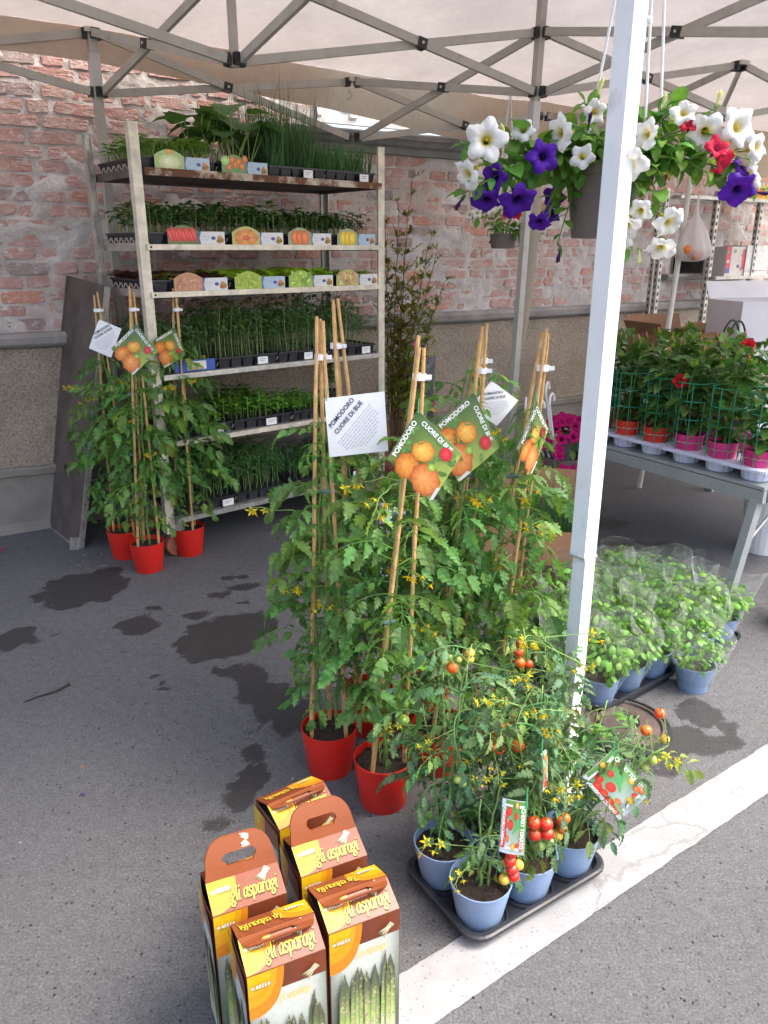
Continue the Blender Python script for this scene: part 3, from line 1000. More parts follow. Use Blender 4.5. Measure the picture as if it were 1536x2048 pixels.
ROUND = [.3, .9, 1.05, 1, .7, .15]
BLADE = [.8, 1, .9, .6, .1]
def azel(a, e):
    return Vector((math.cos(a) * math.cos(e), math.sin(a) * math.cos(e), math.sin(e)))
def seedling(kind, seed):
    r = random.Random(seed)
    mb = MB()
    def leaf(o, a, e, L, Wd, prof, col, fold=.25, droop=.5):
        leaf_strip(mb, frame(o, azel(a, e), (0, 0, 1) if abs(e) < 1.3 else (1, 0, 0)), L, Wd, prof, fold, droop, col)
    v = r.uniform(.8, 1.2)
    if kind in ('pepper', 'pepper_tall'):
        h = r.uniform(.07, .1) if kind == 'pepper' else r.uniform(.2, .26)
        g = (.045 * v, .115 * v, .028 * v)
        mb.tube([(0, 0, 0), (r.uniform(-.006, .006), 0, h)], [.0017, .0012], 3, (.16, .24, .08), False)
        for k in range(5 if kind == 'pepper' else 14):
            t = (.55 + .45 * k / 4) if kind == 'pepper' else (.3 + .7 * k / 13)
            leaf((0, 0, h * t), k * 2.4 + r.random(), r.uniform(.1, .7), r.uniform(.035, .05) * (1 if kind == 'pepper' else 1.7), r.uniform(.017, .024) * (1 if kind == 'pepper' else 1.7), LANCE, g, .3, .9)
    elif kind == 'chive':
        for k in range(9):
            a = r.uniform(0, 6.28); e = r.uniform(1.2, 1.5); h = r.uniform(.16, .3) * (1 if r.random() < .9 else 1.4)
            g = (.055 * v, .125 * v, .05 * v)
            leaf((r.uniform(-.012, .012), r.uniform(-.012, .012), 0), a, e, h, .0042, BLADE, g, .5, r.uniform(0, .35))
    elif kind == 'chive_short':
        for k in range(9):
            a = r.uniform(0, 6.28); e = r.uniform(1.2, 1.5); h = r.uniform(.09, .16)
            leaf((r.uniform(-.012, .012), r.uniform(-.012, .012), 0), a, e, h, .004, BLADE, (.05 * v, .13 * v, .045 * v), .5, r.uniform(0, .3))
    elif kind in ('lettuce_green', 'lettuce_red', 'lettuce_dark', 'lettuce_mix'):
        g = {'lettuce_green': (.32, .46, .05), 'lettuce_red': (.1, .04, .03), 'lettuce_dark': (.06, .022, .028), 'lettuce_mix': (.26, .38, .05)}[kind]
        if kind == 'lettuce_red' and r.random() < .25: g = (.2, .2, .05)
        for k in range(9):
            w = r.uniform(.75, 1.25)
            leaf((0, 0, .004), k * .75 + r.random(), r.uniform(.5, 1.15), r.uniform(.04, .06), r.uniform(.025, .036), [.3, .7, 1.1, .85, 1.15, .7, .3], tuple(c * w for c in g), .35, .9)
    elif kind == 'celery':
        g = (.15 * v, .28 * v, .035 * v)
        for k in range(7):
            a = k * .95 + r.random(); e = r.uniform(.9, 1.4); h = r.uniform(.06, .1)
            tip = azel(a, e) * h
            mb.tube([(0, 0, 0), tuple(tip)], [.0012, .0009], 3, (.2, .33, .07), False)
            for q in (-.9, 0, .9):
                leaf(tip, a + q, .35, r.uniform(.018, .028), .017, [.2, 1, .7, 1, .5, .1], g, .2, .7)
    elif kind in ('tomato', 'tomato_dark'):
        h = r.uniform(.15, .21) if kind == 'tomato' else r.uniform(.12, .18)
        g = (.06 * v, .135 * v, .035 * v) if kind == 'tomato' else (.045 * v, .115 * v, .035 * v)
        mb.tube([(0, 0, 0), (r.uniform(-.01, .01), 0, h * .5), (r.uniform(-.012, .012), r.uniform(-.01, .01), h)], [.002, .0018, .001], 3, (.17, .25, .1), False)
        for k in range(6):
            t = .5 + .1 * k
            a = k * 2.4 + r.random(); e = r.uniform(.1, .7)
            d = azel(a, e); o = Vector((0, 0, h * t)); tip = o + d * r.uniform(.03, .05)
            mb.tube([tuple(o), tuple(tip)], [.001, .0008], 3, (.15, .24, .09), False)
            for q in (-1.1, 1.0, 0):
                leaf(o.lerp(tip, .6 if q else 1), a + q, e - .2, r.uniform(.02, .033), .014, [.2, 1, .7, .9, .45, .05], g, .25, .9)
    elif kind == 'basil':
        h = r.uniform(.06, .1)
        g = (.1 * v, .23 * v, .03 * v)
        mb.tube([(0, 0, 0), (0, 0, h)], .0015, 3, (.2, .3, .1), False)
        for k in range(9):
            leaf((0, 0, h * (.4 + .075 * k)), k * 1.7 + r.random(), r.uniform(.1, .7), r.uniform(.026, .038), r.uniform(.018, .024), OVAL, g, -.2, .9)
    elif kind == 'dark_leaf':
        h = r.uniform(.08, .12)
        g = (.045 * v, .115 * v, .04 * v)
        mb.tube([(0, 0, 0), (0, 0, h)], .0015, 3, (.2, .22, .15), False)
        for k in range(10):
            leaf((0, 0, h * (.35 + .07 * k)), k * 2.1 + r.random(), r.uniform(.0, .8), r.uniform(.02, .034), r.uniform(.014, .02), OVAL, g, .2, .9)
    elif kind == 'squash':
        g = (.05 * v, .125 * v, .03 * v)
        for k in range(4):
            a = k * 1.6 + r.random(); e = r.uniform(.9, 1.35); h = r.uniform(.12, .24)
            tip = azel(a, e) * h
            mb.tube([(0, 0, 0), tuple(tip * .6), tuple(tip)], [.003, .0025, .002], 4, (.25, .35, .12), False)
            leaf(tip - azel(a, 0) * .02, a, r.uniform(-.1, .4), r.uniform(.10, .14), r.uniform(.12, .15), [.5, 1, .85, 1.05, .7, .75, .1], g, .15, .7)
    return mb
SEED = {}
def seeds(kind):
    if kind not in SEED:
        SEED[kind] = []
        for i in range(5):
            q = seedling(kind, hash(kind) % 997 * 0 + sum(map(ord, kind)) * 13 + i)
            SEED[kind].append((q, q.mesh("seedling", M_['seedling'])))
    return SEED[kind]

# ================================================================== PLANT TROLLEY
RD = Vector((.768, .64, 0)).normalized(); RN = Vector((-RD.y, RD.x, 0))
RM = Matrix((RD, RN, Vector((0, 0, 1)))).transposed().to_4x4()
RM.translation = Vector((-1.02, 3.40, 0))        # local: x along the front, y to the back, z up
TW, TDp = 1.33, .52
tro = thing("plant_trolley", "tall galvanised plant trolley with six shelves full of seed trays", "trolley", M=RM)
for x in (0, TW):
    for y in (0, TDp):
        mb = MB()
        w = .036
        # L-shaped steel post
        sx = 1 if x == 0 else -1
        sy = 1 if y == 0 else -1
        mb.box((x + sx * .001, y + sy * w / 2, 1.02), (.005, w, 1.76))
        mb.box((x + sx * (w / 2 + .0035), y + sy * .003, 1.02), (w, .005, 1.76))
        mb.box((x + sx * w * .96, y + sy * .0105, 1.02), (.004, .010, 1.76))
        mb.build("upright", M_['shelf_front'] if y == 0 else M_['galv'], tro)
SHZ = [1.735, 1.44, 1.245, .89, .585, .215]
for i, z in enumerate(SHZ):
    x0, x1 = .042, TW - .042
    mb = MB()
    mb.box((TW / 2, TDp / 2, z - .012), (x1 - x0 - .002, TDp - .012, .006))
    mb.box((TW / 2, TDp - .004, z - .014), (x1 - x0, .006, .03))
    mb.box((x0, TDp / 2, z - .016), (.006, TDp - .016, .034)); mb.box((x1, TDp / 2, z - .016), (.006, TDp - .016, .034))
    sh = mb.build("shelf", M_['board'] if i == 0 else M_['galv'], tro)
    mb = MB()
    f0 = x0 - .02 if i in (1, 2) else x0
    mb.box((TW / 2 + (f0 - x0) / 2 + .012, -.006, z - .0175), (x1 - f0 + .012, .012, .023 if i else .03))
    mb.build("front_rail", [M_['rust'], M_['shelf_front'], M_['shelf_front'], M_['galv'], M_['shelf_front'], M_['galv']][i], sh)
    if i in (1, 2):
        mb = MB(); mb.tube([(f0 + .022, -.0125, z - .0175), (f0 + .022, -.0116, z - .0175)], .005, 10); mb.build("bolt_hole", M_['dark_inside'], sh)
for x in (.07, TW - .07):
    for y in (.07, TDp - .07):
        wh = bpy.data.objects.new("wheel", None); COL.objects.link(wh); wh.parent = tro; wh.matrix_basis = Matrix.Translation((x, y, 0))
        mb = MB()
        mb.tube([(0, -.014, .056), (0, .014, .056)], .055, 18); mb.build("tyre", M_['terracotta'], wh)
        mb = MB(); mb.box((0, 0, .135), (.07, .05, .06)); mb.box((0, -.019, .085), (.03, .004, .1)); mb.box((0, .019, .085), (.03, .004, .1)); mb.build("fork", M_['galv'], wh)

# ------------------------------------------------------------------ seed trays on the shelves
def tray_mb(w, d, h, nx, ny):
    mb = MB()
    t = .004
    # rim, tapered cells seen from the sides, soil bed
    mb.box((w / 2, d / 2, h - .012), (w - .012, d - .012, .004), mi=1)
    for y in (0, d):
        mb.box((w / 2, y, h - .004), (w, .008, .008))
    for x in (0, w):
        mb.box((x, d / 2, h - .004), (.008, d - .008, .008))
    for i in range(nx):
        cx = w * (i + .5) / nx; q = w / nx
        for y, s in ((.004, 1), (d - .004, -1)):
            mb.add([(cx - q * .46, y, h - .008), (cx + q * .46, y, h - .008), (cx + q * .36, y + s * .008, 0), (cx - q * .36, y + s * .008, 0)], [(0, 1, 2, 3)])
    for j in range(ny):
        cy = d * (j + .5) / ny; q = d / ny
        for x, s in ((.004, 1), (w - .004, -1)):
            mb.add([(x, cy - q * .42, h - .008), (x, cy + q * .42, h - .008), (x + s * .01, cy + q * .3, 0), (x + s * .01, cy - q * .3, 0)], [(0, 1, 2, 3)])
    mb.box((w / 2, d / 2, h * .45), (w - .05, d - .05, h * .8))
    for j in range(ny):      # pale arcs painted in for light coming through the end wall openings
        cy = d * (j + .5) / ny; q = d / ny
        mb.tube([(-.0005 + .004 * (1 - k_ / 3), cy + q * .22 * math.cos(math.pi + math.pi * k_ / 6), h * .62 + h * .4 * math.sin(math.pi + math.pi * k_ / 6)) for k_ in range(7)], .0035, 4, mi=2)
    return mb
TRAY_MESH = {}
def info_print(pr, x0, y0, x1, y1, white):
    bg = (.72, .73, .74) if white else (.42, .56, .7)
    pr.rect(x0, y0, x1, y1, lambda x, y: tuple(c * (.92 + .12 * (x - x0) / (x1 - x0)) for c in bg), 3, 1); pr.up()
    w, h = x1 - x0, y1 - y0
    pr.poly([(x0, y0), (x0 + .08 * w, y0), (x0 + .03 * w, y0 + .5 * h), (x0 + .1 * w, y1), (x0, y1)], (.06, .12, .35))
    pr.blob(x0 + .56 * w, y0 + .52 * h, .09 * w, .14 * h, (.04, .08, .34), n=10)
    pr.up()
    pr.blob(x0 + .82 * w, y0 + .42 * h, .16 * w, .38 * h, (.62, .3, .1), (.75, .55, .3), 10, .2, 7)
    for k in range(5):
        pr.blob(x0 + (.72 + .05 * k) * w, y0 + (.3 + .12 * (k % 2)) * h, .05 * w, .13 * h, (.5, .2 + .05 * k, .06), n=6)
    pr.rect(x0 + .14 * w, y0 + .6 * h, x0 + .44 * w, y0 + .64 * h, (.4, .45, .55))
    pr.rect(x0 + .14 * w, y0 + .4 * h, x0 + .38 * w, y0 + .43 * h, (.5, .54, .6))
    pr.up()
def veg_print(pr, style, x0, y0, x1, y1, r):
    w, h = x1 - x0, y1 - y0
    cx = (x0 + x1) / 2
    def arch(col):
        pts = [(x0, y0), (x1, y0)] + [(x1 - (x1 - x0) * k / 10, y0 + h * (.72 + .32 * math.sin(math.pi * k / 10))) for k in range(11)]
        pr.poly(pts, col); pr.up()
    if style == 'lettuce_head':
        arch((.38, .5, .2))
        pr.blob(cx, y0 + .42 * h, .42 * w, .4 * h, (.66, .72, .42), (.36, .5, .14), 16); pr.up()
        pr.blob(cx + .02 * w, y0 + .92 * h, .16 * w, .12 * h, (.72, .3, .05), (.5, .45, .1), 10)
    elif style == 'orange_tomatoes':
        arch((.12, .3, .08)); pr.blob(x0 + .16 * w, y0 + .7 * h, .2 * w, .28 * h, (.35, .65, .2), n=10); pr.up()
        for k in range(6):
            pr.blob(x0 + w * (.3 + .13 * k), y0 + h * (.38 + .3 * ((k * 3) % 2) + .08 * (k % 3)), .13 * w, .22 * h, (.78, .22, .04), (.5, .1, .02), 10, .1)
            pr.up()
    elif style == 'long_red':
        arch((.1, .2, .06))
        for k in range(8):
            x = x0 + w * (.08 + .11 * k)
            pr.blob(x, y0 + h * (.5 + .08 * (k % 2)), .075 * w, .42 * h, (.75, .06, .05), (.42, .02, .02), 10, 0, turn=.35); pr.up()
    elif style == 'round_orange':
        arch((.5, .5, .15)); pr.blob(cx, y0 + .42 * h, .47 * w, .5 * h, (.78, .33, .07), (.7, .2, .05), 16, .12); pr.up()
        pr.blob(cx, y0 + .4 * h, .2 * w, .22 * h, (.68, .1, .04), (.78, .4, .1), 12, .2)
    elif style in ('orange_bell', 'yellow_bell'):
        c = (.8, .2, .05) if style == 'orange_bell' else (.85, .6, .03)
        arch((.3, .4, .2))
        for dx in (-.2, .02, .22):
            pr.blob(cx + dx * w, y0 + .46 * h, .2 * w, .44 * h, c, tuple(q * .6 for q in c), 12); pr.up()
    else:
        c = {'frisee_red': (.72, .36, .2), 'frisee_green': (.5, .68, .08), 'leaf_green': (.45, .68, .1), 'leaf_mix': (.7, .62, .18)}[style]
        arch(tuple(q * .75 for q in c))
        for k in range(34):
            v = r.uniform(.5, 1.35)
            cc = tuple(min(.95, q * v) for q in c)
            if style in ('frisee_red', 'leaf_mix') and k % 3 == 0: cc = (.68, .33, .24)
            a = r.uniform(0, 6.28)
            pr.blob(x0 + w * r.uniform(.1, .9), y0 + h * r.uniform(.1, .85), .11 * w, .045 * h if style.startswith('frisee') else .09 * h, cc, n=7, turn=a)
            if k % 6 == 0: pr.up()
    pr.up()
def card(parent, style, white, x, w, r, h=.062, blue=False, y=-.0165, z0=.0):
    """printed card clipped on the front of a tray: picture left, information right"""
    P = lambda px, py, pz: (x + px, y - pz, z0 + py)
    if style == 'label':
        mb = MB(); mb.box((x + w / 2, y, z0 + .024), (w, .0016, .034))
        o = mb.build("label_card", M_['white_plastic'], parent)
        pr = Print(lambda px, py, pz: (x + px, y - .0008 - pz, z0 + py))
        for k in range(2):
            pr.rect(w * .18, .030 - k * .009, w * (.85 - .2 * k), .0325 - k * .009, (.25, .25, .27))
        pr.build("print", M_['matt_print'], o)
        return
    if style == 'blue_card':
        mb = MB(); mb.box((x + w / 2, y, z0 + .03), (w, .0016, .05)); o = mb.build("label_card", pbr("blue_card", (.03, .09, .4), .5), parent)
        pr = Print(lambda px, py, pz: (x + px, y - .0008 - pz, z0 + py))
        pr.rect(w * .3, .012, w * .78, .05, (.7, .68, .62)); pr.up()
        for k in range(4): pr.blob(w * (.36 + .1 * k), .018, w * .05, .008, (.6, .42, .2), n=8)
        pr.build("print", M_['print'], o)
        return
    mb = MB(); mb.box((x + w / 2, y, z0 + h * .36), (w, .0016, h * .72))
    o = mb.build("label_card", M_['white_plastic'], parent)
    pr = Print(lambda px, py, pz: (x + px, y - .0008 - pz, z0 + py))
    veg_print(pr, style, 0, .0, w * .53, h, r)
    info_print(pr, w * .53, .0, w, h * .72, white)
    pr.build("print", M_['print'], o)

def seed_tray(shelf, x, w, kind, label, cards, seed, d=.47, h=.052, nx=5, ny=8, fill=1.0, lift=0.0, sc=1.0):
    r = random.Random(seed)
    M = RM @ Matrix.Translation((x, .022, SHZ[shelf] - .0085))
    t = thing("seed_tray", label, "seed tray", M=M, group="black seed trays on the trolley shelves")
    key = (round(w, 3), d, h, nx, ny)
    if key not in TRAY_MESH:
        TRAY_MESH[key] = tray_mb(w, d, h, nx, ny).mesh("tray", [M_['black_tray'], M_['soil'], M_['card_in_and_light_arc']])
    obj("tray", TRAY_MESH[key], t)
    kx = max(3, int(round(w / .036))); ky = 11
    if kind in ('chive', 'chive_short'): kx, ky = max(3, int(w / .03)), 12
    if kind == 'squash': kx, ky = 3, 4
    rest = MB()
    ss = seeds(kind)
    for j in range(ky):
        for i in range(kx):
            if r.random() > fill * .95: continue
            px = .012 + (w - .024) * (i + .5) / kx + r.uniform(-.006, .006)
            py = .014 + (d - .03) * (j + .5) / ky + r.uniform(-.006, .006)
            s = r.uniform(.72, 1.22) * sc
            Mx = Matrix.Translation((px, py, h - .01)) @ Matrix.Rotation(r.uniform(0, 6.28), 4, 'Z') @ Matrix.Scale(s, 4)
            q = ss[r.randrange(5)]
            if j == 0 or (kind == 'squash'):
                obj("seedling", q[1], t, Mx)
            else:
                rest.merge(q[0], Mx)
    if rest.v:
        tag(rest.build("seedling_rows", M_['seedling'], t), kind='stuff')
    for st, wh, cx, cw in cards:
        card(t, st, wh, cx, cw, r, .078 if st != 'label' else .06)
    return t
ST = seed_tray
ST(0, .05, .34, 'celery', "tray of feathery light green seedlings with a lettuce card, left on the top shelf", [('lettuce_head', False, .05, .25)], 1, sc=.95)
ST(0, .40, .25, 'squash', "tray of large leaved squash plants with an orange tomato card on the top shelf", [('orange_tomatoes', False, .01, .23)], 2, nx=4, sc=.95)
ST(0, .66, .32, 'chive', "tray of tall chives beside the squash plants on the top shelf", [('label', 1, .18, .052)], 3)
ST(0, .985, .30, 'chive_short', "tray of shorter chives at the right end of the top shelf", [('label', 1, .19, .055)], 4)
ST(1, .05, .37, 'pepper', "tray of dark green pepper seedlings with a card of long red peppers", [('long_red', True, .08, .27)], 5, sc=1.2)
ST(1, .43, .29, 'pepper', "tray of pepper seedlings with a card of a round orange and red pepper", [('round_orange', True, .01, .27)], 6, sc=1.25)
ST(1, .73, .27, 'pepper', "tray of pepper seedlings with a card of a bright orange bell pepper", [('orange_bell', True, .01, .25)], 7, sc=1.15)
ST(1, 1.01, .275, 'pepper', "tray of pepper seedlings with a card of a yellow bell pepper", [('yellow_bell', False, .02, .24)], 8, sc=1.05)
ST(2, .05, .37, 'lettuce_red', "tray of dark red brown lettuce with a card of pinkish curly lettuce", [('frisee_red', True, .09, .26)], 9)
ST(2, .43, .29, 'lettuce_green', "tray of bright green lettuce with a card of thin curly green endive", [('frisee_green', False, .01, .27)], 10)
ST(2, .73, .27, 'lettuce_green', "tray of bright green lettuce with a card of a round green lettuce", [('leaf_green', True, .005, .26)], 11, sc=1.1)
ST(2, 1.01, .275, 'lettuce_mix', "tray of mixed lettuce with a yellow and pink lettuce card, right end of its shelf", [('leaf_mix', True, .01, .265)], 12, sc=.8)
ST(3, .05, .28, 'tomato_dark', "tray of tomato seedlings with a blue card, left end of the fourth shelf", [('blue_card', 1, .06, .2)], 13)
ST(3, .34, .32, 'tomato', "tray of tall tomato seedlings next to the one with the blue card", [('label', 1, .2, .056)], 14)
ST(3, .67, .30, 'tomato', "tray of tall tomato seedlings right of the middle of the fourth shelf", [('label', 1, .14, .05)], 15)
ST(3, .98, .30, 'tomato', "tray of tall tomato seedlings at the right end of the fourth shelf", [('label', 1, .2, .055)], 16)
ST(4, .05, .34, 'basil', "tray of yellowish basil seedlings behind the left tomato plants on the fifth shelf", [('label', 1, .22, .06)], 17)
ST(4, .40, .33, 'basil', "tray of fresh green basil seedlings in the middle of the fifth shelf", [('label', 1, .17, .06)], 18, sc=1.15)
ST(4, .74, .26, 'basil', "tray of low basil seedlings at the right end of the fifth shelf", [], 19, sc=.8, d=.3)
ST(5, .05, .33, 'tomato_dark', "tray of dark seedlings at the left end of the bottom shelf behind the red pots", [('label', 1, .25, .06)], 20)
ST(5, .39, .32, 'tomato_dark', "tray of thin stemmed dark seedlings left of the middle of the bottom shelf", [('label', 1, .18, .06)], 21)
ST(5, .72, .28, 'dark_leaf', "tray of bushy dark green seedlings right of the middle of the bottom shelf", [], 22)
ST(5, 1.01, .27, 'dark_leaf', "tray of bushy dark green seedlings at the right end of the bottom shelf", [('label', 1, .1, .06)], 23)
# taller potted pepper at the right end of the fifth shelf
t = thing("pepper_plant", "bushy dark green pepper plant in a pot at the right end of the fifth shelf", "potted plant", M=RM @ Matrix.Translation((1.1, .2, SHZ[4] - .008)))
mb = MB(); mb.lathe([(.0, 0), (.045, 0), (.058, .09), (.062, .09), (.062, .1), (.055, .1), (.054, .088), (0, .088)], 20); mb.build("pot", M_['black_plastic'], t)
for k in range(4):
    mb = MB()
    mb.merge(seedling('pepper_tall', 500 + k), Matrix.Translation((.02 * math.cos(k * 1.6), .02 * math.sin(k * 1.6), .08)) @ Matrix.Rotation(k, 4, 'Z'))
    mb.build("shoot", M_['seedling'], t)

# ================================================================== LEANING BOARD
a, b_, c_, d_ = Vector((-1.841, 3.964, .004)), Vector((-1.505, 3.576, .004)), Vector((-1.285, 3.665, 1.255)), Vector((-1.575, 4.05, 1.285))
bx = (b_ - a).normalized(); by = ((d_ - a) - bx * (d_ - a).dot(bx)).normalized(); bz = bx.cross(by)
BM = Matrix((bx, by, bz)).transposed().to_4x4(); BM.translation = a
loc = [BM.inverted() @ p for p in (a, b_, c_, d_)]
outer = [(p.x, p.y) for p in loc]
cx_, cy_ = BM.inverted() @ Vector((-1.66, 3.86, .36)) if False else (loc[1].x * .44, .34), None
hc = (loc[1].x * .50, .345)
hole = [(hc[0] + .027 * math.cos(-q), hc[1] + .03 * math.sin(-q)) for q in [2 * math.pi * k / 12 for k in range(12)]]
bo = thing("leaning_board", "worn dark brown board with a round hole leaning between wall and trolley", "board", M=BM)
mb = MB()
tri = tessellate_polygon([[Vector((x, y, 0)) for x, y in outer], [Vector((x, y, 0)) for x, y in hole]])
vs = [(x, y, 0) for x, y in outer + hole] + [(x, y, .016) for x, y in outer + hole]
fs = [tuple(t_) for t_ in tri] + [tuple(16 + i for i in reversed(t_)) for t_ in tri]
for k in range(4): fs.append((k, (k + 1) % 4, 16 + (k + 1) % 4, 16 + k))
for k in range(12): fs.append((4 + k, 4 + (k + 1) % 12, 20 + (k + 1) % 12, 20 + k))
mb.add(vs, fs); mb.build("panel", M_['board'], bo)
for i, (p, q) in enumerate(((0, 3), (1, 2), (0, 1))):
    mb = MB()
    P, Q = Vector((*outer[p], .008)), Vector((*outer[q], .008))
    mid = Vector((sum(x for x, y in outer) / 4, sum(y for x, y in outer) / 4, .008))
    e = (P - Q).normalized()
    nrm = Vector((-e.y, e.x, 0)); nrm = -nrm if nrm.dot(mid - P) > 0 else nrm
    mb.bar(P + nrm * .005, Q + nrm * .005, .009, .026, (0, 0, 1)); mb.build("metal_edge", M_['galv'] if i else M_['board'], bo)
mb = MB(); mb.box((loc[1].x - .012, .02, .035), (.03, .06, .04)); mb.build("corner_hook", M_['galv'], bo)
# ================================================================== TOMATO PLANTS
def leaflet(mb, M, L, Wd, seed, col, teeth=True, droop=.8, fold=.3):
    r = random.Random(seed)
    if r.random() < .06: col = (col[0] * 1.9, col[1] * 1.35, col[2] * .7)
    prof = [.12, .78, .62, 1.0, .7, .82, .45, .5, .16, .03] if teeth else [.12, .8, 1.0, .88, .5, .05]
    prof = [p * r.uniform(.86, 1.12) for p in prof]
    edge = [0, .03, -.045, .04, -.05, .04, -.045, .03, -.02, 0] if teeth else None
    leaf_strip(mb, M, L, Wd, prof, fold, droop, col, edge=edge)
def tomato_leaf_mb(seed, L=.19, ll=.066, lw=.036, pairs=3, col=(1, 1, 1), droopy=1.0, curl=0.0):
    r = random.Random(seed)
    mb = MB()
    n = 9
    pts = [Vector((0, 0, 0))]
    a = r.uniform(.1, .35)
    for i in range(n):
        a -= (r.uniform(.08, .16) + .02 * i * .5) * droopy
        pts.append(pts[-1] + Vector((math.cos(a), r.uniform(-.04, .04), math.sin(a))) * L / n)
    mb.tube(pts, [.0021 - .0014 * i / n for i in range(n + 1)], 4, (1.3, 1.35, 1.0), False)
    def put(p, d, s, up=(0, 0, 1)):
        v = r.uniform(.85, 1.15)
        leaflet(mb, frame(p, d, Vector(up) + Vector((r.uniform(-.3, .3), r.uniform(-.3, .3), 0))), ll * s, lw * s * r.uniform(.85, 1.15), r.random(), tuple(c * v for c in col), True, r.uniform(.4, 1.2) * droopy + curl, r.uniform(.1, .45) + curl * .5)
    d = (pts[-1] - pts[-2]).normalized()
    put(pts[-1], d, 1.12)
    for k in range(pairs):
        i = n - 2 - int(k * (n - 3) / pairs)
        d = (pts[i + 1] - pts[i]).normalized()
        for sd in (-1, 1):
            dd = (d * r.uniform(.35, .75) + Vector((0, sd, 0)) * 1.0 + Vector((0, 0, r.uniform(-.3, .1)))).normalized()
            q = pts[i] + dd * .012
            mb.tube([pts[i], q], .0009, 3, (1.2, 1.3, .9), False)
            put(q, dd, (1.0, .95, .7, .6)[k] * r.uniform(.85, 1.1))
        # small leaflets between the pairs
        j = max(1, i - 1)
        for sd in (-1, 1):
            if r.random() < .6:
                put(pts[j] + Vector((0, sd * .006, 0)), (d * .5 + Vector((0, sd, 0))).normalized(), .34)
    return mb
TOML = [tomato_leaf_mb(40 + i, L=.165 + .02 * (i % 3), ll=.062, lw=.036, droopy=(.9, 1.1, 1.3, 1.0)[i % 4]).mesh("leaf", M_['tomato_leaf']) for i in range(8)]
TOMC = [tomato_leaf_mb(60 + i, L=.15, ll=.06, lw=.03, droopy=1.5, curl=.9).mesh("leaf", M_['tomato_leaf']) for i in range(2)]
TOMS = [tomato_leaf_mb(80 + i, L=.09, ll=.042, lw=.022, pairs=2, col=(1.1, 1.15, .9)).mesh("leaf", M_['tomato_leaf']) for i in range(3)]
CHL = [tomato_leaf_mb(140 + i, L=.10 + .01 * (i % 3), ll=.034, lw=.019, pairs=3, droopy=1.1, col=((1, 1, 1), (1.1, 1.1, .9), (.9, 1, 1.05), (1.5, 1.35, .7), (1, 1, 1), (.85, .95, 1))[i % 6]).mesh("leaf", M_['cherry_leaf']) for i in range(8)]
CHD = [tomato_leaf_mb(160 + i, L=.08, ll=.032, lw=.019, pairs=2, droopy=1.3, col=(2.2, 1.5, .6)).mesh("leaf", M_['cherry_leaf']) for i in range(2)]
YEL = (.78, .58, .02)
def flower_mb(mb, M, s, r):
    for k in range(5):
        a = 2 * math.pi * k / 5
        v = r.uniform(.85, 1.1)
        leaf_strip(mb, M @ Matrix.Rotation(a, 4, 'X') @ Matrix.Rotation(-r.uniform(.5, 1.0), 4, 'Y'), s, s * .36, [.6, 1, .7, .1], .2, -.8, tuple(c * v for c in YEL))
        leaf_strip(mb, M @ Matrix.Rotation(a + .6, 4, 'X') @ Matrix.Rotation(-1.1, 4, 'Y'), s * .6, s * .2, [.6, 1, .1], .2, -.5, (.15, .28, .05))
    mb.tube([M @ Vector((0, 0, 0)), M @ Vector((s * .75, 0, 0))], [s * .16, s * .05], 5, (.8, .5, .02), False)
def truss_mb(seed, nf=5, s=.0145):
    r = random.Random(seed); mb = MB()
    pts = [Vector((0, 0, 0))]; a = .3
    for i in range(nf + 1):
        a -= r.uniform(.1, .4)
        pts.append(pts[-1] + Vector((math.cos(a), r.uniform(-.2, .2), math.sin(a))) * .016)
    mb.tube(pts, [.0013] * len(pts), 4, (.2, .3, .08), False)
    for i in range(1, nf + 1):
        d = Vector((.5, (-1) ** i * .9, -r.uniform(.1, .9))).normalized()
        q = pts[i] + d * .018
        mb.tube([pts[i], q], .0008, 3, (.22, .33, .08), False)
        flower_mb(mb, frame(q, (d + Vector((0, 0, -.5))).normalized(), (0, 0, 1)), s * r.uniform(.8, 1.25), r)
    return mb
TRS = [truss_mb(i, 3 + i % 2).mesh("flower_truss", M_['petal']) for i in range(5)]
def fruit_mesh(col, r=.014, rib=0.0, sq=.95, cal=True, big=False):
    mb = MB()
    mb.ball((0, 0, 0), r, 16 if big else 12, 8, col, sq, rib)
    # shade of ripeness towards the stalk is on the skin
    for i, v in enumerate(mb.v):
        t = max(0, v[2] / r - .35)
        c = mb.c[i]
        mb.c[i] = tuple(a * (1 - .5 * t) + b_ * .5 * t for a, b_ in zip(c, (.35, .35, .05)))
    if cal:
        for k in range(5):
            leaf_strip(mb, Matrix.Translation((0, 0, r * sq * .98)) @ Matrix.Rotation(k * 1.257, 4, 'Z'), r * 1.05, r * .34, [.5, 1, .6, .1], .1, .9, (.09, .19, .04))
    mb.tube([(0, 0, r * sq * .95), (r * .15, 0, r * sq + .012)], [.0014, .0011], 4, (.16, .28, .07), False)
    return mb.mesh("tomato", M_['fruit'], True)
FR = {'red': fruit_mesh((.68, .02, .012)), 'orange': fruit_mesh((.75, .13, .01)), 'yellow': fruit_mesh((.7, .45, .05), .012), 'green': fruit_mesh((.36, .46, .1), .010), 'ripe': fruit_mesh((.7, .06, .012)),
      'big_green': fruit_mesh((.17, .34, .05), .03, .1, .72, big=True), 'mid_green': fruit_mesh((.2, .36, .06), .019, .08, .8, big=True)}

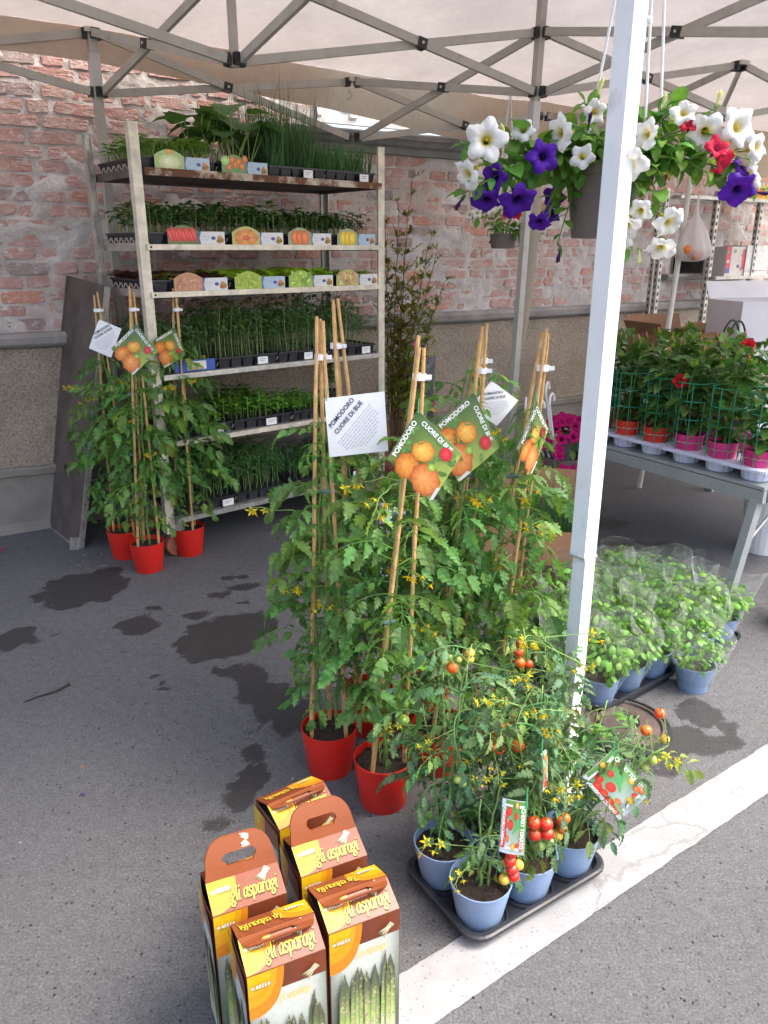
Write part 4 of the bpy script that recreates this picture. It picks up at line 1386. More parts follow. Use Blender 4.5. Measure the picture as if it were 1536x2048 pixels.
def pot_mesh(rt, rb_, h, mat, rim=.006, n=32, soil=.86):
    mb = MB()
    mb.lathe([(rb_ * .98, 0), (rb_, .002), (rb_ + (rt - rb_) * .8, h * .8), (rt - .0015, h * .965), (rt, h * .97), (rt, h), (rt - .003, h), (rt - .0035, h * .97), (rb_ + (rt - rb_) * .7, h * .7)], n)
    mb.add([(rb_ * .98 * math.cos(2 * math.pi * k / n), rb_ * .98 * math.sin(2 * math.pi * k / n), 0) for k in range(n)], [tuple(range(n))])
    return mb.mesh("pot", mat, False)
def soil_mesh(r0, z, seed=3):
    mb = MB(); vs, fs = [(0, 0, z + .004)], []
    n = 22
    for q in range(1, 6):
        for j in range(n):
            a = 2 * math.pi * j / n; rr = r0 * q / 5
            x, y = rr * math.cos(a), rr * math.sin(a)
            vs.append((x, y, z + .006 * noise.noise((x * 60, y * 60, seed)) + (.003 if q < 4 else -.001)))
    for j in range(n):
        fs.append((0, 1 + j, 1 + (j + 1) % n))
        for q in range(4):
            fs.append((1 + q * n + j, 1 + (q + 1) * n + j, 1 + (q + 1) * n + (j + 1) % n, 1 + q * n + (j + 1) % n))
    mb.add(vs, fs)
    return mb.mesh("soil", M_['soil'], True)
def smoothpot(me):
    me.polygons.foreach_set("use_smooth", [True] * len(me.polygons))
    try:
        me.set_sharp_from_angle(angle=R(40))
    except Exception:
        pass
    return me
RED_POT = smoothpot(pot_mesh(.079, .062, .142, M_['red_pot'], n=40))
RED_SOIL = soil_mesh(.072, .124)
BLUE_POT = smoothpot(pot_mesh(.0685, .05, .1, M_['blue_pot'], n=40))
BLUE_SOIL = soil_mesh(.063, .083, 9)

def bez(a, b_, c_, t):
    return a * (1 - t) ** 2 + b_ * 2 * t * (1 - t) + c_ * t * t
def tomato_plant(x, y, top, label, seed, nleaf=52, flowers=7, zmax=1.03, rad=1.0, canes=3, fruits=(), skip_az=None):
    r = random.Random(seed)
    t = thing("potted_tomato_plant", label, "tomato plant", (x, y, 0), 0, "tall tomato plants in red pots")
    obj("pot", RED_POT, t, Matrix.Rotation(r.random(), 4, 'Z')); obj("soil", RED_SOIL, t, Matrix.Rotation(r.random() * 6, 4, 'Z'))
    tp = Vector((top[0] - x, top[1] - y, top[2]))
    a0 = r.uniform(0, 6.28)
    for k in range(canes):
        a = a0 + 2 * math.pi * k / canes
        foot = Vector((.056 * math.cos(a), .056 * math.sin(a), .115))
        tip = tp + Vector((.0085 * math.cos(a), .0085 * math.sin(a), r.uniform(-.035, .03)))
        mb = MB()
        pts, rs = [], []
        for i in range(13):
            q = i / 12
            pts.append(foot.lerp(tip, q) + Vector((r.uniform(-.0012, .0012), r.uniform(-.0012, .0012), 0)))
            rs.append((.0058 - .0014 * q) * (1.16 if i % 3 == 1 else 1))
        mb.tube(pts, rs, 8); mb.build("cane", M_['bamboo'], t)
    mb = MB()
    cz = tp - Vector((0, 0, .07)) * 1.0 + (Vector((0, 0, .115)) - tp) * .02
    mb.tube([cz - Vector((0, 0, .007)), cz + Vector((0, 0, .007))], .0165, 10); mb.box(cz + Vector((.02, -.006, 0)), (.016, .006, .01))
    mb.build("clip", M_['tie'], t)
    # main stems climb the canes
    stems = []
    for k in range(2):
        a = a0 + .7 + k * 2.6
        p0 = Vector((.02 * math.cos(a), .02 * math.sin(a), .12)); p2 = Vector((tp.x * .8 + r.uniform(-.02, .02), tp.y * .8 + r.uniform(-.02, .02), zmax))
        p1 = Vector((.05 * math.cos(a), .05 * math.sin(a), zmax * .5))
        pts = [bez(p0, p1, p2, i / 14) + Vector((r.uniform(-.005, .005), r.uniform(-.005, .005), 0)) for i in range(15)]
        stems.append(pts)
        mb = MB(); mb.tube(pts, [.0055 - .0035 * i / 14 for i in range(15)], 6); mb.build("stem", M_['stem'], t, smooth=True)
    for k in range(3):
        q = (.3, .55, .8)[k]
        c = stems[0][int(q * 14)]
        mb = MB(); mb.tube([c - Vector((.018, 0, 0)), c + Vector((.018, 0, .003))], .006, 6); mb.build("stem_clip", M_['tie_blue'], t)
    for k in range(nleaf):
        q = (k + r.random()) / nleaf
        q = .13 + .87 * q ** .9
        st = stems[k % 2]
        f = q * 13.5
        i = min(13, int(f))
        p = st[i].lerp(st[i + 1], f - i)
        a = k * 2.399 + r.uniform(-.5, .5)
        if skip_az and abs((a - skip_az + math.pi) % (2 * math.pi) - math.pi) < .8 and q > .62 and r.random() < .8:
            continue
        e = r.uniform(-.15, .75) if q > .38 else r.uniform(.1, .7)
        big = q < .8
        me = (r.choice(TOML) if r.random() < .87 else r.choice(TOMC)) if big else r.choice(TOMS if r.random() < .6 else TOML)
        s = r.uniform(.7, 1.15) * rad * (1.0 if q > .35 else .75) * (1.0 if big else .8)
        d = azel(a, e)
        off = d * r.uniform(.0, .05)
        if off.length > .02:
            pass
        obj("leaf", me, t, frame(p, d, (0, 0, 1)) @ Matrix.Rotation(r.uniform(-.5, .5), 4, 'X') @ Matrix.Scale(s, 4))
    for k in range(max(1, int(flowers * .7))):
        q = r.uniform(.45, .98)
        st = stems[k % 2]; p = st[int(q * 14)]
        a = r.uniform(math.pi * 1.0, math.pi * 2.0) if r.random() < .75 else r.uniform(0, 6.28)
        d = azel(a, r.uniform(-.1, .5))
        ln = r.uniform(.05, .12) * rad
        mb = MB(); tip = p + d * ln; mb.tube([p, p + d * ln * .6 + Vector((0, 0, .01)), tip], [.0018, .0015, .0012], 4); 
        stalk = mb.build("flower_stalk", M_['stem'], t)
        obj("flower_truss", r.choice(TRS), stalk, frame(tip, d, (0, 0, 1)) @ Matrix.Scale(r.uniform(.9, 1.25), 4))
    for kind, fx, fy, fz, s in fruits:
        obj("tomato", FR[kind], t, Matrix.Translation((fx - x, fy - y, fz)) @ Matrix.Rotation(r.uniform(-.3, .3), 4, 'X') @ Matrix.Scale(s, 4))
    return t
tomato_plant(-.155, 1.86, (-.158, 1.95, 1.25), "tall tomato plant in a red pot, leftmost of the middle group, behind the white tag", 11, 76, 7)
tomato_plant(-.002, 1.722, (.082, 1.755, 1.23), "tall tomato plant in the front red pot with green fruit low on its stem", 12, 72, 6,
             fruits=(('big_green', .03, 1.665, .335, 1), ('mid_green', .0, 1.66, .295, 1.1), ('mid_green', -.03, 1.655, .305, .9), ('mid_green', .045, 1.66, .292, 1), ('mid_green', -.01, 1.67, .33, .8)), skip_az=-1.57)
tomato_plant(.158, 1.875, (.255, 2.02, 1.205), "tall tomato plant behind the cherry tomatoes with two crossed tags near its top", 13, 74, 6, zmax=1.08)
tomato_plant(-.05, 2.06, (-.13, 2.10, 1.26), "tall tomato plant at the back left of the middle group, its canes leaning left", 14, 58, 4, zmax=1.0)
tomato_plant(.13, 2.11, (.272, 2.13, 1.215), "tall tomato plant at the back of the middle group with a white tag", 15, 64, 5, zmax=1.14)
tomato_plant(.315, 1.97, (.404, 1.96, 1.22), "tall tomato plant nearest the white pole with a narrow turned tag", 16, 68, 7, zmax=1.06, fruits=(('big_green', .345, 1.87, .43, .8),))
tomato_plant(-1.255, 3.48, (-1.25, 3.46, 1.255), "tomato plant in a red pot against the leaning board with a white tag", 17, 60, 5, canes=2, rad=1.05, zmax=1.0)
tomato_plant(-1.095, 3.315, (-1.043, 3.30, 1.27), "tomato plant in the foremost red pot of the left group with a picture tag", 18, 70, 6, rad=1.05, zmax=1.03)
tomato_plant(-.955, 3.52, (-.915, 3.50, 1.255), "tomato plant in a red pot close to the trolley shelves", 19, 64, 6, rad=1.1, zmax=1.05)

# ------------------------------------------------------------------ cherry tomatoes in their tray
EA = Vector((.839, .545, 0)).normalized(); EB = Vector((-EA.y, EA.x, 0))
CTM = Matrix((EA, EB, Vector((0, 0, 1)))).transposed().to_4x4(); CTM.translation = (.192, 1.235, 0)
ct = thing("plant_tray", "black carrying tray under six light blue pots of cherry tomatoes", "plant tray", M=CTM)
mb = MB()
LX, LY = .405, .268
def rrect(x0, y0, x1, y1, rad, n=5):
    pts = []
    for cx, cy, a0 in ((x1 - rad, y0 + rad, -90), (x1 - rad, y1 - rad, 0), (x0 + rad, y1 - rad, 90), (x0 + rad, y0 + rad, 180)):
        for k in range(n + 1):
            a = R(a0 + 90 * k / n)
            pts.append((cx + rad * math.cos(a), cy + rad * math.sin(a)))
    return pts
def ringstack(mb, rings):
    vs, fs = [], []
    n = len(rings[0][0])
    for pts, z in rings:
        vs += [(x, y, z) for x, y in pts]
    for i in range(len(rings) - 1):
        for j in range(n):
            fs.append((i * n + j, i * n + (j + 1) % n, (i + 1) * n + (j + 1) % n, (i + 1) * n + j))
    fs.append(tuple((len(rings) - 1) * n + j for j in range(n)))
    mb.add(vs, fs)
ringstack(mb, [(rrect(.012, .012, LX - .012, LY - .012, .04), .002), (rrect(.006, .006, LX - .006, LY - .006, .04), .026), (rrect(-.006, -.006, LX + .006, LY + .006, .045), .026), (rrect(-.006, -.006, LX + .006, LY + .006, .045), .034), (rrect(-.001, -.001, LX + .001, LY + .001, .042), .036), (rrect(.008, .008, LX - .008, LY - .008, .036), .036), (rrect(.012, .012, LX - .012, LY - .012, .034), .018)])
mb.build("tray", M_['black_tray'], ct)
for i in range(3):
    for j in range(2):
        mb = MB(); mb.lathe([(.048, .0185), (.058, .0185), (.06, .024), (.064, .024), (.066, .0185)], 24, (.065 + .137 * i, .066 + .135 * j, 0)); mb.build("pot_ring", M_['black_tray'], ct)
def cherry_plant(i, j, label, seed, h, nleaf, fruits, flowers, lean=(0, 0), rad=1.0):
    r = random.Random(seed)
    p = CTM @ Vector((.065 + .137 * i, .066 + .135 * j, .0195))
    t = thing("cherry_tomato_plant", label, "tomato plant", p, 0, "cherry tomatoes in light blue pots")
    obj("pot", BLUE_POT, t); obj("soil", BLUE_SOIL, t, Matrix.Rotation(r.random() * 6, 4, 'Z'))
    stems = []
    for k in range(4):
        a = r.uniform(0, 6.28)
        p0 = Vector((.012 * math.cos(a), .012 * math.sin(a), .08)); sp = r.uniform(.03, .09) * rad
        p2 = Vector((lean[0] + sp * math.cos(a), lean[1] + sp * math.sin(a), .09 + h * r.uniform(.75, 1.1)))
        p1 = Vector((p2.x * .2, p2.y * .2, p2.z * .6))
        pts = [bez(p0, p1, p2, q / 10) + Vector((r.uniform(-.004, .004), r.uniform(-.004, .004), 0)) for q in range(11)]
        stems.append(pts)
        mb = MB(); mb.tube(pts, [.0042 - .0024 * q / 10 for q in range(11)], 5); mb.build("stem", M_['stem'], t, smooth=True)
    for k in range(nleaf):
        q = .15 + .85 * ((k + r.random()) / nleaf) ** .85
        st = stems[k % 4]; f = q * 9.9; ii = int(f)
        pp = st[ii].lerp(st[ii + 1], f - ii)
        a = k * 2.399 + r.uniform(-.6, .6); e = r.uniform(-.3, .7)
        me = r.choice(CHL) if q > .3 or r.random() < .5 else r.choice(CHD)
        if k % 8 == 7: continue
        obj("leaf", me, t, frame(pp, azel(a, e), (0, 0, 1)) @ Matrix.Rotation(r.uniform(-.7, .7), 4, 'X') @ Matrix.Scale(r.uniform(.7, 1.25) * rad, 4))
    for k in range(max(1, int(flowers * .75))):
        st = stems[k % 4]; pp = st[r.randrange(5, 11)]
        d = azel(r.uniform(math.pi * .9, math.pi * 2.1), r.uniform(-.1, .6)); ln = r.uniform(.04, .1)
        mb = MB(); tip = pp + d * ln; mb.tube([pp, tip], [.0015, .001], 4); sk = mb.build("flower_stalk", M_['stem'], t)
        obj("flower_truss", r.choice(TRS), sk, frame(tip, d, (0, 0, 1)) @ Matrix.Scale(r.uniform(.7, .95), 4))
    for kind, fx, fy, fz, s in fruits:
        fp = Vector((fx, fy, fz)) - p
        best = min((q for st in stems for q in st[3:]), key=lambda v: (v - fp).length)
        mb = MB(); mb.tube([best, best.lerp(fp, .6) + Vector((0, 0, .02)), fp + Vector((0, 0, .016 * s))], [.0017, .0013, .001], 4); mb.build("fruit_stalk", M_['stem'], t)
        obj("tomato", FR[kind], t, Matrix.Translation(fp) @ Matrix.Rotation(r.uniform(-.4, .4), 4, 'X') @ Matrix.Rotation(r.uniform(0, 6), 4, 'Z') @ Matrix.Scale(s, 4))
FRUITS_HERE = True
cherry_plant(0, 0, "cherry tomato plant in the foremost blue pot, four red fruit hanging over its rim", 21, .19, 24,
  (('red', 0.261, 1.270, 0.239, .95), ('red', 0.260, 1.270, 0.217, .95), ('red', 0.265, 1.270, 0.196, .95), ('red', 0.269, 1.270, 0.178, .95), ('yellow', 0.282, 1.290, 0.188, 1), ('yellow', 0.250, 1.268, 0.172, 1)), 3, (.03, .02), .8)
cherry_plant(1, 0, "cherry tomato plant with a cluster of four shiny red fruit beside the small upright tag", 22, .36, 52,
  (('red', 0.318, 1.330, 0.262, 1.05), ('red', 0.344, 1.330, 0.259, 1.05), ('red', 0.322, 1.330, 0.232, 1.05), ('red', 0.348, 1.330, 0.234, 1.05), ('green', 0.334, 1.330, 0.203, 1.3), ('green', 0.352, 1.330, 0.212, 1.2), ('green', .33, 1.34, .195, 1.2)), 7, (.0, .05))
cherry_plant(2, 0, "cherry tomato plant leaning right over the white line with orange fruit and a tilted tag", 23, .30, 50,
  (('ripe', 0.394, 1.400, 0.209, 1), ('orange', 0.399, 1.400, 0.186, .9), ('yellow', 0.388, 1.400, 0.168, 1.2), ('orange', 0.403, 1.400, 0.214, .9), ('orange', 0.606, 1.520, 0.359, 1), ('ripe', 0.641, 1.540, 0.391, .95), ('yellow', 0.644, 1.500, 0.350, .9), ('green', 0.621, 1.500, 0.293, 1.3), ('green', 0.645, 1.500, 0.304, 1.1), ('green', 0.606, 1.500, 0.272, 1.1)), 6, (.12, .04), 1.05)
cherry_plant(0, 1, "cherry tomato plant at the left corner of the tray with yellowing lower leaves", 24, .42, 56,
  (('green', 0.160, 1.400, 0.316, .9), ('green', 0.172, 1.400, 0.306, .9), ('orange', 0.152, 1.500, 0.536, 1.05), ('yellow', 0.189, 1.500, 0.572, .9), ('green', 0.145, 1.500, 0.561, .8), ('green', 0.165, 1.500, 0.555, .8), ('yellow', 0.190, 1.500, 0.557, .8), ('green', 0.135, 1.500, 0.552, .9)), 6, (.02, .06))
cherry_plant(1, 1, "cherry tomato plant in the middle of the back row with orange red fruit", 25, .45, 60,
  (('red', 0.213, 1.450, 0.424, 1), ('orange', 0.251, 1.450, 0.411, 1.3), ('ripe', 0.247, 1.455, 0.382, 1.1), ('ripe', 0.289, 1.470, 0.425, .95), ('orange', 0.297, 1.440, 0.374, 1.05), ('orange', 0.241, 1.450, 0.366, 1)), 9, (.03, -.03))
cherry_plant(2, 1, "cherry tomato plant beside the foot of the white pole with many yellow flowers", 26, .46, 62,
  (('ripe', 0.321, 1.600, 0.541, .85), ('ripe', 0.316, 1.600, 0.520, .9), ('ripe', 0.341, 1.600, 0.487, .8), ('orange', 0.320, 1.600, 0.491, 1)), 12, (.0, -.02))

# ================================================================== PICTURE TAGS HANGING FROM THE PLANTS
def tag_frame(top, right, bottom, left, tilt=0):
    T_, Rr, B, L = map(Vector, (top, right, bottom, left))
    c = (T_ + Rr + B + L) / 4
    ex, ey = (Rr - L) / 2, (T_ - B) / 2
    n = ex.cross(ey).normalized()
    return c, ex, ey, n
def plant_tag(corners, label, kind, bend=.006, cat="plant tag"):
    c, ex, ey, n = tag_frame(*corners)
    t = thing("plant_tag", label, cat, c, 0, "plant tags")
    def P(x, y, z):
        return ex * x + ey * y + n * (z + .0008 + bend * (1 - (x + y) ** 2) * .5 - bend * .25)
    mb = MB()
    K = 8
    def cell(i, j, s):
        a, b_ = i * 2 - 1, j * 2 - 1           # along the two sides of the square
        x, y = (a + b_) / 2, (b_ - a) / 2
        return P(x, y, -.0008 + s * .0007)
    for s in (1, -1):
        vs = [cell(i / K, j / K, s) for j in range(K + 1) for i in range(K + 1)]
        fs = [(j * (K + 1) + i, j * (K + 1) + i + 1, (j + 1) * (K + 1) + i + 1, (j + 1) * (K + 1) + i) for j in range(K) for i in range(K)]
        if s > 0: fs = [tuple(reversed(f)) for f in fs]
        mb.add(vs, fs)
    cardo = mb.build("card", M_['tag_white'], t)
    pr = Print(P)
    r = random.Random(len(label))
    def sq(a, b_, c_, d_, col, nx=6, ny=6):
        z = .0003 + pr.lay * .0002
        vs, cs = [], []
        for j in range(ny + 1):
            for i in range(nx + 1):
                u, v = a + (c_ - a) * i / nx, b_ + (d_ - b_) * j / ny
                x, y = (u + v) / 2, (v - u) / 2
                vs.append(P(x, y, z)); cs.append(col(x, y) if callable(col) else col)
        pr.add(vs, [(j * (nx + 1) + i, (j + 1) * (nx + 1) + i, (j + 1) * (nx + 1) + i + 1, j * (nx + 1) + i + 1) for j in range(ny) for i in range(nx)], cs)
    def put(text, x, y, dx, dy, size, mat, bold=.02, align='CENTER', sp=1.0):
        d = (P(x + dx * .01, y + dy * .01, 0) - P(x - dx * .01, y - dy * .01, 0)).normalized()
        lettering("lettering", text, mat, size, cardo, frame(P(x, y, .0018), d, n), bold, 0, align, sp)
    side = (ex + ey).length; side2 = (ex - ey).length
    if kind == 'back':
        put("POMODORO", .0, .42, 1, 0, side * .105, M_['ink_navy'], .016)
        put("CUORE DI BUE", .02, .22, 1, 0, side * .105, M_['ink_navy'], .016)
        for k in range(9):
            y = .06 - k * .068
            w = .62 if k < 5 else .62 - (k - 4) * .09
            x = -w + .02
            while x < w - .1:
                l = r.uniform(.03, .1)
                pr.rect(x, y, x + l, y + .022, (.52, .53, .58)); x += l + .02
    elif kind == 'cuore':
        def bgc(x, y):
            v = .5 + .5 * noise.noise((x * 2.3, y * 2.3, 3))
            base = Vector((.03, .10, .025)).lerp(Vector((.42, .52, .1)), max(0, min(1, .55 - .55 * y + .5 * x * (y < 0))) * (.4 + v * .8))
            return tuple(base)
        sq(-1, -1, 1, 1, bgc, 14, 14); pr.up()
        for k in range(26):
            a = r.uniform(-.8, .8); b_ = r.uniform(-1, 1) * (1 - abs(a)) * .85
            v = r.uniform(.6, 1.3)
            pr.blob(a, b_, .10, .05, (.12 * v, .26 * v, .05 * v), (.1, .22, .05), 8, turn=r.uniform(0, 6))
            if k % 5 == 0: pr.up()
        pr.up()
        pr.blob(-.5, -.17, .36, .31, (.8, .3, .04), (.52, .1, .02), 32, .13, 8, .3); pr.up()
        pr.blob(-.08, -.5, .42, .39, (.84, .3, .07), (.55, .1, .03), 32, .13, 8, -.2); pr.up()
        pr.blob(-.02, .12, .32, .25, (.84, .42, .06), (.58, .16, .02), 32, .13, 8); pr.up()
        for k in range(5): pr.stroke([(-.02, .29), (-.02 + .12 * math.cos(.6 + k), .31 + .05 * math.sin(k * 2))], .02, (.12, .26, .05))
        pr.blob(.14, -.24, .1, .09, (.35, .55, .08), (.22, .4, .05), 12); pr.up()
        pr.blob(.57, .02, .17, .15, (.6, .03, .04), (.5, .02, .03), 18); pr.up()
        pr.poly([(-.05, -1 + .05), (.05, -.95), (.3, -.7), (.2, -.68)], (.75, .72, .66)); pr.up()
        put("POMODORO", -.405, .395, 1, 1, side * .118, M_['ink_white'], .03)
        put("CUORE DI BUE", .36, .38, 1, -1, side * .108, M_['ink_white'], .03)
    else:
        sq(-1, -1, 1, 1, lambda x, y: tuple(Vector((.12, .3, .07)).lerp(Vector((.62, .66, .74)), max(0, min(1, .25 - y * .9 + .2 * x)))), 10, 10); pr.up()
        pr.poly([(-.1, .95), (.1, .9), (.22, .3), (.08, -.2), (-.05, .2)], (.1, .36, .12)); pr.up()
        for k, (x, y, q) in enumerate(((-.5, .1, .13), (-.55, -.12, .13), (-.4, -.3, .14), (-.25, -.5, .14), (-.1, -.72, .14), (-.15, .3, .1), (-.18, -.08, .15), (.45, .2, .11), (.55, .02, .1), (.5, -.2, .1), (.35, -.35, .12), (.7, .0, .12), (.15, .6, .1), (-.35, .5, .1), (-.02, -.45, .1))):
            c_ = ((.75, .05, .03), (.78, .2, .05), (.75, .45, .08))[(k * 2) % 3 if k > 6 else 0]
            pr.blob(x, y, q, q * .95, c_, tuple(v * .7 for v in c_), 14); 
            if k % 4 == 3: pr.up()
        pr.up()
        pr.poly([(-1, 0), (-.86, .14), (-.72, -.08), (-.86, -.14)], (.55, .66, .78)); pr.up()
        for a, b_, w in ((-.84, .04, .05),):
            pr.stroke([(-.8, .02), (-.52, .3)], .055, (.85, .85, .85)); pr.stroke([(.1, -.68), (.62, -.16)], .06, (.85, .85, .85)); pr.stroke([(-.22, .6), (-.06, .76)], .07, (.85, .85, .85))
        z1 = min(side2 * .092, side * .22); s1 = 1 - 2 * 1.1 * z1 / side; put("CHERRY TOMATO", s1 / 2, s1 / 2, 1, -1, z1, M_['ink_white'], .03)
        z2 = min(side2 * .066, side * .2); s2 = 1 - .5 * z2 / side; put("POMODORO CILIEGINO", -s2 / 2, -s2 / 2, 1, -1, z2, M_['ink_white'], .03)
    pr.build("print", M_['print'], cardo)
    mb = MB()
    p0 = P(0, .93, 0)
    mb.tube([p0 + n * .004, p0 + Vector((0, .004, .012)), p0 + Vector((.002, .012, .03))], .0013, 5, (.03, .3, .12))
    mb.build("twist_tie", M_['print'], t)
    return t
M_['tag_white'] = pbr("white_tag_card", (.8, .8, .8), .5, 0, .03, 20)
plant_tag(((-.139, 1.80, 1.08), (0.0, 1.785, 1.098), (.011, 1.785, .957), (-.132, 1.80, .936)), "large white tag with dark lettering on the leftmost plant of the middle group", 'back')
plant_tag(((.076, 1.66, 1.078), (.171, 1.655, .985), (.109, 1.65, .87), (.004, 1.655, .973)), "foremost diamond picture tag of ribbed orange tomatoes", 'cuore')
plant_tag(((.219, 1.9, 1.085), (.295, 1.885, .932), (.185, 1.88, .857), (.126, 1.89, .981)), "picture tag half hidden behind the foremost diamond tag", 'cuore')
plant_tag(((.288, 2.05, 1.084), (.362, 2.07, 1.022), (.308, 2.05, .961), (.228, 2.04, 1.011)), "white tag showing its text side behind leaves right of the picture tags", 'back')
plant_tag(((.376, 1.88, 1.065), (.42, 1.93, .973), (.373, 1.88, .876), (.326, 1.83, .945)), "narrow looking picture tag turned sideways near the white pole", 'cuore')
plant_tag(((-1.23, 3.40, 1.134), (-1.124, 3.38, 1.085), (-1.186, 3.37, .975), (-1.278, 3.39, 1.001)), "white tag with dark lettering in front of the leaning board", 'back')
plant_tag(((-1.013, 3.23, 1.125), (-.937, 3.22, 1.014), (-1.043, 3.21, .917), (-1.128, 3.22, 1.026)), "picture tag of orange tomatoes on the foremost left plant", 'cuore')
plant_tag(((-.909, 3.42, 1.094), (-.876, 3.44, .972), (-.966, 3.40, .92), (-.998, 3.38, 1.041)), "picture tag in front of the trolley post, partly behind another tag", 'cuore')
plant_tag(((.284, 1.262, .372), (.287, 1.255, .243), (.231, 1.252, .26), (.238, 1.262, .378)), "small upright cherry tomato tag over the foremost blue pot", 'cherry')
plant_tag(((.502, 1.43, .372), (.598, 1.42, .271), (.523, 1.405, .201), (.435, 1.41, .316)), "tilted cherry tomato tag hanging out over the white line", 'cherry')
plant_tag(((.318, 1.31, .449), (.336, 1.345, .432), (.342, 1.345, .345), (.322, 1.30, .362)), "cherry tomato tag seen nearly edge on among the leaves", 'cherry')

# ================================================================== ASPARAGUS CARTONS
BWd, BDp, BH, RH = .131, .11, .331, .354
BROWN = (.17, .04, .014); YELW = (.62, .38, .008); ORNG = (.58, .2, .01); DKB = (.07, .022, .014)
def bundle(pr, x, y, s, turn):
    c, n = math.cos(turn), math.sin(turn)
    def q(px, py): return (x + (px * c - py * n) * s, y + (px * n + py * c) * s)
    for k in range(6):
        o = (k - 2.5) * .11
        col = ((.66, .66, .4), (.42, .5, .26), (.75, .74, .56))[k % 3]
        pr.stroke([q(-.7, o * 1.5), q(0, o * .7), q(.6, o)], .07 * s, col)
        pr.stroke([q(-.9, o * 1.9), q(-.6, o * 1.4)], .06 * s, (.12, .16, .06))
        if k % 2: pr.stroke([q(-.5, o * 1.3 + .05), q(.5, o + .05)], .025 * s, (.05, .07, .03))
    pr.up()
def logo(pr, x, y, s, flip=False):
    f = -1 if flip else 1
    pr.blob(x + .1 * s * f, y + .1 * s * f, .16 * s, .14 * s, (.75, .7, .5), (.3, .18, .03), 10, .2, 6); pr.up()
    LET = {'G': [[(.8, .8), (.4, 1), (.05, .5), (.4, 0), (.8, .2), (.8, .5), (.5, .5)]], 'R': [[(.1, 0), (.1, 1), (.6, 1), (.7, .7), (.1, .5), (.75, 0)]], 'E': [[(.7, 1), (.1, 1), (.1, 0), (.7, 0)], [(.1, .5), (.6, .5)]], 'N': [[(.1, 0), (.1, 1), (.75, 0), (.75, 1)]]}
    for lay, (col, off, w) in enumerate((((.2, .1, .02), (.02, -.02), .07), ((.85, .84, .76), (0, 0), .042))):
        for i, ch in enumerate("GREEN"):
            for st in LET[ch]:
                pr.stroke([(x + f * ((.3 + .17 * i + px * .14) * s + off[0] * s), y + f * (py * .22 * s + .02 * s + off[1] * s)) for px, py in st], w * s, col)
        pr.up()
    pr.stroke([(x + f * .1 * s, y - f * .07 * s), (x + f * 1.15 * s, y - f * .07 * s)], .035 * s, (.25, .12, .02)); pr.up()
def corner_sun(pr, w, y0, y1, flip=False):
    """yellow corner fading through orange rings"""
    h = y1 - y0
    X = (lambda x: w - x) if flip else (lambda x: x)
    Y = (lambda y: y1 - (y - y0)) if flip else (lambda y: y)
    for k, (rx, ry, c_) in enumerate(((.46, 1.0, ORNG), (.37, .72, (.6, .29, .008)), (.29, .45, YELW))):
        pts = [(X(0), Y(y1)), (X(rx * w), Y(y1))]
        n = 10
        for i in range(1, n + 1):
            a = math.pi / 2 * i / n
            pts.append((X(rx * w * math.cos(a) ** .7), Y(y1 - (h * ry) * math.sin(a))))
        pr.poly(pts, c_); pr.up()
def spears(pr, x0, x1, y0, y1, seed, n=9):
    r = random.Random(seed)
    W_, H_ = x1 - x0, y1 - y0
    pr.rect(x0 + .02 * W_, y0, x1 - .02 * W_, y0 + .62 * H_, (.05, .06, .03)); pr.up()
    order = list(range(n)); r.shuffle(order)
    for k in order:
        cx = x0 + W_ * (k + .5) / n; w = W_ / n * r.uniform(.85, 1.5); top = y0 + H_ * r.uniform(.78, .93)
        if k in (n - 3,): top = y0 + H_ * .99
        lean = r.uniform(-.06, .06) * W_ + (.06 * W_ if top > y0 + .96 * H_ else 0)
        N_ = 12
        vs, cs = [], []
        for i in range(N_ + 1):
            t = i / N_
            hw = w / 2 * (1 if t < .72 else (1.12 if t < .84 else max(.06, (1 - t) / .16)))
            y = y0 + (top - y0) * t; xx = cx + lean * t * t
            base = Vector((.8, .8, .62)).lerp(Vector((.36, .5, .13)), min(1, t / .42)) if t < .42 else Vector((.36, .5, .13)).lerp(Vector((.11, .13, .065)), min(1, (t - .42) / .38))
            for q, sh in ((-1, .62), (-.35, 1.1), (.35, 1.0), (1, .55)):
                vs.append(pr.P(xx + hw * q, y, .0004 + pr.lay * .00022)); cs.append(tuple(base * sh))
        pr.add(vs, [(i * 4 + j, i * 4 + j + 1, (i + 1) * 4 + j + 1, (i + 1) * 4 + j) for i in range(N_) for j in range(3)], cs)
        pr.up()
        for i in range(24):
            t = .25 + .03 * i
            y = y0 + (top - y0) * t; xx = cx + lean * t * t + w * r.uniform(-.3, .3); s = w * r.uniform(.22, .34) * (1 if t < .7 else .8)
            c_ = ((.52, .46, .25), (.45, .36, .24), (.22, .3, .12), (.34, .24, .26))[r.randrange(4)] if t < .75 else ((.09, .11, .06), (.26, .32, .14), (.14, .09, .1))[r.randrange(3)]
            pr.poly([(xx - s, y), (xx + s, y - s * .2), (xx + s * .1, y + s * 1.5)], c_)
        pr.up()
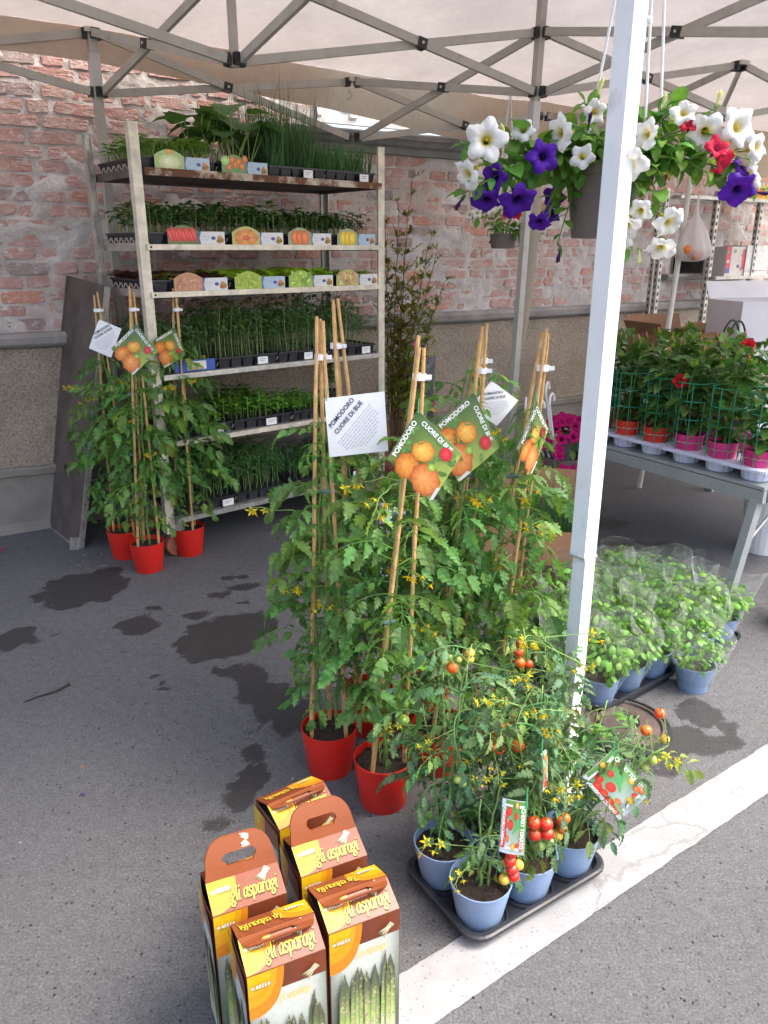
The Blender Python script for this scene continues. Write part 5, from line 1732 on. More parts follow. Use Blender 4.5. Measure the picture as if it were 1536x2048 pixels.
def face_print(pr, w, h, seed, narrow=False):
    """front of the carton in its own plane, y up from the ground"""
    def bg(x, y):
        t = y / h; e = abs(x / w - .5) * 2
        v = Vector((.05, .085, .045)).lerp(Vector((.5, .53, .48)), max(0, min(1, (t - .35) / .4)) * (1 - .75 * e ** 3) + .12)
        return tuple(v)
    pr.rect(.001, .028, w - .001, h * .86, bg, 8, 10)
    pr.rect(.001, .001, w - .001, .028, BROWN)
    pr.rect(.001, h * .86, w - .001, h - .0005, lambda x, y: tuple(Vector(DKB).lerp(Vector(BROWN), min(1, x / w * 1.3))), 4, 1); pr.up()
    corner_sun(pr, w, h * .72, h - .0005)
    spears(pr, w * .1, w * .93, .03, h * .78, seed, 11 if not narrow else 6)
    if not narrow:
        logo(pr, w * .03, h * .93, .028)
        bundle(pr, w * .8, h * .925, .019, .7)
        script_text(pr, "gli asparagi", w * .36, h * .80, .0105, (.8, .47, .02), None, .85, .2)
    pr.rect(w * .78, .008, w * .93, .02, (.7, .7, .68)) if not narrow else None
def carton(M, label, handle, seed, torn=False):
    t = thing("asparagus_carton", label, "carton", M=M, group="asparagus cartons with carrying handles")
    w, d, h = BWd, BDp, BH
    V = lambda x, y, z: Vector((x, y, z))
    ro = h; rz = RH
    # body: four walls and a dark inside
    mb = MB()
    mb.box((w / 2, .0006, h / 2), (w, .0012, h)); mb.box((w / 2, d - .0006, h / 2), (w, .0012, h))
    # sides bow out a little and end in a curved top edge
    for sx in (0, 1):
        vs = []
        K = 6
        for i in range(K + 1):
            y = .0012 + (d - .0024) * i / K
            b_ = .006 * math.sin(math.pi * i / K) * (1 if handle == 'up' else .4)
            for z in (0, h * .6, h - .002 + .004 * math.sin(math.pi * i / K)):
                bb = b_ * (z / h) ** 2
                vs.append((-bb if sx == 0 else w + bb, y, z))
        mb.add(vs, [(i * 3 + j, i * 3 + j + 1, (i + 1) * 3 + j + 1, (i + 1) * 3 + j) for i in range(K) for j in range(2)])
    mb.box((w / 2, d / 2, .001), (w - .003, d - .003, .0018))
    body = mb.build("body", M_['carton_body'], t)
    pr = Print(lambda x, y, z: (x, -z, y)); face_print(pr, w, h, seed); pr.build("front_print", M_['print'], body)
    pr = Print(lambda x, y, z: (-z - .0025 - (.004 if handle == 'up' else .0015) * (y / h) ** 2, d - x, y)); face_print(pr, d, h * .97, seed + 50, True); pr.build("side_print", M_['print'], body)
    mb = MB(); mb.box((w / 2, d / 2, h * .5), (w - .006, d - .006, h * .9)); mb.build("dark_inside", M_['dark_inside'], body)
    # roof panels
    mid = d / 2
    top = V(0, mid, rz)
    fe, be = V(0, .0006, h), V(0, d - .0006, h)
    fx = Vector((1, 0, 0))
    fy = (V(0, mid - .001, rz) - fe); fl_ = fy.length; fy.normalize(); fn = fx.cross(fy)
    by_ = (V(0, mid + .001, rz) - be); bl_ = by_.length; by_.normalize()
    def panel(o, ydir, length, nm):
        n = fx.cross(ydir).normalized()
        mb = MB()
        vs = [o, o + fx * w, o + fx * w + ydir * length, o + ydir * length]
        vs += [p - n * .0008 * (1 if n.z > 0 else -1) for p in vs]
        mb.add(vs, [(0, 1, 2, 3), (7, 6, 5, 4), (0, 4, 5, 1), (1, 5, 6, 2), (2, 6, 7, 3), (3, 7, 4, 0)])
        return mb.build(nm, M_['carton_body'], t)
    f = panel(fe, fy, fl_, "front_roof_panel")
    pr = Print(lambda x, y, z: fe + fx * x + fy * y + fn * z)
    pr.rect(.0005, .0005, w - .0005, fl_ - .0005, BROWN); pr.up()
    corner_sun(pr, w * .86, .0005, fl_ - .0005)
    logo(pr, w * .04, fl_ * .62, .03)
    script_text(pr, "gli asparagi", w * .27, fl_ * .24, .0168, (.86, .62, .04), (.06, .02, .01), .84, .16)
    bundle(pr, w * .78, fl_ * .8, .018, .8)
    pr.build("roof_print", M_['print'], f)
    bk = panel(be, by_, bl_, "back_roof_panel")
    bn = by_.cross(fx)
    bn = bn if bn.z > 0 else -bn
    pr = Print(lambda x, y, z: be + fx * x + by_ * y + bn * z)
    pr.rect(.0005, .0005, w - .0005, bl_ - .0005, BROWN); pr.up()
    corner_sun(pr, w, .0005, bl_ - .0005, True)
    script_text(pr, "gli asparagi", w * .08, bl_ * .60, .0145, (.8, .55, .05), (.06, .02, .01), .84, .16, flip=True)
    logo(pr, w * .95, bl_ * .35, .03, True)
    pr.build("roof_print", M_['print'], bk)
    # handle: a loop of the same board, standing up or folded forward
    hh = .060 if handle == 'up' else .05
    def handle_outline():
        out = [(.0, 0), (w, 0)]
        rr = .036
        for k in range(9):
            a = math.pi / 2 * k / 8
            out.append((w - .004 - rr + rr * math.cos(a), hh - rr + rr * math.sin(a)))
        for k in range(9):
            a = math.pi / 2 + math.pi / 2 * k / 8
            out.append((.004 + rr + rr * math.cos(a), hh - rr + rr * math.sin(a)))
        hole = []
        x0, x1, y0, y1, q = w * .26, w * .74, hh * .28, hh * .62, .010
        for cx, cy, a0 in ((x1 - q, y1 - q, 0), (x0 + q, y1 - q, 90), (x0 + q, y0 + .004, 180), (x1 - q, y0 + .004, 270)):
            for k in range(5):
                a = R(a0 + 90 * k / 4)
                rr_ = q if a0 < 180 else .004
                hole.append((cx + rr_ * math.cos(a), cy + rr_ * math.sin(a)))
        return out, hole
    out, hole = handle_outline()
    allp = out + hole
    tri = tessellate_polygon([[Vector((x, y, 0)) for x, y in out], [Vector((x, y, 0)) for x, y in reversed(hole)]])
    # tessellate indexes follow the lists given
    order = out + list(reversed(hole))
    if handle == 'up':
        hy = (fy * .55 + Vector((0, 0, 1)) * .75).normalized(); o0 = V(0, mid - .0004, rz); cur = -.35
        def HP(x, y, z):
            a = cur * y / hh
            return o0 + fx * x + hy * y + Vector((0, 1, 0)) * (.012 * (y / hh) ** 2 + z) + Vector((0, 0, -.0035)) * math.cos(math.pi * (x / w - .5)) * 0
    else:
        def HP(x, y, z):
            # folds forward over the ridge and curls up towards its edge
            u = y / hh
            return V(0, mid - .001, rz + .0015) + fx * x + Vector((0, -.031 * u, -.006 * u + .015 * u * u - .006 * (2 * x / w - 1) ** 2 * u)) + Vector((0, 0, z))
    mb = MB()
    n_ = len(order)
    vs = [HP(x, y, .0006) for x, y in order] + [HP(x, y, -.0006) for x, y in order]
    fs = [tuple(t_) for t_ in tri] + [tuple(n_ + i for i in reversed(t_)) for t_ in tri]
    no = len(out)
    for k in range(no): fs.append((k, (k + 1) % no, n_ + (k + 1) % no, n_ + k))
    nh = len(hole)
    for k in range(nh): fs.append((no + k, no + (k + 1) % nh, n_ + no + (k + 1) % nh, n_ + no + k))
    mb.add(vs, fs)
    mb.build("handle", [M_['carton_handle']], t)
    if handle == 'up':
        # second, rear layer of the handle
        mb = MB()
        vs = [HP(x, y, .004) for x, y in order] + [HP(x, y, .003) for x, y in order]
        mb.add(vs, fs); mb.build("handle", M_['carton_handle'], t)
    if torn:
        mb = MB()
        r = random.Random(4)
        pts = []
        for k in range(14):
            pts.append((w * .585 + r.uniform(-.005, .005), hh * (.66 + .34 * k / 13)))
        pts += [(w * .65 + r.uniform(-.004, .004), hh * (.97 - .30 * k / 9)) for k in range(10)]
        vs = [HP(x, y, -.0009) for x, y in pts]
        tr = tessellate_polygon([[Vector((x, y, 0)) for x, y in pts]])
        mb.add(vs, [tuple(q) for q in tr]); mb.build("torn_edge", M_['card_in_and_light_arc'], t)
    return t
M_['carton_body'] = pbr("printed_carton_board", (.14, .045, .025), .5, 0, .12, 10, .04, 60)
M_['carton_handle'] = pbr("brown_coated_board", (.165, .043, .012), .55, 0, .1, 10, .03, 40, spec=.25)
def CM(x, y, deg): return TR(x, y, .0, R(deg))
carton(CM(-.215, .905, 24), "asparagus carton at the front left with its handle folded forward", 'flat', 1)
carton(CM(-.092, .985, 24.5), "asparagus carton at the front right showing its whole picture of green spears", 'flat', 2)
carton(CM(-.292, 1.02, 24), "asparagus carton at the left with an upright handle torn at the top", 'up', 3, torn=True)
carton(CM(-.150, 1.108, 25), "asparagus carton with an undamaged upright orange brown handle", 'up', 4)
carton(CM(-.205, 1.228, 34), "rearmost asparagus carton half hidden behind an upright handle", 'flat', 5)
# ================================================================== PETUNIAS
WHT = (.82, .82, .8); PUR = (.085, .012, .33); CRM = (.62, .015, .06)
def petunia_flower_mb(seed, col, throat, R0=.037, cup=.5, wav=.12):
    """five fused petals opening from a tube; X axis points out of the face"""
    r = random.Random(seed); mb = MB()
    n = 40
    prof = [(-.034, .004), (-.02, .0045), (-.008, .007), (0, .011), (.006, .018), (.009, .026), (.009, .033), (.005, R0)]
    vs, cs = [], []
    ph = [r.uniform(0, 6) for _ in range(3)]
    for i, (x, rad) in enumerate(prof):
        t = max(0, (i - 2) / 5)
        for j in range(n):
            a = 2 * math.pi * j / n
            lobe = abs(math.sin(a * 2.5)) ** .6
            q = rad * (1 - .26 * t * t * (1 - lobe))
            tip = 1 + .10 * t * (lobe > .93)
            wv = t * t * (.005 * math.sin(a * 5 + ph[0]) + .004 * math.sin(a * 3 + ph[1]) + .003 * math.sin(a * 11 + ph[2]))
            xx = x * (1 - .0) + wv - (1 - cup) * .012 * t * t
            vs.append((xx, q * tip * math.cos(a), q * tip * math.sin(a)))
            vein = (.86 + .14 * lobe) * (1 - .16 * t * max(0, math.sin(a * 10 + ph[0])) ** 4)
            f = min(1, max(0, (rad - .006) / .009))
            c = tuple(tc * (1 - f) + pc * f for tc, pc in zip(throat, col))
            cs.append(tuple(min(.85, x_ * vein) for x_ in c))
    k = len(prof)
    fs = [(i * n + j, i * n + (j + 1) % n, (i + 1) * n + (j + 1) % n, (i + 1) * n + j) for i in range(k - 1) for j in range(n)]
    mb.add(vs, fs, cs)
    for s in range(5):
        a = s * 1.257
        leaf_strip(mb, Matrix.Translation((-.034, 0, 0)) @ Matrix.Rotation(a, 4, 'X') @ Matrix.Rotation(-.3, 4, 'Y'), .022, .005, [.8, 1, .7, .2], .2, -.8, (.14, .27, .05))
    mb.tube([(-.034, 0, 0), (-.055, 0, -.006)], [.002, .0015], 5, (.16, .28, .06))
    mb.ball((.0, 0, 0), .0026, 6, 4, tuple(c * .9 for c in throat))
    return mb
FLW = {'W': [petunia_flower_mb(i, WHT, (.62, .5, .03), cup=.3 + .2 * i).mesh("flower", M_['petal'], True) for i in range(3)],
       'P': [petunia_flower_mb(10 + i, PUR, (.02, .004, .08), cup=.3 + .3 * i).mesh("flower", M_['petal'], True) for i in range(3)],
       'R': [petunia_flower_mb(20 + i, CRM, (.4, .05, .1), cup=1.0).mesh("flower", M_['petal'], True) for i in range(2)]}
def bud_mesh(col, L=.05):
    mb = MB()
    mb.tube([(0, 0, 0), (L * .4, 0, 0), (L * .75, 0, .002), (L, 0, .004)], [.002, .003, .0062, .0012], 8, col)
    for s in range(5):
        leaf_strip(mb, Matrix.Rotation(s * 1.257, 4, 'X') @ Matrix.Rotation(-.25, 4, 'Y'), .02, .005, [.8, 1, .7, .2], .2, -.5, (.14, .27, .05))
        leaf_strip(mb, Matrix.Translation((L * .72, 0, .002)) @ Matrix.Rotation(s * 1.257, 4, 'X') @ Matrix.Rotation(-.6, 4, 'Y'), L * .3, .006, [.8, 1, .6, .1], .2, -.4, col)
    return mb.mesh("bud", M_['petal'], True)
BUD = {'B': bud_mesh((.75, .78, .35)), 'RB': bud_mesh((.4, .02, .06)), 'PB': bud_mesh((.05, .012, .09))}
PL = []
for i in range(6):
    mb = MB()
    v = (.9, 1.1, 1.25, 1.0, .8, 1.15)[i]
    leaf_strip(mb, Matrix(), .046 + .006 * (i % 3), .026 + .004 * (i % 2), [.25, .75, 1.0, 1.05, .92, .62, .16], .14 + .1 * (i % 3), (.5, .9, 1.2, .3, .8, .6)[i], (v, v, v * .9), stem=.006)
    mb.tube([(0, 0, 0), (.008, 0, 0)], .0012, 4, (1, 1, .8), False)
    PL.append(mb.mesh("leaf", M_['petunia_leaf'], True))
def petunia_basket(c, z0, z1, rt, rb_, label, targets, flowers, hang_z, seed, leaf_s=1.0, dens=.011, lead=False):
    r = random.Random(seed)
    t = thing("hanging_petunia_basket", label, "hanging basket", (c[0], c[1], z0))
    h = z1 - z0
    mb = MB()
    mb.lathe([(0, 0), (rb_, 0), (rb_ + (rt - rb_) * .82, h * .82), (rt * .985, h * .83), (rt, h * .84), (rt, h), (rt - .004, h), (rt - .006, h * .85), (0, h * .85)], 36)
    obj("pot", smoothpot(mb.mesh("pot", M_['brown_pot'])), t)
    obj("soil", soil_mesh(rt - .008, h * .87, seed), t)
    for k in range(3 if lead else 2):
        a = (0.2, 2.4, 4.4)[k]
        p0 = Vector((rt * .9 * math.cos(a), rt * .9 * math.sin(a), h)); p1 = Vector((.0, 0, hang_z - z0))
        if lead: p0, p1 = (Vector((.593 - c[0], -.03, h)), Vector((.633 - c[0], -.02, h)), Vector((.47 - c[0], .03, h)))[k], (Vector((.552 - c[0], -.05, hang_z - z0)), Vector((.570 - c[0], -.05, hang_z - z0)), Vector((.54 - c[0], -.05, hang_z - z0)))[k]
        mb = MB(); mb.tube([p0, p1], .0034 if lead else .003, 6); mb.build("hanger_cord", M_['white_plastic'], t)
    mb = MB(); q = Vector((.552 - c[0] + .01 if lead else 0, -.05 if lead else 0, hang_z - z0)); mb.tube([q - Vector((0, 0, .02)), q, q + Vector((.012, 0, .025)), q + Vector((0, 0, .045)), q + Vector((-.012, 0, .035))], .003, 6); mb.build("hanger_hook", M_['white_plastic'], t)
    O = Vector((c[0], c[1], z0))
    for tx in targets:
        e = Vector(tx) - O
        st = Vector((e.x * .2, e.y * .4 + r.uniform(-.02, .02), h))
        hd = Vector((e.x, e.y, 0)); 
        md = Vector((e.x * .55, e.y * .6, max(h + .03, (h + e.z) / 2 + .05)))
        L = (e - st).length
        n = max(8, int(L / dens))
        pts = [bez(st, md, e, i / 12) for i in range(13)]
        mb = MB(); mb.tube(pts, [.0028 - .0014 * i / 12 for i in range(13)], 5); mb.build("stem", M_['stem'], t, smooth=True)
        for k in range(n):
            q = (k + r.random()) / n
            p = bez(st, md, e, q)
            d0 = (bez(st, md, e, min(1, q + .05)) - bez(st, md, e, max(0, q - .05))).normalized()
            a = k * 2.4 + r.uniform(-.4, .4)
            sd = frame((0, 0, 0), d0, (0, 0, 1)) @ Vector((.45 + (.5 if q > .9 else 0), math.cos(a), math.sin(a)))
            sd = (sd + Vector((0, -.25, .15))).normalized()
            s = leaf_s * r.uniform(.7, 1.25) * (1 if q < .8 else .62)
            obj("leaf", r.choice(PL), t, frame(p, sd, Vector((r.uniform(-.4, .4), r.uniform(-.8, .2), 1))) @ Matrix.Scale(s, 4))
    for kind, x, y, z, d, s in flowers:
        M = frame(Vector((x, y - (.025 if lead else 0), z)) - O, d, (0, 0, 1)) @ Matrix.Rotation(r.uniform(0, 6.28), 4, 'X') @ Matrix.Scale(s, 4)
        if kind in FLW: obj("flower", r.choice(FLW[kind]), t, M)
        else: obj("bud", BUD[kind], t, M)
    return t
PT = [(.163, 1.82, 1.624), (.174, 1.84, 1.526), (.254, 1.84, 1.587), (.207, 1.8, 1.543), (.434, 1.88, 1.716), (.393, 1.85, 1.667), (.633, 1.9, 1.709), (.676, 1.88, 1.706), (.723, 1.86, 1.659), (.809, 1.86, 1.599), (.852, 1.86, 1.537), (.713, 1.83, 1.566), (.54, 1.82, 1.405), (.619, 1.81, 1.473), (.582, 1.84, 1.495), (.411, 1.93, 1.422), (.375, 1.92, 1.499), (.579, 1.84, 1.617), (.631, 1.8, 1.612), (.323, 1.85, 1.567), (.30, 2.1, 1.56), (.72, 2.1, 1.6), (.5, 2.15, 1.66), (.35, 1.86, 1.61), (.66, 1.84, 1.60), (.45, 1.82, 1.63), (.6, 1.80, 1.56), (.55, 1.80, 1.53)]
PF = [('W', .213, 1.79, 1.627, (-.1, -1, .05), 1.28), ('W', .180, 1.82, 1.565, (-.75, -.5, -.5), 1.0), ('W', .378, 1.85, 1.648, (-.9, -.35, -.15), 1.15), ('P', .335, 1.80, 1.597, (.1, -1, .1), 1.0), ('P', .291, 1.83, 1.513, (.15, -.75, -.65), 1.2), ('P', .225, 1.85, 1.515, (-.1, -.6, -.75), 1.0),
      ('W', .452, 1.86, 1.69, (.2, -1, -.2), .75), ('B', .462, 1.9, 1.715, (.15, -.1, 1), 1.1), ('W', .512, 1.775, 1.580, (-.2, -.75, -.6), 1.1), ('W', .555, 1.82, 1.642, (-.85, -.5, .1), .95), ('W', .692, 1.855, 1.651, (-.2, -.9, -.4), 1.15), ('R', .709, 1.825, 1.615, (.1, -.8, .5), .8), ('R', .722, 1.82, 1.588, (.5, -.6, -.6), .8), ('W', .757, 1.85, 1.659, (.35, -.9, .2), 1.25),
      ('P', .76, 1.81, 1.533, (0, -.8, -.55), 1.15), ('P', .785, 1.87, 1.578, (.5, -.5, .6), .9), ('W', .812, 1.86, 1.568, (.8, -.5, .3), .95), ('W', .527, 1.81, 1.462, (-.4, -.6, -.7), .95), ('W', .614, 1.795, 1.467, (.3, -.75, -.5), 1.05), ('W', .605, 1.80, 1.415, (-.2, -.6, -.8), 1.0), ('W', .524, 1.83, 1.43, (-.6, -.5, -.6), .8), ('B', .562, 1.82, 1.418, (.1, -.3, -1), .9), ('RB', .61, 1.84, 1.541, (0, -.5, .9), .7),
      ('PB', .18, 1.86, 1.525, (-.6, -.3, -.7), .9), ('PB', .406, 1.9, 1.42, (-.1, -.3, -1), .9), ('PB', .81, 1.86, 1.533, (1, -.2, -.2), .9), ('P', .573, 2.0, 1.691, (0, -1, 0), .7), ('P', .406, 2.0, 1.53, (-.4, -.8, -.3), .8), ('P', .4, 2.0, 1.492, (-.2, -.8, -.6), .7), ('B', .60, 1.88, 1.69, (.1, -.2, 1), .9), ('W', .335, 1.95, 1.69, (-.3, -1, 0), .01), ('PB', .44, 1.86, 1.655, (0, -.2, 1), .8)]
PF = [(k, x, y, z, d, s * .9) for k, x, y, z, d, s in PF if s > .1]
PF += [('W', .555, 1.81, 1.49, (-.5, -.7, -.4), .7), ('W', .635, 1.84, 1.685, (-.2, -.8, .5), .75), ('W', .30, 1.86, 1.655, (-.2, -.8, .5), .7), ('P', .24, 1.83, 1.56, (-.5, -.8, -.2), .75), ('W', .80, 1.84, 1.62, (.5, -.8, .2), .8), ('R', .655, 1.86, 1.665, (-.3, -.7, .6), .55), ('W', .425, 1.83, 1.60, (-.3, -.9, .2), .7), ('B', .70, 1.84, 1.69, (.2, -.2, 1), .8), ('B', .26, 1.84, 1.63, (-.3, -.4, .9), .8), ('P', .345, 1.85, 1.47, (-.3, -.6, -.7), .7)]
petunia_basket((.517, 1.955), 1.437, 1.60, .089, .068, "large hanging basket of white, purple and red petunias beside the white pole", PT, PF, 2.28, 71, 1.02, .0092, True)
petunia_basket((.615, 4.2), 1.418, 1.49, .072, .06, "small far hanging basket with small white and red flowers behind the large one",
               [(.44, 4.1, 1.56), (.5, 4.15, 1.6), (.57, 4.1, 1.6), (.66, 4.12, 1.58), (.74, 4.15, 1.53), (.8, 4.15, 1.48), (.78, 4.1, 1.45), (.55, 4.1, 1.5), (.7, 4.1, 1.46), (.62, 4.08, 1.52)],
               [('W', .46, 4.08, 1.585, (-.2, -1, .2), .7), ('W', .52, 4.07, 1.605, (0, -1, .1), .75), ('W', .425, 4.1, 1.575, (-.6, -.8, .1), .6), ('R', .66, 4.08, 1.575, (0, -1, .1), .6), ('R', .6, 4.08, 1.575, (-.3, -1, .1), .4), ('W', .56, 4.09, 1.615, (.2, -1, .3), .4), ('PB', .54, 4.07, 1.47, (-.3, -.5, -.6), .8)], 2.16, 72, .75, .012)

# ================================================================== TABLE WITH MANDEVILLAS
TBM = Matrix(((.848, -.53, 0), (.53, .848, 0), (0, 0, 1))).to_4x4(); TBM.translation = (1.54, 2.985, 0)   # x to the right, y back along the visible edge
tb = thing("display_table", "low grey metal trestle table under the green mandevillas", "table", M=TBM)
mb = MB(); mb.box((.62, .57, .492), (1.24, 1.15, .014)); mb.build("tabletop", M_['grey_paint'], tb)
for nm, a, b_ in (("edge_rail", (.012, -.005, .455), (.012, 1.145, .455)), ("end_rail", (.03, .0, .455), (1.24, .0, .455)), ("edge_rail", (1.235, .03, .455), (1.235, 1.14, .455)), ("end_rail", (.03, 1.14, .455), (1.22, 1.14, .455))):
    mb = MB(); mb.bar(a, b_, .024, .052); mb.build(nm, M_['grey_paint'], tb)
for x, y in ((.02, .03), (1.2, .03), (.02, 1.1), (1.2, 1.1)):
    mb = MB()
    f = (x - .07 if x < .5 else x + .05, y + (.02 if y < .5 else -.02), 0)
    mb.bar((x, y, .44), f, .036, .044, (1, 0, 0)); mb.bar((f[0], f[1], .0), (f[0], f[1], .012), .05, .05); mb.build("leg", M_['grey_paint'], tb)
mb = MB(); mb.tube([(-.03, .045, .2), (.28, .045, .44)], .0065, 8); mb.ball((-.03, .033, .2), .011, 8, 5); mb.build("brace", M_['galv'], tb)
mb = MB(); mb.tube([(1.22, .045, .2), (.9, .045, .44)], .0065, 8); mb.build("brace", M_['galv'], tb)
ML = []
for i in range(6):
    mb = MB(); v = (.7, .9, 1.1, 1.3, .8, 1.0)[i]
    leaf_strip(mb, Matrix(), .07 + .008 * (i % 3), .042 + .005 * (i % 2), [.2, .75, 1, 1, .8, .5, .05], .3, (.4, .8, 1.1, .2, .9, .6)[i], (v, v, v), stem=.008)
    ML.append(mb.mesh("leaf", M_['mand_leaf'], True))
MLY = []
for i in range(2):
    mb = MB(); leaf_strip(mb, Matrix(), .034, .016, [.2, .8, 1, .7, .05], .35, .3, (2.4, 2.0, 1.0)); MLY.append(mb.mesh("young_leaf", M_['mand_leaf'], True))
mb = MB(); mb.tube([(0, 0, 0), (0, 0, .022), (.002, 0, .036)], [.004, .005, .001], 6, (.6, .22, .13)); MBUD = mb.mesh("bud", M_['petal'], True)
mb = petunia_flower_mb(90, (.68, .015, .03), (.4, .02, .03), R0=.03, cup=1.1); MFL = mb.mesh("flower", M_['petal'], True)
def cage_mesh(seed):
    r = random.Random(seed); mb = MB(); RR = .072
    zs_ = [.075, .155, .235, .315]
    for z in zs_[1:]:
        mb.tube([(RR * math.cos(a), RR * math.sin(a), z) for a in [2 * math.pi * k / 20 for k in range(21)]], .0022, 4, cap=False)
    for k in range(8):
        a = 2 * math.pi * k / 8
        top = .315 if k % 2 else .235 + .08 * (r.random() < .6)
        mb.tube([(RR * .96 * math.cos(a), RR * .96 * math.sin(a), .012), (RR * math.cos(a), RR * math.sin(a), top)], .0024, 4)
    return mb.mesh("support_cage", M_['green_wire'])
CAGES = [cage_mesh(i) for i in range(2)]
MPOT = {k: smoothpot(pot_mesh(.066, .052, .085, M_[k], n=32)) for k in ('orange_red_pot', 'mag_pot')}
MSOIL = soil_mesh(.06, .07, 5)
def twine_mesh():
    mb = MB(); n = 60
    for ph in (0, math.pi):
        mb.tube([(.0675 * math.cos(a) + .002 * math.cos(a * 15 + ph) * math.cos(a), .0675 * math.sin(a) + .002 * math.cos(a * 15 + ph) * math.sin(a), .052 + .002 * math.sin(a * 15 + ph)) for a in [2 * math.pi * k / n for k in range(n + 1)]], .0013, 3, (.6, .58, .5) if ph else (.06, .12, .05), cap=False)
    return mb.mesh("twine", M_['print'])
TWINE = twine_mesh()
def mandevilla(x, y, potkind, label, seed, flower=None, front=True):
    r = random.Random(seed)
    M = TBM @ Matrix.Translation((x, y, .545))
    t = thing("potted_mandevilla", label, "potted plant", M=M, group="mandevillas on the display table")
    obj("pot", MPOT[potkind], t); obj("soil", MSOIL, t)
    if front: obj("twine", TWINE, t, Matrix.Rotation(r.random() * 6, 4, 'Z'))
    obj("support_cage", r.choice(CAGES), t, Matrix.Rotation(r.uniform(0, 6), 4, 'Z') @ Matrix.Scale(1, 4))
    stems = []
    for k in range(5):
        a = r.uniform(0, 6.28); q = r.uniform(.02, .085)
        p0 = Vector((.015 * math.cos(a), .015 * math.sin(a), .07)); p2 = Vector((q * math.cos(a + .4), q * math.sin(a + .4), r.uniform(.34, .47)))
        p1 = Vector((.05 * math.cos(a - .8), .05 * math.sin(a - .8), .2))
        stems.append((p0, p1, p2))
        mb = MB(); mb.tube([bez(p0, p1, p2, i / 6) for i in range(7)], [.0032 - .0015 * i / 6 for i in range(7)], 4); mb.build("stem", M_['stem'], t)
    n = 100 if front else 60
    for k in range(n):
        q = (.04 if front else .35) + (1 - (.04 if front else .35)) * (k + r.random()) / n
        p = bez(*stems[k % 5], q)
        a = k * 2.4 + r.uniform(-.5, .5); e = r.uniform(-.2, .9) if q < .85 else r.uniform(.4, 1.2)
        obj("leaf", r.choice(ML), t, frame(p, azel(a, e), (0, 0, 1)) @ Matrix.Rotation(r.uniform(-.5, .5), 4, 'X') @ Matrix.Scale(r.uniform(.75, 1.25), 4))
    for s in stems[:4]:
        for k in range(3):
            obj("young_leaf", r.choice(MLY), t, frame(s[2], azel(k * 2.1 + r.random(), r.uniform(.7, 1.3)), (1, 0, 0)) @ Matrix.Scale(r.uniform(.7, 1.2), 4))
        if r.random() < .55:
            obj("bud", MBUD, t, Matrix.Translation(s[2] + Vector((0, 0, .012))) @ Matrix.Rotation(r.uniform(-.4, .4), 4, 'X'))
    if flower:
        obj("flower", MFL, t, frame(flower, Vector((-.6, -.6, .35)), (0, 0, 1)))
# trays with ribbed cups
def cup_tray(x0, y0, nx_, ny_, label):
    M = TBM @ Matrix.Translation((x0, y0, .50))
    t = thing("cup_tray", label, "plant tray", M=M, group="white lilac cup trays on the display table")
    px, py = .172, .172
    W_, H_ = nx_ * px, ny_ * py
    mb = MB()
    out = rrect(-.004, -.004, W_ + .004 - .012, H_ - .008, .03)
    ringstack(mb, [(out, .048), (rrect(-.008, -.008, W_ - .004, H_ - .004, .034), .05), (rrect(-.008, -.008, W_ - .004, H_ - .004, .034), .060), (rrect(-.002, -.002, W_ - .01, H_ - .01, .03), .062), (rrect(.004, .004, W_ - .016, H_ - .016, .026), .0595)])
    mb.build("rim", M_['lilac_tray'], t)
    for i in range(nx_):
        for j in range(ny_):
            mb = MB()
            mb.lathe([(.0, 0), (.052, 0), (.054, .002), (.062, .048)], 48, (px * (i + .46), py * (j + .47), 0.001), rib=lambda a, z: 1 + .022 * math.copysign(1, math.sin(a * 12)))
            mb.build("cup", M_['lilac_tray'], t)
            # flange ribs
    mb = MB()
    for k in range(int(H_ / .012)):
        mb.box((-.0095, .0 + .012 * k, .054), (.003, .006, .011))
    for k in range(int(W_ / .012)):
        mb.box((.0 + .012 * k, -.0095, .054), (.006, .003, .011))
    mb.build("rim_ribs", M_['lilac_tray'], t)
cup_tray(.006, .012, 2, 3, "white lilac cup tray holding magenta pots at the front corner of the table")
cup_tray(.006, .538, 2, 3, "white lilac cup tray holding orange red pots along the table edge")
cup_tray(.362, .012, 3, 3, "white lilac cup tray behind the magenta pots, mostly out of the picture")
cup_tray(.362, .538, 3, 3, "white lilac cup tray in the back rows of the table")
FNAMES = ["at the front corner of the table, half cut off by the picture edge", "in the second magenta pot from the table corner", "in the magenta pot next to the first orange red one", "in the orange red pot next to the magenta ones", "in the middle orange red pot, lower leaves pale", "in the orange red pot nearest the white pole"]
for j in range(6):
    for i in range(5):
        if (j == 0 and i > 0) or (j == 1 and i > 1) or (j == 2 and i > 2) or (j == 3 and i > 3): continue
        x, y = .006 + .172 * (i + .46) + (.012 if i > 1 else 0), (.012 if j < 3 else .538) + .172 * (j % 3 + .47)
        col = 'mag_pot' if j < 3 else 'orange_red_pot'
        if i == 0: lab = "caged mandevilla " + FNAMES[j]
        elif i == 1: lab = "mandevilla of the second row behind the one " + ["at the table corner", "in the second magenta pot", "in the third magenta pot", "in the first orange red pot", "in the middle orange red pot", "nearest the white pole"][j]
        else: lab = "mandevilla in the %s row behind the one %s" % (["", "", "third", "fourth", "rearmost"][i], ["at the table corner", "in the second magenta pot", "in the third magenta pot", "in the first orange red pot", "in the middle orange red pot", "nearest the white pole"][j])
        fl = None
        if (i, j) == (0, 2): fl = (-.03, .06, .31)
        if (i, j) == (2, 1): fl = None
        if (i, j) == (2, 2): fl = (-.02, .0, .45)
        mandevilla(x, y, col, lab, 300 + i * 7 + j, fl, i == 0)

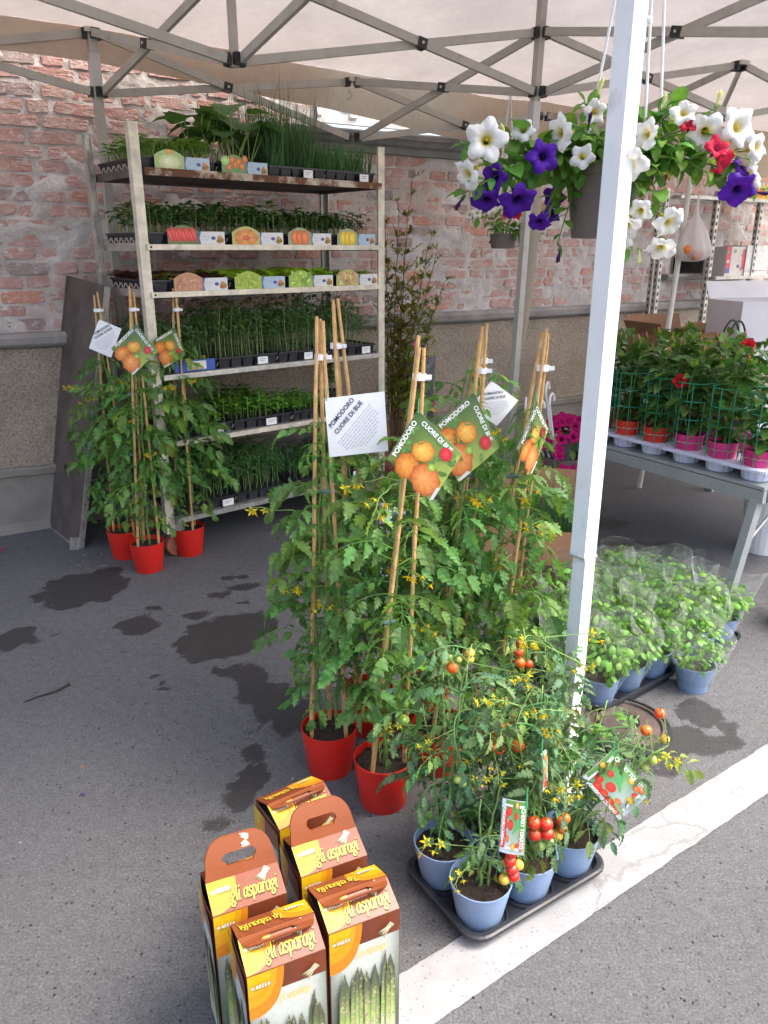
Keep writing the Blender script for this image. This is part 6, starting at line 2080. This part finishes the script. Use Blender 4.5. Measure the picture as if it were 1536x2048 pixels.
# ================================================================== POTTED BASIL
BL_ = []
for i in range(5):
    mb = MB(); v = (.75, .95, 1.1, 1.25, .9)[i]
    leaf_strip(mb, Matrix(), .04 + .004 * (i % 3), .028, [.15, .75, 1, .98, .7, .1], -.32, (.9, 1.2, .7, 1.0, 1.3)[i], (v, v, v * .9), stem=.006)
    BL_.append(mb.mesh("leaf", M_['basil_leaf'], True))
m, ns, ls, b = base_mat("clear_plastic_film")
gl = ns.new("ShaderNodeBsdfGlossy"); gl.inputs["Roughness"].default_value = .09; gl.inputs[0].default_value = (.9, .95, .97, 1)
tp_ = ns.new("ShaderNodeBsdfTransparent"); tp_.inputs[0].default_value = (.96, .97, .97, 1)
df = ns.new("ShaderNodeBsdfTranslucent"); df.inputs[0].default_value = (.8, .84, .84, 1)
lw = ns.new("ShaderNodeLayerWeight"); lw.inputs[0].default_value = .35
n1 = noise_node(ns, ls, 26, 4, .6, dist=2)
rr_ = ramp(ns, ls, n1.outputs[0], [(.48, .03), (.75, .22)])
ad = ns.new("ShaderNodeMath"); ad.operation = 'MULTIPLY_ADD'; ls.new(lw.outputs["Facing"], ad.inputs[0]); ad.inputs[1].default_value = .3; ls.new(rr_.outputs[0], ad.inputs[2])
m1 = ns.new("ShaderNodeMixShader"); m1.inputs[0].default_value = .5; ls.new(gl.outputs[0], m1.inputs[1]); ls.new(df.outputs[0], m1.inputs[2])
m2_ = ns.new("ShaderNodeMixShader"); ls.new(ad.outputs[0], m2_.inputs[0]); ls.new(tp_.outputs[0], m2_.inputs[1]); ls.new(m1.outputs[0], m2_.inputs[2])
bp = ns.new("ShaderNodeBump"); bp.inputs["Strength"].default_value = .8; bp.inputs["Distance"].default_value = .01
ls.new(n1.outputs[0], bp.inputs["Height"]); ls.new(bp.outputs[0], gl.inputs["Normal"])
ls.new(m2_.outputs[0], ns["Material Output"].inputs[0])
M_['film'] = m
def sleeve_mesh(seed, h=.24, r0=.055, r1=.115):
    """open cone of film, pressed flat towards its top"""
    r = random.Random(seed); mb = MB(); n, k = 28, 9
    ph = [r.uniform(0, 6) for _ in range(4)]
    def P(i, j):
        a = 2 * math.pi * i; t = j
        rad = r0 + (r1 - r0) * t + .004 * t * abs(math.sin(8 * a + ph[3])) + .006 * t * math.sin(3 * a + ph[0]) + .004 * math.sin(7 * a + ph[1] + t * 3) * t
        fl = 1 - .35 * t * t
        return (rad * math.cos(a) * (1 + .12 * t), rad * math.sin(a) * fl, .03 + h * t + .025 * t * math.cos(2 * a + ph[2]))
    mb.grid(n * 2, k, P)
    mb.tube([P(i / 56, 1) for i in range(57)], .0007, 4, cap=False)
    return mb.mesh("plastic_sleeve", M_['film'], True)
SLV = [sleeve_mesh(i, .2 + .02 * (i % 3)) for i in range(4)]
def basil(x, y, z, label, seed, nl=150, sleeve=True, ls_=1.0, group="basil pots in the black trays"):
    r = random.Random(seed)
    t = thing("potted_basil", label, "potted herb", (x, y, z), r.uniform(0, 6), group)
    obj("pot", BLUE_POT, t, Matrix.Scale(.95, 4)); obj("soil", BLUE_SOIL, t, Matrix.Scale(.95, 4))
    for k in range(nl):
        q = ((k + r.random()) / nl)
        rad = (.07 + .03 * q) * math.sqrt(r.random()); a = r.uniform(0, 6.28)
        hz = .092 + (.01 + .14 * q ** .9) * (1 - (rad / .12) ** 2 * .5)
        e = r.uniform(-.75, .55)
        obj("leaf", r.choice(BL_), t, frame((rad * math.cos(a), rad * math.sin(a), hz), azel(a + r.uniform(-1.1, 1.1), e), (0, 0, 1)) @ Matrix.Rotation(r.uniform(-.7, .7), 4, 'X') @ Matrix.Scale(r.uniform(.5, .85) * ls_, 4))
    mb = MB()
    for k in range(9):
        a = r.uniform(0, 6.28); mb.tube([(.03 * math.cos(a), .03 * math.sin(a), .08), (.05 * math.cos(a + .4), .05 * math.sin(a + .4), .16)], .0016, 4)
    mb.build("stems", M_['stem'], t)
    if sleeve:
        obj("plastic_sleeve", r.choice(SLV), t, Matrix.Rotation(r.uniform(0, 6), 4, 'Z'))
    return t
EI = Vector((.8, .6, 0)); EJ = Vector((-.6, .8, 0)); B0 = Vector((.70, 2.19, 0))
BTM = Matrix((EI, EJ, Vector((0, 0, 1)))).transposed().to_4x4()
for ti, tj, lab in ((0, 0, "black tray of basil pots beside the foot of the white pole"), (1, 0, "black tray of basil pots at the right near the table leg"), (0, 1, "black tray of basil pots hidden behind the tall tomato plants"), (1, 1, "black tray of basil pots at the back below the table edge")):
    p = B0 + EI * (ti * .426 - .072) + EJ * (tj * .284 - .072)
    M = BTM.copy(); M.translation = p
    t = thing("plant_tray", lab, "plant tray", M=M, group="black trays under the basil")
    mb = MB(); lx, ly = .42, .278
    ringstack(mb, [(rrect(.012, .012, lx - .012, ly - .012, .04), .002), (rrect(.006, .006, lx - .006, ly - .006, .04), .03), (rrect(-.002, -.002, lx + .002, ly + .002, .045), .031), (rrect(-.002, -.002, lx + .002, ly + .002, .045), .039), (rrect(.008, .008, lx - .008, ly - .008, .036), .04), (rrect(.012, .012, lx - .012, ly - .012, .034), .018)])
    mb.build("tray", M_['black_tray'], t)
BLAB = {(0, 0): "basil pot at the near left corner of the trays beside the white pole", (1, 0): "basil pot second along the front edge of the trays", (2, 0): "basil pot with a plainly visible blue rim in the middle of the front edge", (3, 0): "basil pot behind the lone one, fourth along the front edge", (4, 0): "basil pot fifth along the front edge, leaves in hazy film", (5, 0): "basil pot at the far right corner of the trays near the table leg"}
for j in range(4):
    for i in range(6):
        if i < j - 1: continue
        p = B0 + EI * .142 * i + EJ * .142 * j
        lab = BLAB.get((i, j)) or "%s basil pot counted from the pole side in the %s row of the trays" % (["first", "second", "third", "fourth", "fifth", "sixth"][i - max(0, j - 1)], ["front", "second", "third", "last"][j])
        basil(p.x, p.y, .018, lab, 700 + i * 5 + j)
# one wide sheet of film stands around the rear basil pots
mb = MB()
q0, q1 = B0 + EI * .35 + EJ * .50, B0 + EI * .86 + EJ * .17
mb.grid(24, 6, lambda i, j: tuple(q0.lerp(q1, i) + Vector((.012 * math.sin(i * 17) * j, .012 * math.sin(i * 11 + 1) * j, .05 + .255 * j + .012 * math.sin(i * 5)))))
o = mb.build("film_sheet", M_['film'], None, smooth=True)
tag(o, "wide clear plastic sheet standing along the back of the basil trays", "plastic sheet")
basil(1.05, 2.29, 0, "lone basil pot standing on the asphalt in front of the trays", 801, 210, True, .75)
# ================================================================== THINGS ALONG THE WALL
# shelving of perforated angle posts
sv = thing("shelving_rack", "shelving of perforated grey angle posts against the wall on the right", "shelving", M=wall.matrix_basis @ Matrix.Translation((0, 0, 0)))
for u, o_, z1 in ((4.56, .3, 1.83), (5.14, .3, 1.83), (5.68, .3, 1.83), (4.72, .12, 1.8)):
    p = bpy.data.objects.new("post", None); COL.objects.link(p); p.parent = sv
    mb = MB(); mb.box((u, o_, z1 / 2), (.004, .036, z1)); mb.box((u + .018, o_ + .018, z1 / 2), (.034, .004, z1)); mb.build("angle", M_['galv'], p)
    mb = MB()
    for k in range(30):
        mb.box((u + .018, o_ + .0215, .3 + k * .05), (.012, .002, .024)); mb.box((u - .0022, o_, .3 + k * .05), (.001, .012, .024))
    mb.build("slots", M_['dark_inside'], p)
for u0, u1, z in ((4.66, 6.6, 1.775), (5.17, 6.6, 1.205)):
    mb = MB(); mb.box(((u0 + u1) / 2, .24, z), (u1 - u0, .26, .022)); mb.build("shelf", M_['galv'], sv)
mb = MB(); mb.bar((4.58, .285, 1.765), (5.68, .285, 1.79), .012, .04); mb.build("cross_bar", M_['galv'], sv)
# cartons on the shelves
t = thing("printed_carton", "pink and white printed carton on the lower shelf of the rack", "carton", M=wall.matrix_basis @ Matrix.Translation((5.36, .2, 1.2165)))
mb = MB(); mb.box((.17, 0, .11), (.34, .2, .22)); mb.build("body", pbr("faded_white_card", (.5, .47, .44), .7, 0, .1, 8), t)
pr = Print(lambda x, y, z: (x, .1005 + z, y))
r_ = random.Random(5)
pr.rect(.0, .06, .06, .22, (.55, .06, .1)); pr.rect(.2, .05, .34, .2, (.6, .08, .12)); pr.rect(.0, .02, .06, .06, (.12, .12, .3)); pr.up()
for k in range(14): pr.blob(.02 + .3 * r_.random(), .03 + .17 * r_.random(), .02, .015, ((.5, .1, .15), (.2, .3, .12), (.1, .12, .3), (.6, .5, .4))[k % 4], n=8)
pr.build("print", M_['print'], t)
t = thing("grey_crate", "pale grey crate on the lower shelf behind the printed carton", "crate", M=wall.matrix_basis @ Matrix.Translation((5.75, .2, 1.2165)))
mb = MB()
for a in ((0, 0, .02, .3, .22, .04), (0, .105, .13, .3, .01, .2), (0, -.105, .13, .3, .01, .2), (.145, 0, .13, .01, .2, .2), (-.145, 0, .13, .01, .2, .2)): mb.box(a[:3], a[3:])
mb.build("body", pbr("pale_grey_plastic", (.5, .5, .48), .5), t)
t = thing("yellow_carton", "yellow and orange carton on the upper shelf at the picture edge", "carton", M=wall.matrix_basis @ Matrix.Translation((5.7, .24, 1.788)))
mb = MB(); mb.box((0, 0, .05), (.34, .2, .1)); mb.build("body", pbr("yellow_card", (.7, .42, .03), .6), t)
mb = MB(); mb.box((-.1, .1008, .05), (.12, .0012, .06)); mb.build("print", pbr("orange_red_ink", (.7, .16, .03), .6), t)
# white pole with a plastic bag hanging from it
t = thing("wooden_pole", "pale wooden pole leaning upright in front of the wall opening", "pole")
mb = MB(); mb.tube([(1.60, 4.62, .0), (1.66, 4.61, .9), (1.692, 4.60, 1.9)], [.017, .016, .015], 10); mb.build("shaft", pbr("pale_wood", (.6, .58, .5), .6, 0, .1, 20), t)
mb = MB(); mb.tube([(1.692, 4.595, 1.70), (1.70, 4.575, 1.705), (1.712, 4.565, 1.70)], .003, 5); mb.build("peg", M_['galv'], t)
t = thing("plastic_bag", "thin white plastic bag with something orange inside hanging from the pole", "bag", (1.712, 4.565, 1.70))
mb = MB()
mb.lathe([(.004, 0), (.008, -.06), (.012, -.1), (.03, -.14), (.065, -.21), (.092, -.28), (.098, -.31), (.08, -.335), (.04, -.35), (.0, -.352)], 26, (.02, 0, 0), rib=lambda a, z: 1 + .13 * math.sin(a * 5 + z * 12) + .07 * math.sin(a * 9))
m, ns, ls, b = base_mat("milky_plastic_film")
b.inputs["Base Color"].default_value = (.75, .7, .68, 1); b.inputs["Roughness"].default_value = .35
tr = ns.new("ShaderNodeBsdfTranslucent"); tr.inputs[0].default_value = (.75, .7, .68, 1)
tp2 = ns.new("ShaderNodeBsdfTransparent")
mx = ns.new("ShaderNodeMixShader"); mx.inputs[0].default_value = .4; ls.new(b.outputs[0], mx.inputs[1]); ls.new(tr.outputs[0], mx.inputs[2])
mx2 = ns.new("ShaderNodeMixShader"); mx2.inputs[0].default_value = .3; ls.new(mx.outputs[0], mx2.inputs[1]); ls.new(tp2.outputs[0], mx2.inputs[2])
ls.new(mx2.outputs[0], ns["Material Output"].inputs[0])
mb.build("bag_film", m, t, smooth=True)
for p in ((-.025, -.05, -.29), (.01, -.06, -.315), (.05, -.02, -.315)):
    mb = MB(); mb.ball(p, .028, 12, 8); mb.build("orange", pbr("orange_peel", (.75, .2, .03), .5, 0, .1, 60, .2, 200), t, smooth=True)
# back table with boxes and a handbag
bt = thing("back_table", "grey back table by the wall holding cartons and a handbag", "table", M=wall.matrix_basis @ Matrix.Translation((4.2, .95, 0)))
mb = MB(); mb.box((.75, .0, .7), (1.9, .8, .03)); mb.build("tabletop", M_['grey_paint'], bt)
for x in (-.15, 1.65):
    for y in (-.36, .36):
        mb = MB(); mb.box((x, y, .343), (.04, .04, .683)); mb.build("leg", M_['grey_paint'], bt)
def open_box(name, label, M, w, d, h, mat, flaps=(), th=.005):
    t = thing(name, label, "box", M=M)
    mb = MB()
    mb.box((0, 0, th / 2), (w, d, th))
    for s in (-1, 1):
        mb.box((s * (w - th) / 2, 0, h / 2 + th / 2), (th, d - .001, h - th)); mb.box((0, s * (d - th) / 2, h / 2 + th / 2), (w - 2 * th - .001, th, h - th))
    mb.build("box_body", mat, t)
    for side, ang, ln in flaps:
        L_ = w if side in 'fb' else d
        mb = MB(); mb.box((0, ln / 2, 0), (L_ - .008, ln, th * .9))
        Mx = {'f': Matrix.Translation((0, -d / 2, h)) @ Matrix.Rotation(math.pi, 4, 'Z'), 'b': Matrix.Translation((0, d / 2, h)), 'r': Matrix.Translation((w / 2, 0, h)) @ Matrix.Rotation(-math.pi / 2, 4, 'Z'), 'l': Matrix.Translation((-w / 2, 0, h)) @ Matrix.Rotation(math.pi / 2, 4, 'Z')}[side]
        mb.build("flap", mat, t, M=Mx @ Matrix.Rotation(R(ang), 4, 'X') @ Matrix.Translation((0, .001, 0)))
    return t
BKM = wall.matrix_basis
open_box("cardboard_box", "open brown cardboard box on the back table below the wall opening", Matrix.Translation((1.86, 5.05, .716)) @ Matrix.Rotation(R(24), 4, 'Z'), .46, .34, .2, M_['cardboard'], (('b', 70, .1), ('f', -20, .12), ('r', 20, .1), ('l', 60, .08)))
open_box("white_box", "tall open white box standing on the back table at the picture edge", Matrix.Translation((2.36, 5.02, .716)) @ Matrix.Rotation(R(18), 4, 'Z'), .5, .3, .40, pbr("white_card", (.6, .58, .6), .6, 0, .05, 6), (('b', 60, .12),))
t = thing("handbag", "black handbag with tall loop handles in front of the white box", "handbag", (2.06, 4.62, .716), R(12))
mb = MB()
ringstack(mb, [(rrect(-.13, -.05, .13, .05, .03), 0), (rrect(-.14, -.055, .14, .055, .03), .08), (rrect(-.115, -.03, .115, .03, .02), .17)])
mb.build("bag_body", pbr("black_leather", (.015, .014, .016), .4, 0, .2, 30, .2, 120), t)
for y in (-.03, .03):
    mb = MB(); mb.tube([(-.065 + .13 * k / 12, y, .165 + .14 * math.sin(math.pi * k / 12) ** .6) for k in range(13)], .006, 8); mb.build("handle", M_['black_plastic'], t)
t = thing("dark_folder", "dark folder with white edges lying tilted among the mandevillas", "folder", M=Matrix.Translation((1.78, 4.35, .80)) @ Matrix.Rotation(R(-25), 4, 'Z') @ Matrix.Rotation(R(55), 4, 'X'))
mb = MB(); mb.box((0, 0, 0), (.22, .2, .012)); mb.build("cover", pbr("dark_grey_board", (.03, .032, .04), .4), t)
for s in (-1, 1):
    mb = MB(); mb.box((s * .117, 0, .001), (.012, .2, .014)); mb.build("edge_strip", M_['white_plastic'], t)
# soil bag on the concrete base, drawn in dark colours with pale print
t = thing("soil_bag", "dark printed bag of potting soil standing against the wall behind the shrub", "soil bag", M=wall.matrix_basis @ Matrix.Translation((2.58, .135, .346)))
def bagp(i, j, s):
    x = -.115 + .23 * i; z = .40 * j
    y = s * (.042 * math.sin(math.pi * i) ** .5 * (1 - (abs(j - .42) / .6) ** 3 if j > .42 else 1) + .002) + .006 * noise.noise((x * 12, z * 12, s))
    return (x * (1 - .06 * math.sin(math.pi * j)), y, z + .012 * math.sin(i * 7) * (j > .9))
mb = MB()
mb.grid(14, 18, lambda i, j: bagp(i, j, 1)); mb.grid(14, 18, lambda i, j: bagp(1 - i, j, -1))
mb.build("bag_body", pbr("dark_printed_film", (.05, .055, .065), .35, 0, .4, 9), t, smooth=True)
pr = Print(lambda x, y, z: (x, .046 + z + .008 * math.cos(x * 13), y))
rr_b = random.Random(8)
for k, (x, y, s, c_) in enumerate(((-.05, .37, .02, (.6, .62, .6)), (-.03, .29, .05, (.55, .56, .58)), (.04, .27, .04, (.5, .52, .55)), (.0, .16, .03, (.5, .52, .55)), (.05, .10, .045, (.6, .04, .06)), (.06, .06, .045, (.75, .45, .05)), (-.03, .05, .05, (.15, .35, .1)), (.0, .02, .05, (.7, .5, .3)))):
    for q in range(4):
        pr.blob(x + rr_b.uniform(-.6, .6) * s, y + rr_b.uniform(-.3, .3) * s, s * .4, s * .22, c_, n=8, turn=.2)
    pr.up()
pr.build("print", M_['print'], t)
# wooden crate behind the trolley
t = thing("wooden_crate", "small brown wooden crate on the ground behind the right end of the trolley", "crate", M=wall.matrix_basis @ Matrix.Translation((2.12, .34, 0)))
for k in range(5):
    mb = MB(); mb.box((0, .13, .05 + k * .088), (.42, .014, .078)); mb.build("plank", pbr("crate_wood", (.24, .13, .06), .8, 0, .25, 14, .2, 90), t)
    mb = MB(); mb.box((-.203, 0, .05 + k * .088), (.014, .24, .078)); mb.build("plank", M_['cardboard'], t)
    mb = MB(); mb.box((.203, 0, .05 + k * .088), (.014, .24, .078)); mb.build("plank", M_['cardboard'], t)
# tall shrub in a terracotta pot
sh = thing("potted_shrub", "tall thin twiggy shrub in a terracotta pot between trolley and soil bag", "shrub", (.06, 4.56, 0))
mb = MB(); mb.lathe([(0, 0), (.08, 0), (.105, .17), (.118, .17), (.12, .2), (.106, .2), (.104, .17), (0, .17)], 28); mb.build("pot", M_['terracotta'], sh)
obj("soil", soil_mesh(.1, .175, 4), sh)
r = random.Random(77)
SL = []
for i in range(4):
    mb = MB(); v = (.8, 1, 1.3, 1.1)[i]
    leaf_strip(mb, Matrix(), .036, .012, [.2, .8, 1, .6, .05], .25, .3, ((v, v, v), (v, v, v), (1.9, 1.25, .8), (1.3, 1.2, .8))[i], stem=.003)
    SL.append(mb)
for k in range(13):
    a = r.uniform(0, 6.28); sp = r.uniform(.06, .22)
    hgt = r.uniform(1.05, 1.45) if k > 3 else (1.78, 1.68, 1.6, 1.5)[k]
    e = Vector((sp * math.cos(a) + .1, sp * .6 * math.sin(a), hgt))
    if k == 0: e = Vector((.09, .02, 1.79))
    if k == 1: e = Vector((.02, .0, 1.66))
    if k == 2: e = Vector((.2, -.02, 1.48))
    if k == 3: e = Vector((-.06, -.1, 1.62))
    p0 = Vector((.03 * math.cos(a), .03 * math.sin(a), .17)); md = Vector((e.x * .35, e.y * .5, hgt * .55))
    pts = [bez(p0, md, e, i / 16) + Vector((r.uniform(-.008, .008), r.uniform(-.008, .008), 0)) for i in range(17)]
    br = bpy.data.objects.new("branch", None); COL.objects.link(br); br.parent = sh
    mb = MB(); mb.tube(pts, [.005 - .0038 * i / 16 for i in range(17)], 5); mb.build("twig", M_['wood_stem'], br)
    lf = MB()
    for i in range(5, 17):
        n_t = 3 if i < 15 else 1
        for q in range(n_t):
            p = pts[i]
            d = azel(r.uniform(0, 6.28), r.uniform(.2, 1.0))
            L_ = r.uniform(.04, .13) * (1 if i < 13 else .6)
            tw = MB()
            lf.tube([p, p + d * L_], [.0013, .0008], 3, (.9, .6, .4), False)
            for w in range(9):
                pp = p + d * L_ * (w + 1) / 9
                lf.merge(r.choice(SL), frame(pp, azel(r.uniform(0, 6.28), r.uniform(.1, 1.1)), (0, 0, 1)) @ Matrix.Scale(r.uniform(.7, 1.25), 4))
    tag(lf.build("foliage", M_['shrub_leaf'], br), kind='stuff')
mb = MB()
for k in range(3):
    leaf_strip(mb, frame((.13, -.12, .93 + .0 * k), Vector((.1 - .15 * k, -.6, -.7 + .2 * k)), (0, 0, 1)), .06, .03, [.2, .9, 1, .6], .2, .4, (.75, .15, .25) if k else (.8, .7, .7))
mb.build("pink_ribbon", M_['petal'], sh)
# magenta petunias below the table end, with white plastic hanger hooks
mg = thing("magenta_petunias", "mass of magenta petunias in a pot between the white pole and the table", "potted plant", (.93, 3.84, 0))
mb = MB(); mb.lathe([(0, 0), (.11, 0), (.14, .38), (.147, .38), (.147, .42), (.138, .42), (.135, .37), (0, .37)], 28); mb.build("pot", M_['brown_pot'], mg)
r = random.Random(12)
MGF = petunia_flower_mb(200, (.55, .008, .16), (.2, .01, .05), cup=1.0).mesh("flower", M_['petal'], True)
for k in range(64):
    u_, v_ = r.uniform(0, 6.28), r.random()
    p = Vector((.19 * math.sqrt(v_) * math.cos(u_), .19 * math.sqrt(v_) * math.sin(u_), .44 + .14 * (1 - v_) - .13 * v_ * v_))
    obj("flower", MGF, mg, frame(p + Vector((0, 0, .03)), Vector((p.x * 3, p.y * 3 - .25, .35)), (0, 0, 1)) @ Matrix.Scale(r.uniform(.75, 1.0), 4))
    obj("leaf", r.choice(PL), mg, frame(p * .85 + Vector((0, 0, .04)), Vector((p.x, p.y, r.uniform(-.1, .2))), (0, 0, 1)))
for k, (x, y, z, turn) in enumerate(((-.19, -.14, .72, 0), (-.14, -.1, .80, 1), (-.125, -.13, .75, .8), (-.235, -.1, .70, 2))):
    mb = MB()
    pts = [(x * .5, y * .5, .42), (x, y, z - .05)] + [(x + math.cos(turn) * .02 * (1 - math.cos(q)), y + math.sin(turn) * .02 * (1 - math.cos(q)), z - .05 + .03 * math.sin(q) + .02) for q in [0.2 + .45 * j for j in range(8)]]
    if k == 3: pts = pts[:2] + [(x, y, z + .03)]
    mb.tube(pts, .006, 6); mb.build("hanger_hook", M_['white_plastic'], mg)
# big cardboard box with young plants behind the tomatoes
cb = open_box("plant_box", "big open cardboard box of young green plants behind the tall tomatoes", Matrix.Translation((.64, 3.2, 0)) @ Matrix.Rotation(R(-14), 4, 'Z'), .46, .4, .31, M_['cardboard'], (('b', 60, .16), ('f', -75, .14)))
g = MB(); r = random.Random(3)
for k in range(90):
    g.merge(seeds('chive')[r.randrange(5)][0], Matrix.Translation((.64 + r.uniform(-.17, .17), 3.2 + r.uniform(-.13, .13), .16)) @ Matrix.Rotation(r.uniform(0, 6), 4, 'Z') @ Matrix.Scale(r.uniform(.8, 1.15), 4))
o = g.build("young_leeks", M_['seedling'], None)
tag(o, "dense grassy green young plants growing out of the big cardboard box", "seedlings", kind='stuff')
# white, blue and yellow carton
t = thing("small_carton", "small white, blue and yellow carton on the asphalt behind the middle tomatoes", "carton", (.03, 3.25, 0), R(20))
mb = MB(); mb.box((0, 0, .17), (.085, .06, .34)); mb.build("body", M_['white_plastic'], t)
mb = MB(); mb.box((.02, -.02, .352), (.05, .002, .03), Matrix.Rotation(.6, 4, 'X')); mb.box((-.02, .0, .35), (.002, .05, .03), Matrix.Rotation(.5, 4, 'Y')); mb.build("flap", M_['white_plastic'], t)
pr = Print(lambda x, y, z: (x, -.0302 - z, y))
pr.rect(-.042, .27, .042, .285, (.02, .1, .45)); pr.rect(-.042, .16, .042, .27, (.8, .5, .02)); pr.rect(-.042, .02, .042, .09, (.02, .1, .45)); pr.up()
for k in range(4): pr.rect(-.03 + .016 * k, .18 + .01 * (k % 2), -.022 + .016 * k, .25, (.03, .15, .5))
pr.rect(-.03, .2, .03, .206, (.9, .88, .8))
pr.build("print", M_['print'], t)
# round weight plate lying by the pole
t = thing("weight_plate", "round rusty weight plate with a black rubber ring lying behind the pole", "weight", (.735, 2.045, 0))
mb = MB(); mb.lathe([(0, .022), (.045, .024), (.055, .034), (.07, .034), (.08, .022), (.118, .02), (.122, .028), (.13, .028), (.132, 0)], 48); mb.build("plate", pbr("rusty_cast_iron", (.075, .055, .05), .75, .2, .35, 14, .3, 80, dirt=(.2, .16, .14), dthr=(.56, .74)), t)
mb = MB(); mb.lathe([(.133, 0), (.145, .004), (.152, .015), (.145, .028), (.133, .03)], 48); mb.build("rubber_ring", M_['black_plastic'], t)
# daisies at the picture edge, and a pot of magenta flowers under the table
def small_flowers(name, label, loc, col, ctr, n, rad, h0, pot, stalks, seed, pr_=.09):
    t = thing(name, label, "potted plant", loc)
    r = random.Random(seed)
    mb = MB(); mb.lathe([(0, 0), (pr_ * .75, 0), (pr_, h0), (pr_ + .006, h0), (pr_ + .006, h0 + .015), (pr_ - .004, h0 + .015), (pr_ - .006, h0), (0, h0)], 24); mb.build("pot", pot, t)
    fm = MB()
    for k in range(9):
        leaf_strip(fm, Matrix.Rotation(k * .698, 4, 'X') @ Matrix.Rotation(-1.25, 4, 'Y'), .017, .008, [.5, 1, 1, .4], .1, .3, col)
    fm.ball((.002, 0, 0), .006, 8, 4, ctr)
    fme = fm.mesh("flower", M_['petal'])
    lf = MB()
    for k in range(n):
        a = r.uniform(0, 6.28); q = rad * math.sqrt(r.random())
        p = Vector((q * math.cos(a), q * math.sin(a), h0 + stalks * (1.15 - (q / rad) ** 2 * .7) * r.uniform(.7, 1.1)))
        mb = MB(); mb.tube([(p.x * .2, p.y * .2, h0), tuple(p * .6 + Vector((0, 0, h0 * .4))), tuple(p)], .0014, 4); st = mb.build("flower_stalk", M_['stem'], t)
        obj("flower", fme, st, frame(p, Vector((p.x, p.y - .05, .12)), (0, 0, 1)) @ Matrix.Scale(r.uniform(.8, 1.2), 4))
    for k in range(n * 3):
        a = r.uniform(0, 6.28); q = rad * .9 * math.sqrt(r.random())
        obj("leaf", r.choice(PL), t, frame((q * math.cos(a), q * math.sin(a), h0 + r.uniform(0, stalks * .8)), azel(a, r.uniform(-.2, .8)), (0, 0, 1)) @ Matrix.Scale(.6, 4))
    return t
small_flowers("red_daisies", "dark red daisies with yellow centres leaning in at the right edge", (1.66, 2.74, 0), (.26, .008, .04), (.7, .3, .03), 26, .15, .06, M_['black_plastic'], .1, 5)
small_flowers("magenta_flowers", "white pot of magenta flowers on the asphalt behind the table leg", (1.87, 3.56, .0), (.5, .01, .2), (.5, .3, .05), 16, .13, .27, M_['white_plastic'], .08, 6, .11)
# litter on the asphalt
t = thing("fallen_twig", "thin dark brown twig lying on the asphalt at the left", "twig")
mb = MB(); mb.tube([(-1.185, 2.19, .004), (-1.15, 2.22, .006), (-1.10, 2.26, .005), (-1.075, 2.30, .006)], [.0015, .003, .0035, .0045], 6); mb.build("stick", pbr("dark_dry_twig", (.035, .02, .015), .8), t)
r = random.Random(9)
lt = MB()
for k in range(46):
    x, y = r.uniform(-1.7, 1.3), r.uniform(1.2, 3.4)
    if k < 14: x, y = -1.35 + r.uniform(-.16, .16), 3.42 + r.uniform(-.08, .08)
    c = ((.5, .45, .36), (.3, .2, .12), (.12, .16, .05), (.3, .06, .1), (.16, .12, .1))[r.randrange(5)] if k >= 14 else (.55, .5, .42)
    leaf_strip(lt, TR(x, y, .003, r.uniform(0, 6.28)), r.uniform(.006, .016), r.uniform(.004, .009), [.3, 1, .8, .1], .3, .3, c)
tag(lt.build("fallen_petals_and_crumbs", M_['petal'], None), kind='stuff')
t = thing("fallen_flower", "single fallen magenta flower near the wall at the left edge", "flower", (-1.90, 3.52, .016))
obj("petals", MGF, t, frame((0, 0, 0), (.1, -.3, 1), (0, 1, 0)) @ Matrix.Scale(.6, 4))
t = thing("fallen_leaf", "small crumpled violet petal lying on the grey asphalt", "petal", (-.83, 1.74, .004))
mb = MB(); leaf_strip(mb, Matrix(), .02, .012, [.3, 1, .9, .2], .4, .6, (.1, .06, .16)); mb.build("petal", M_['petal'], t)
make_letters()
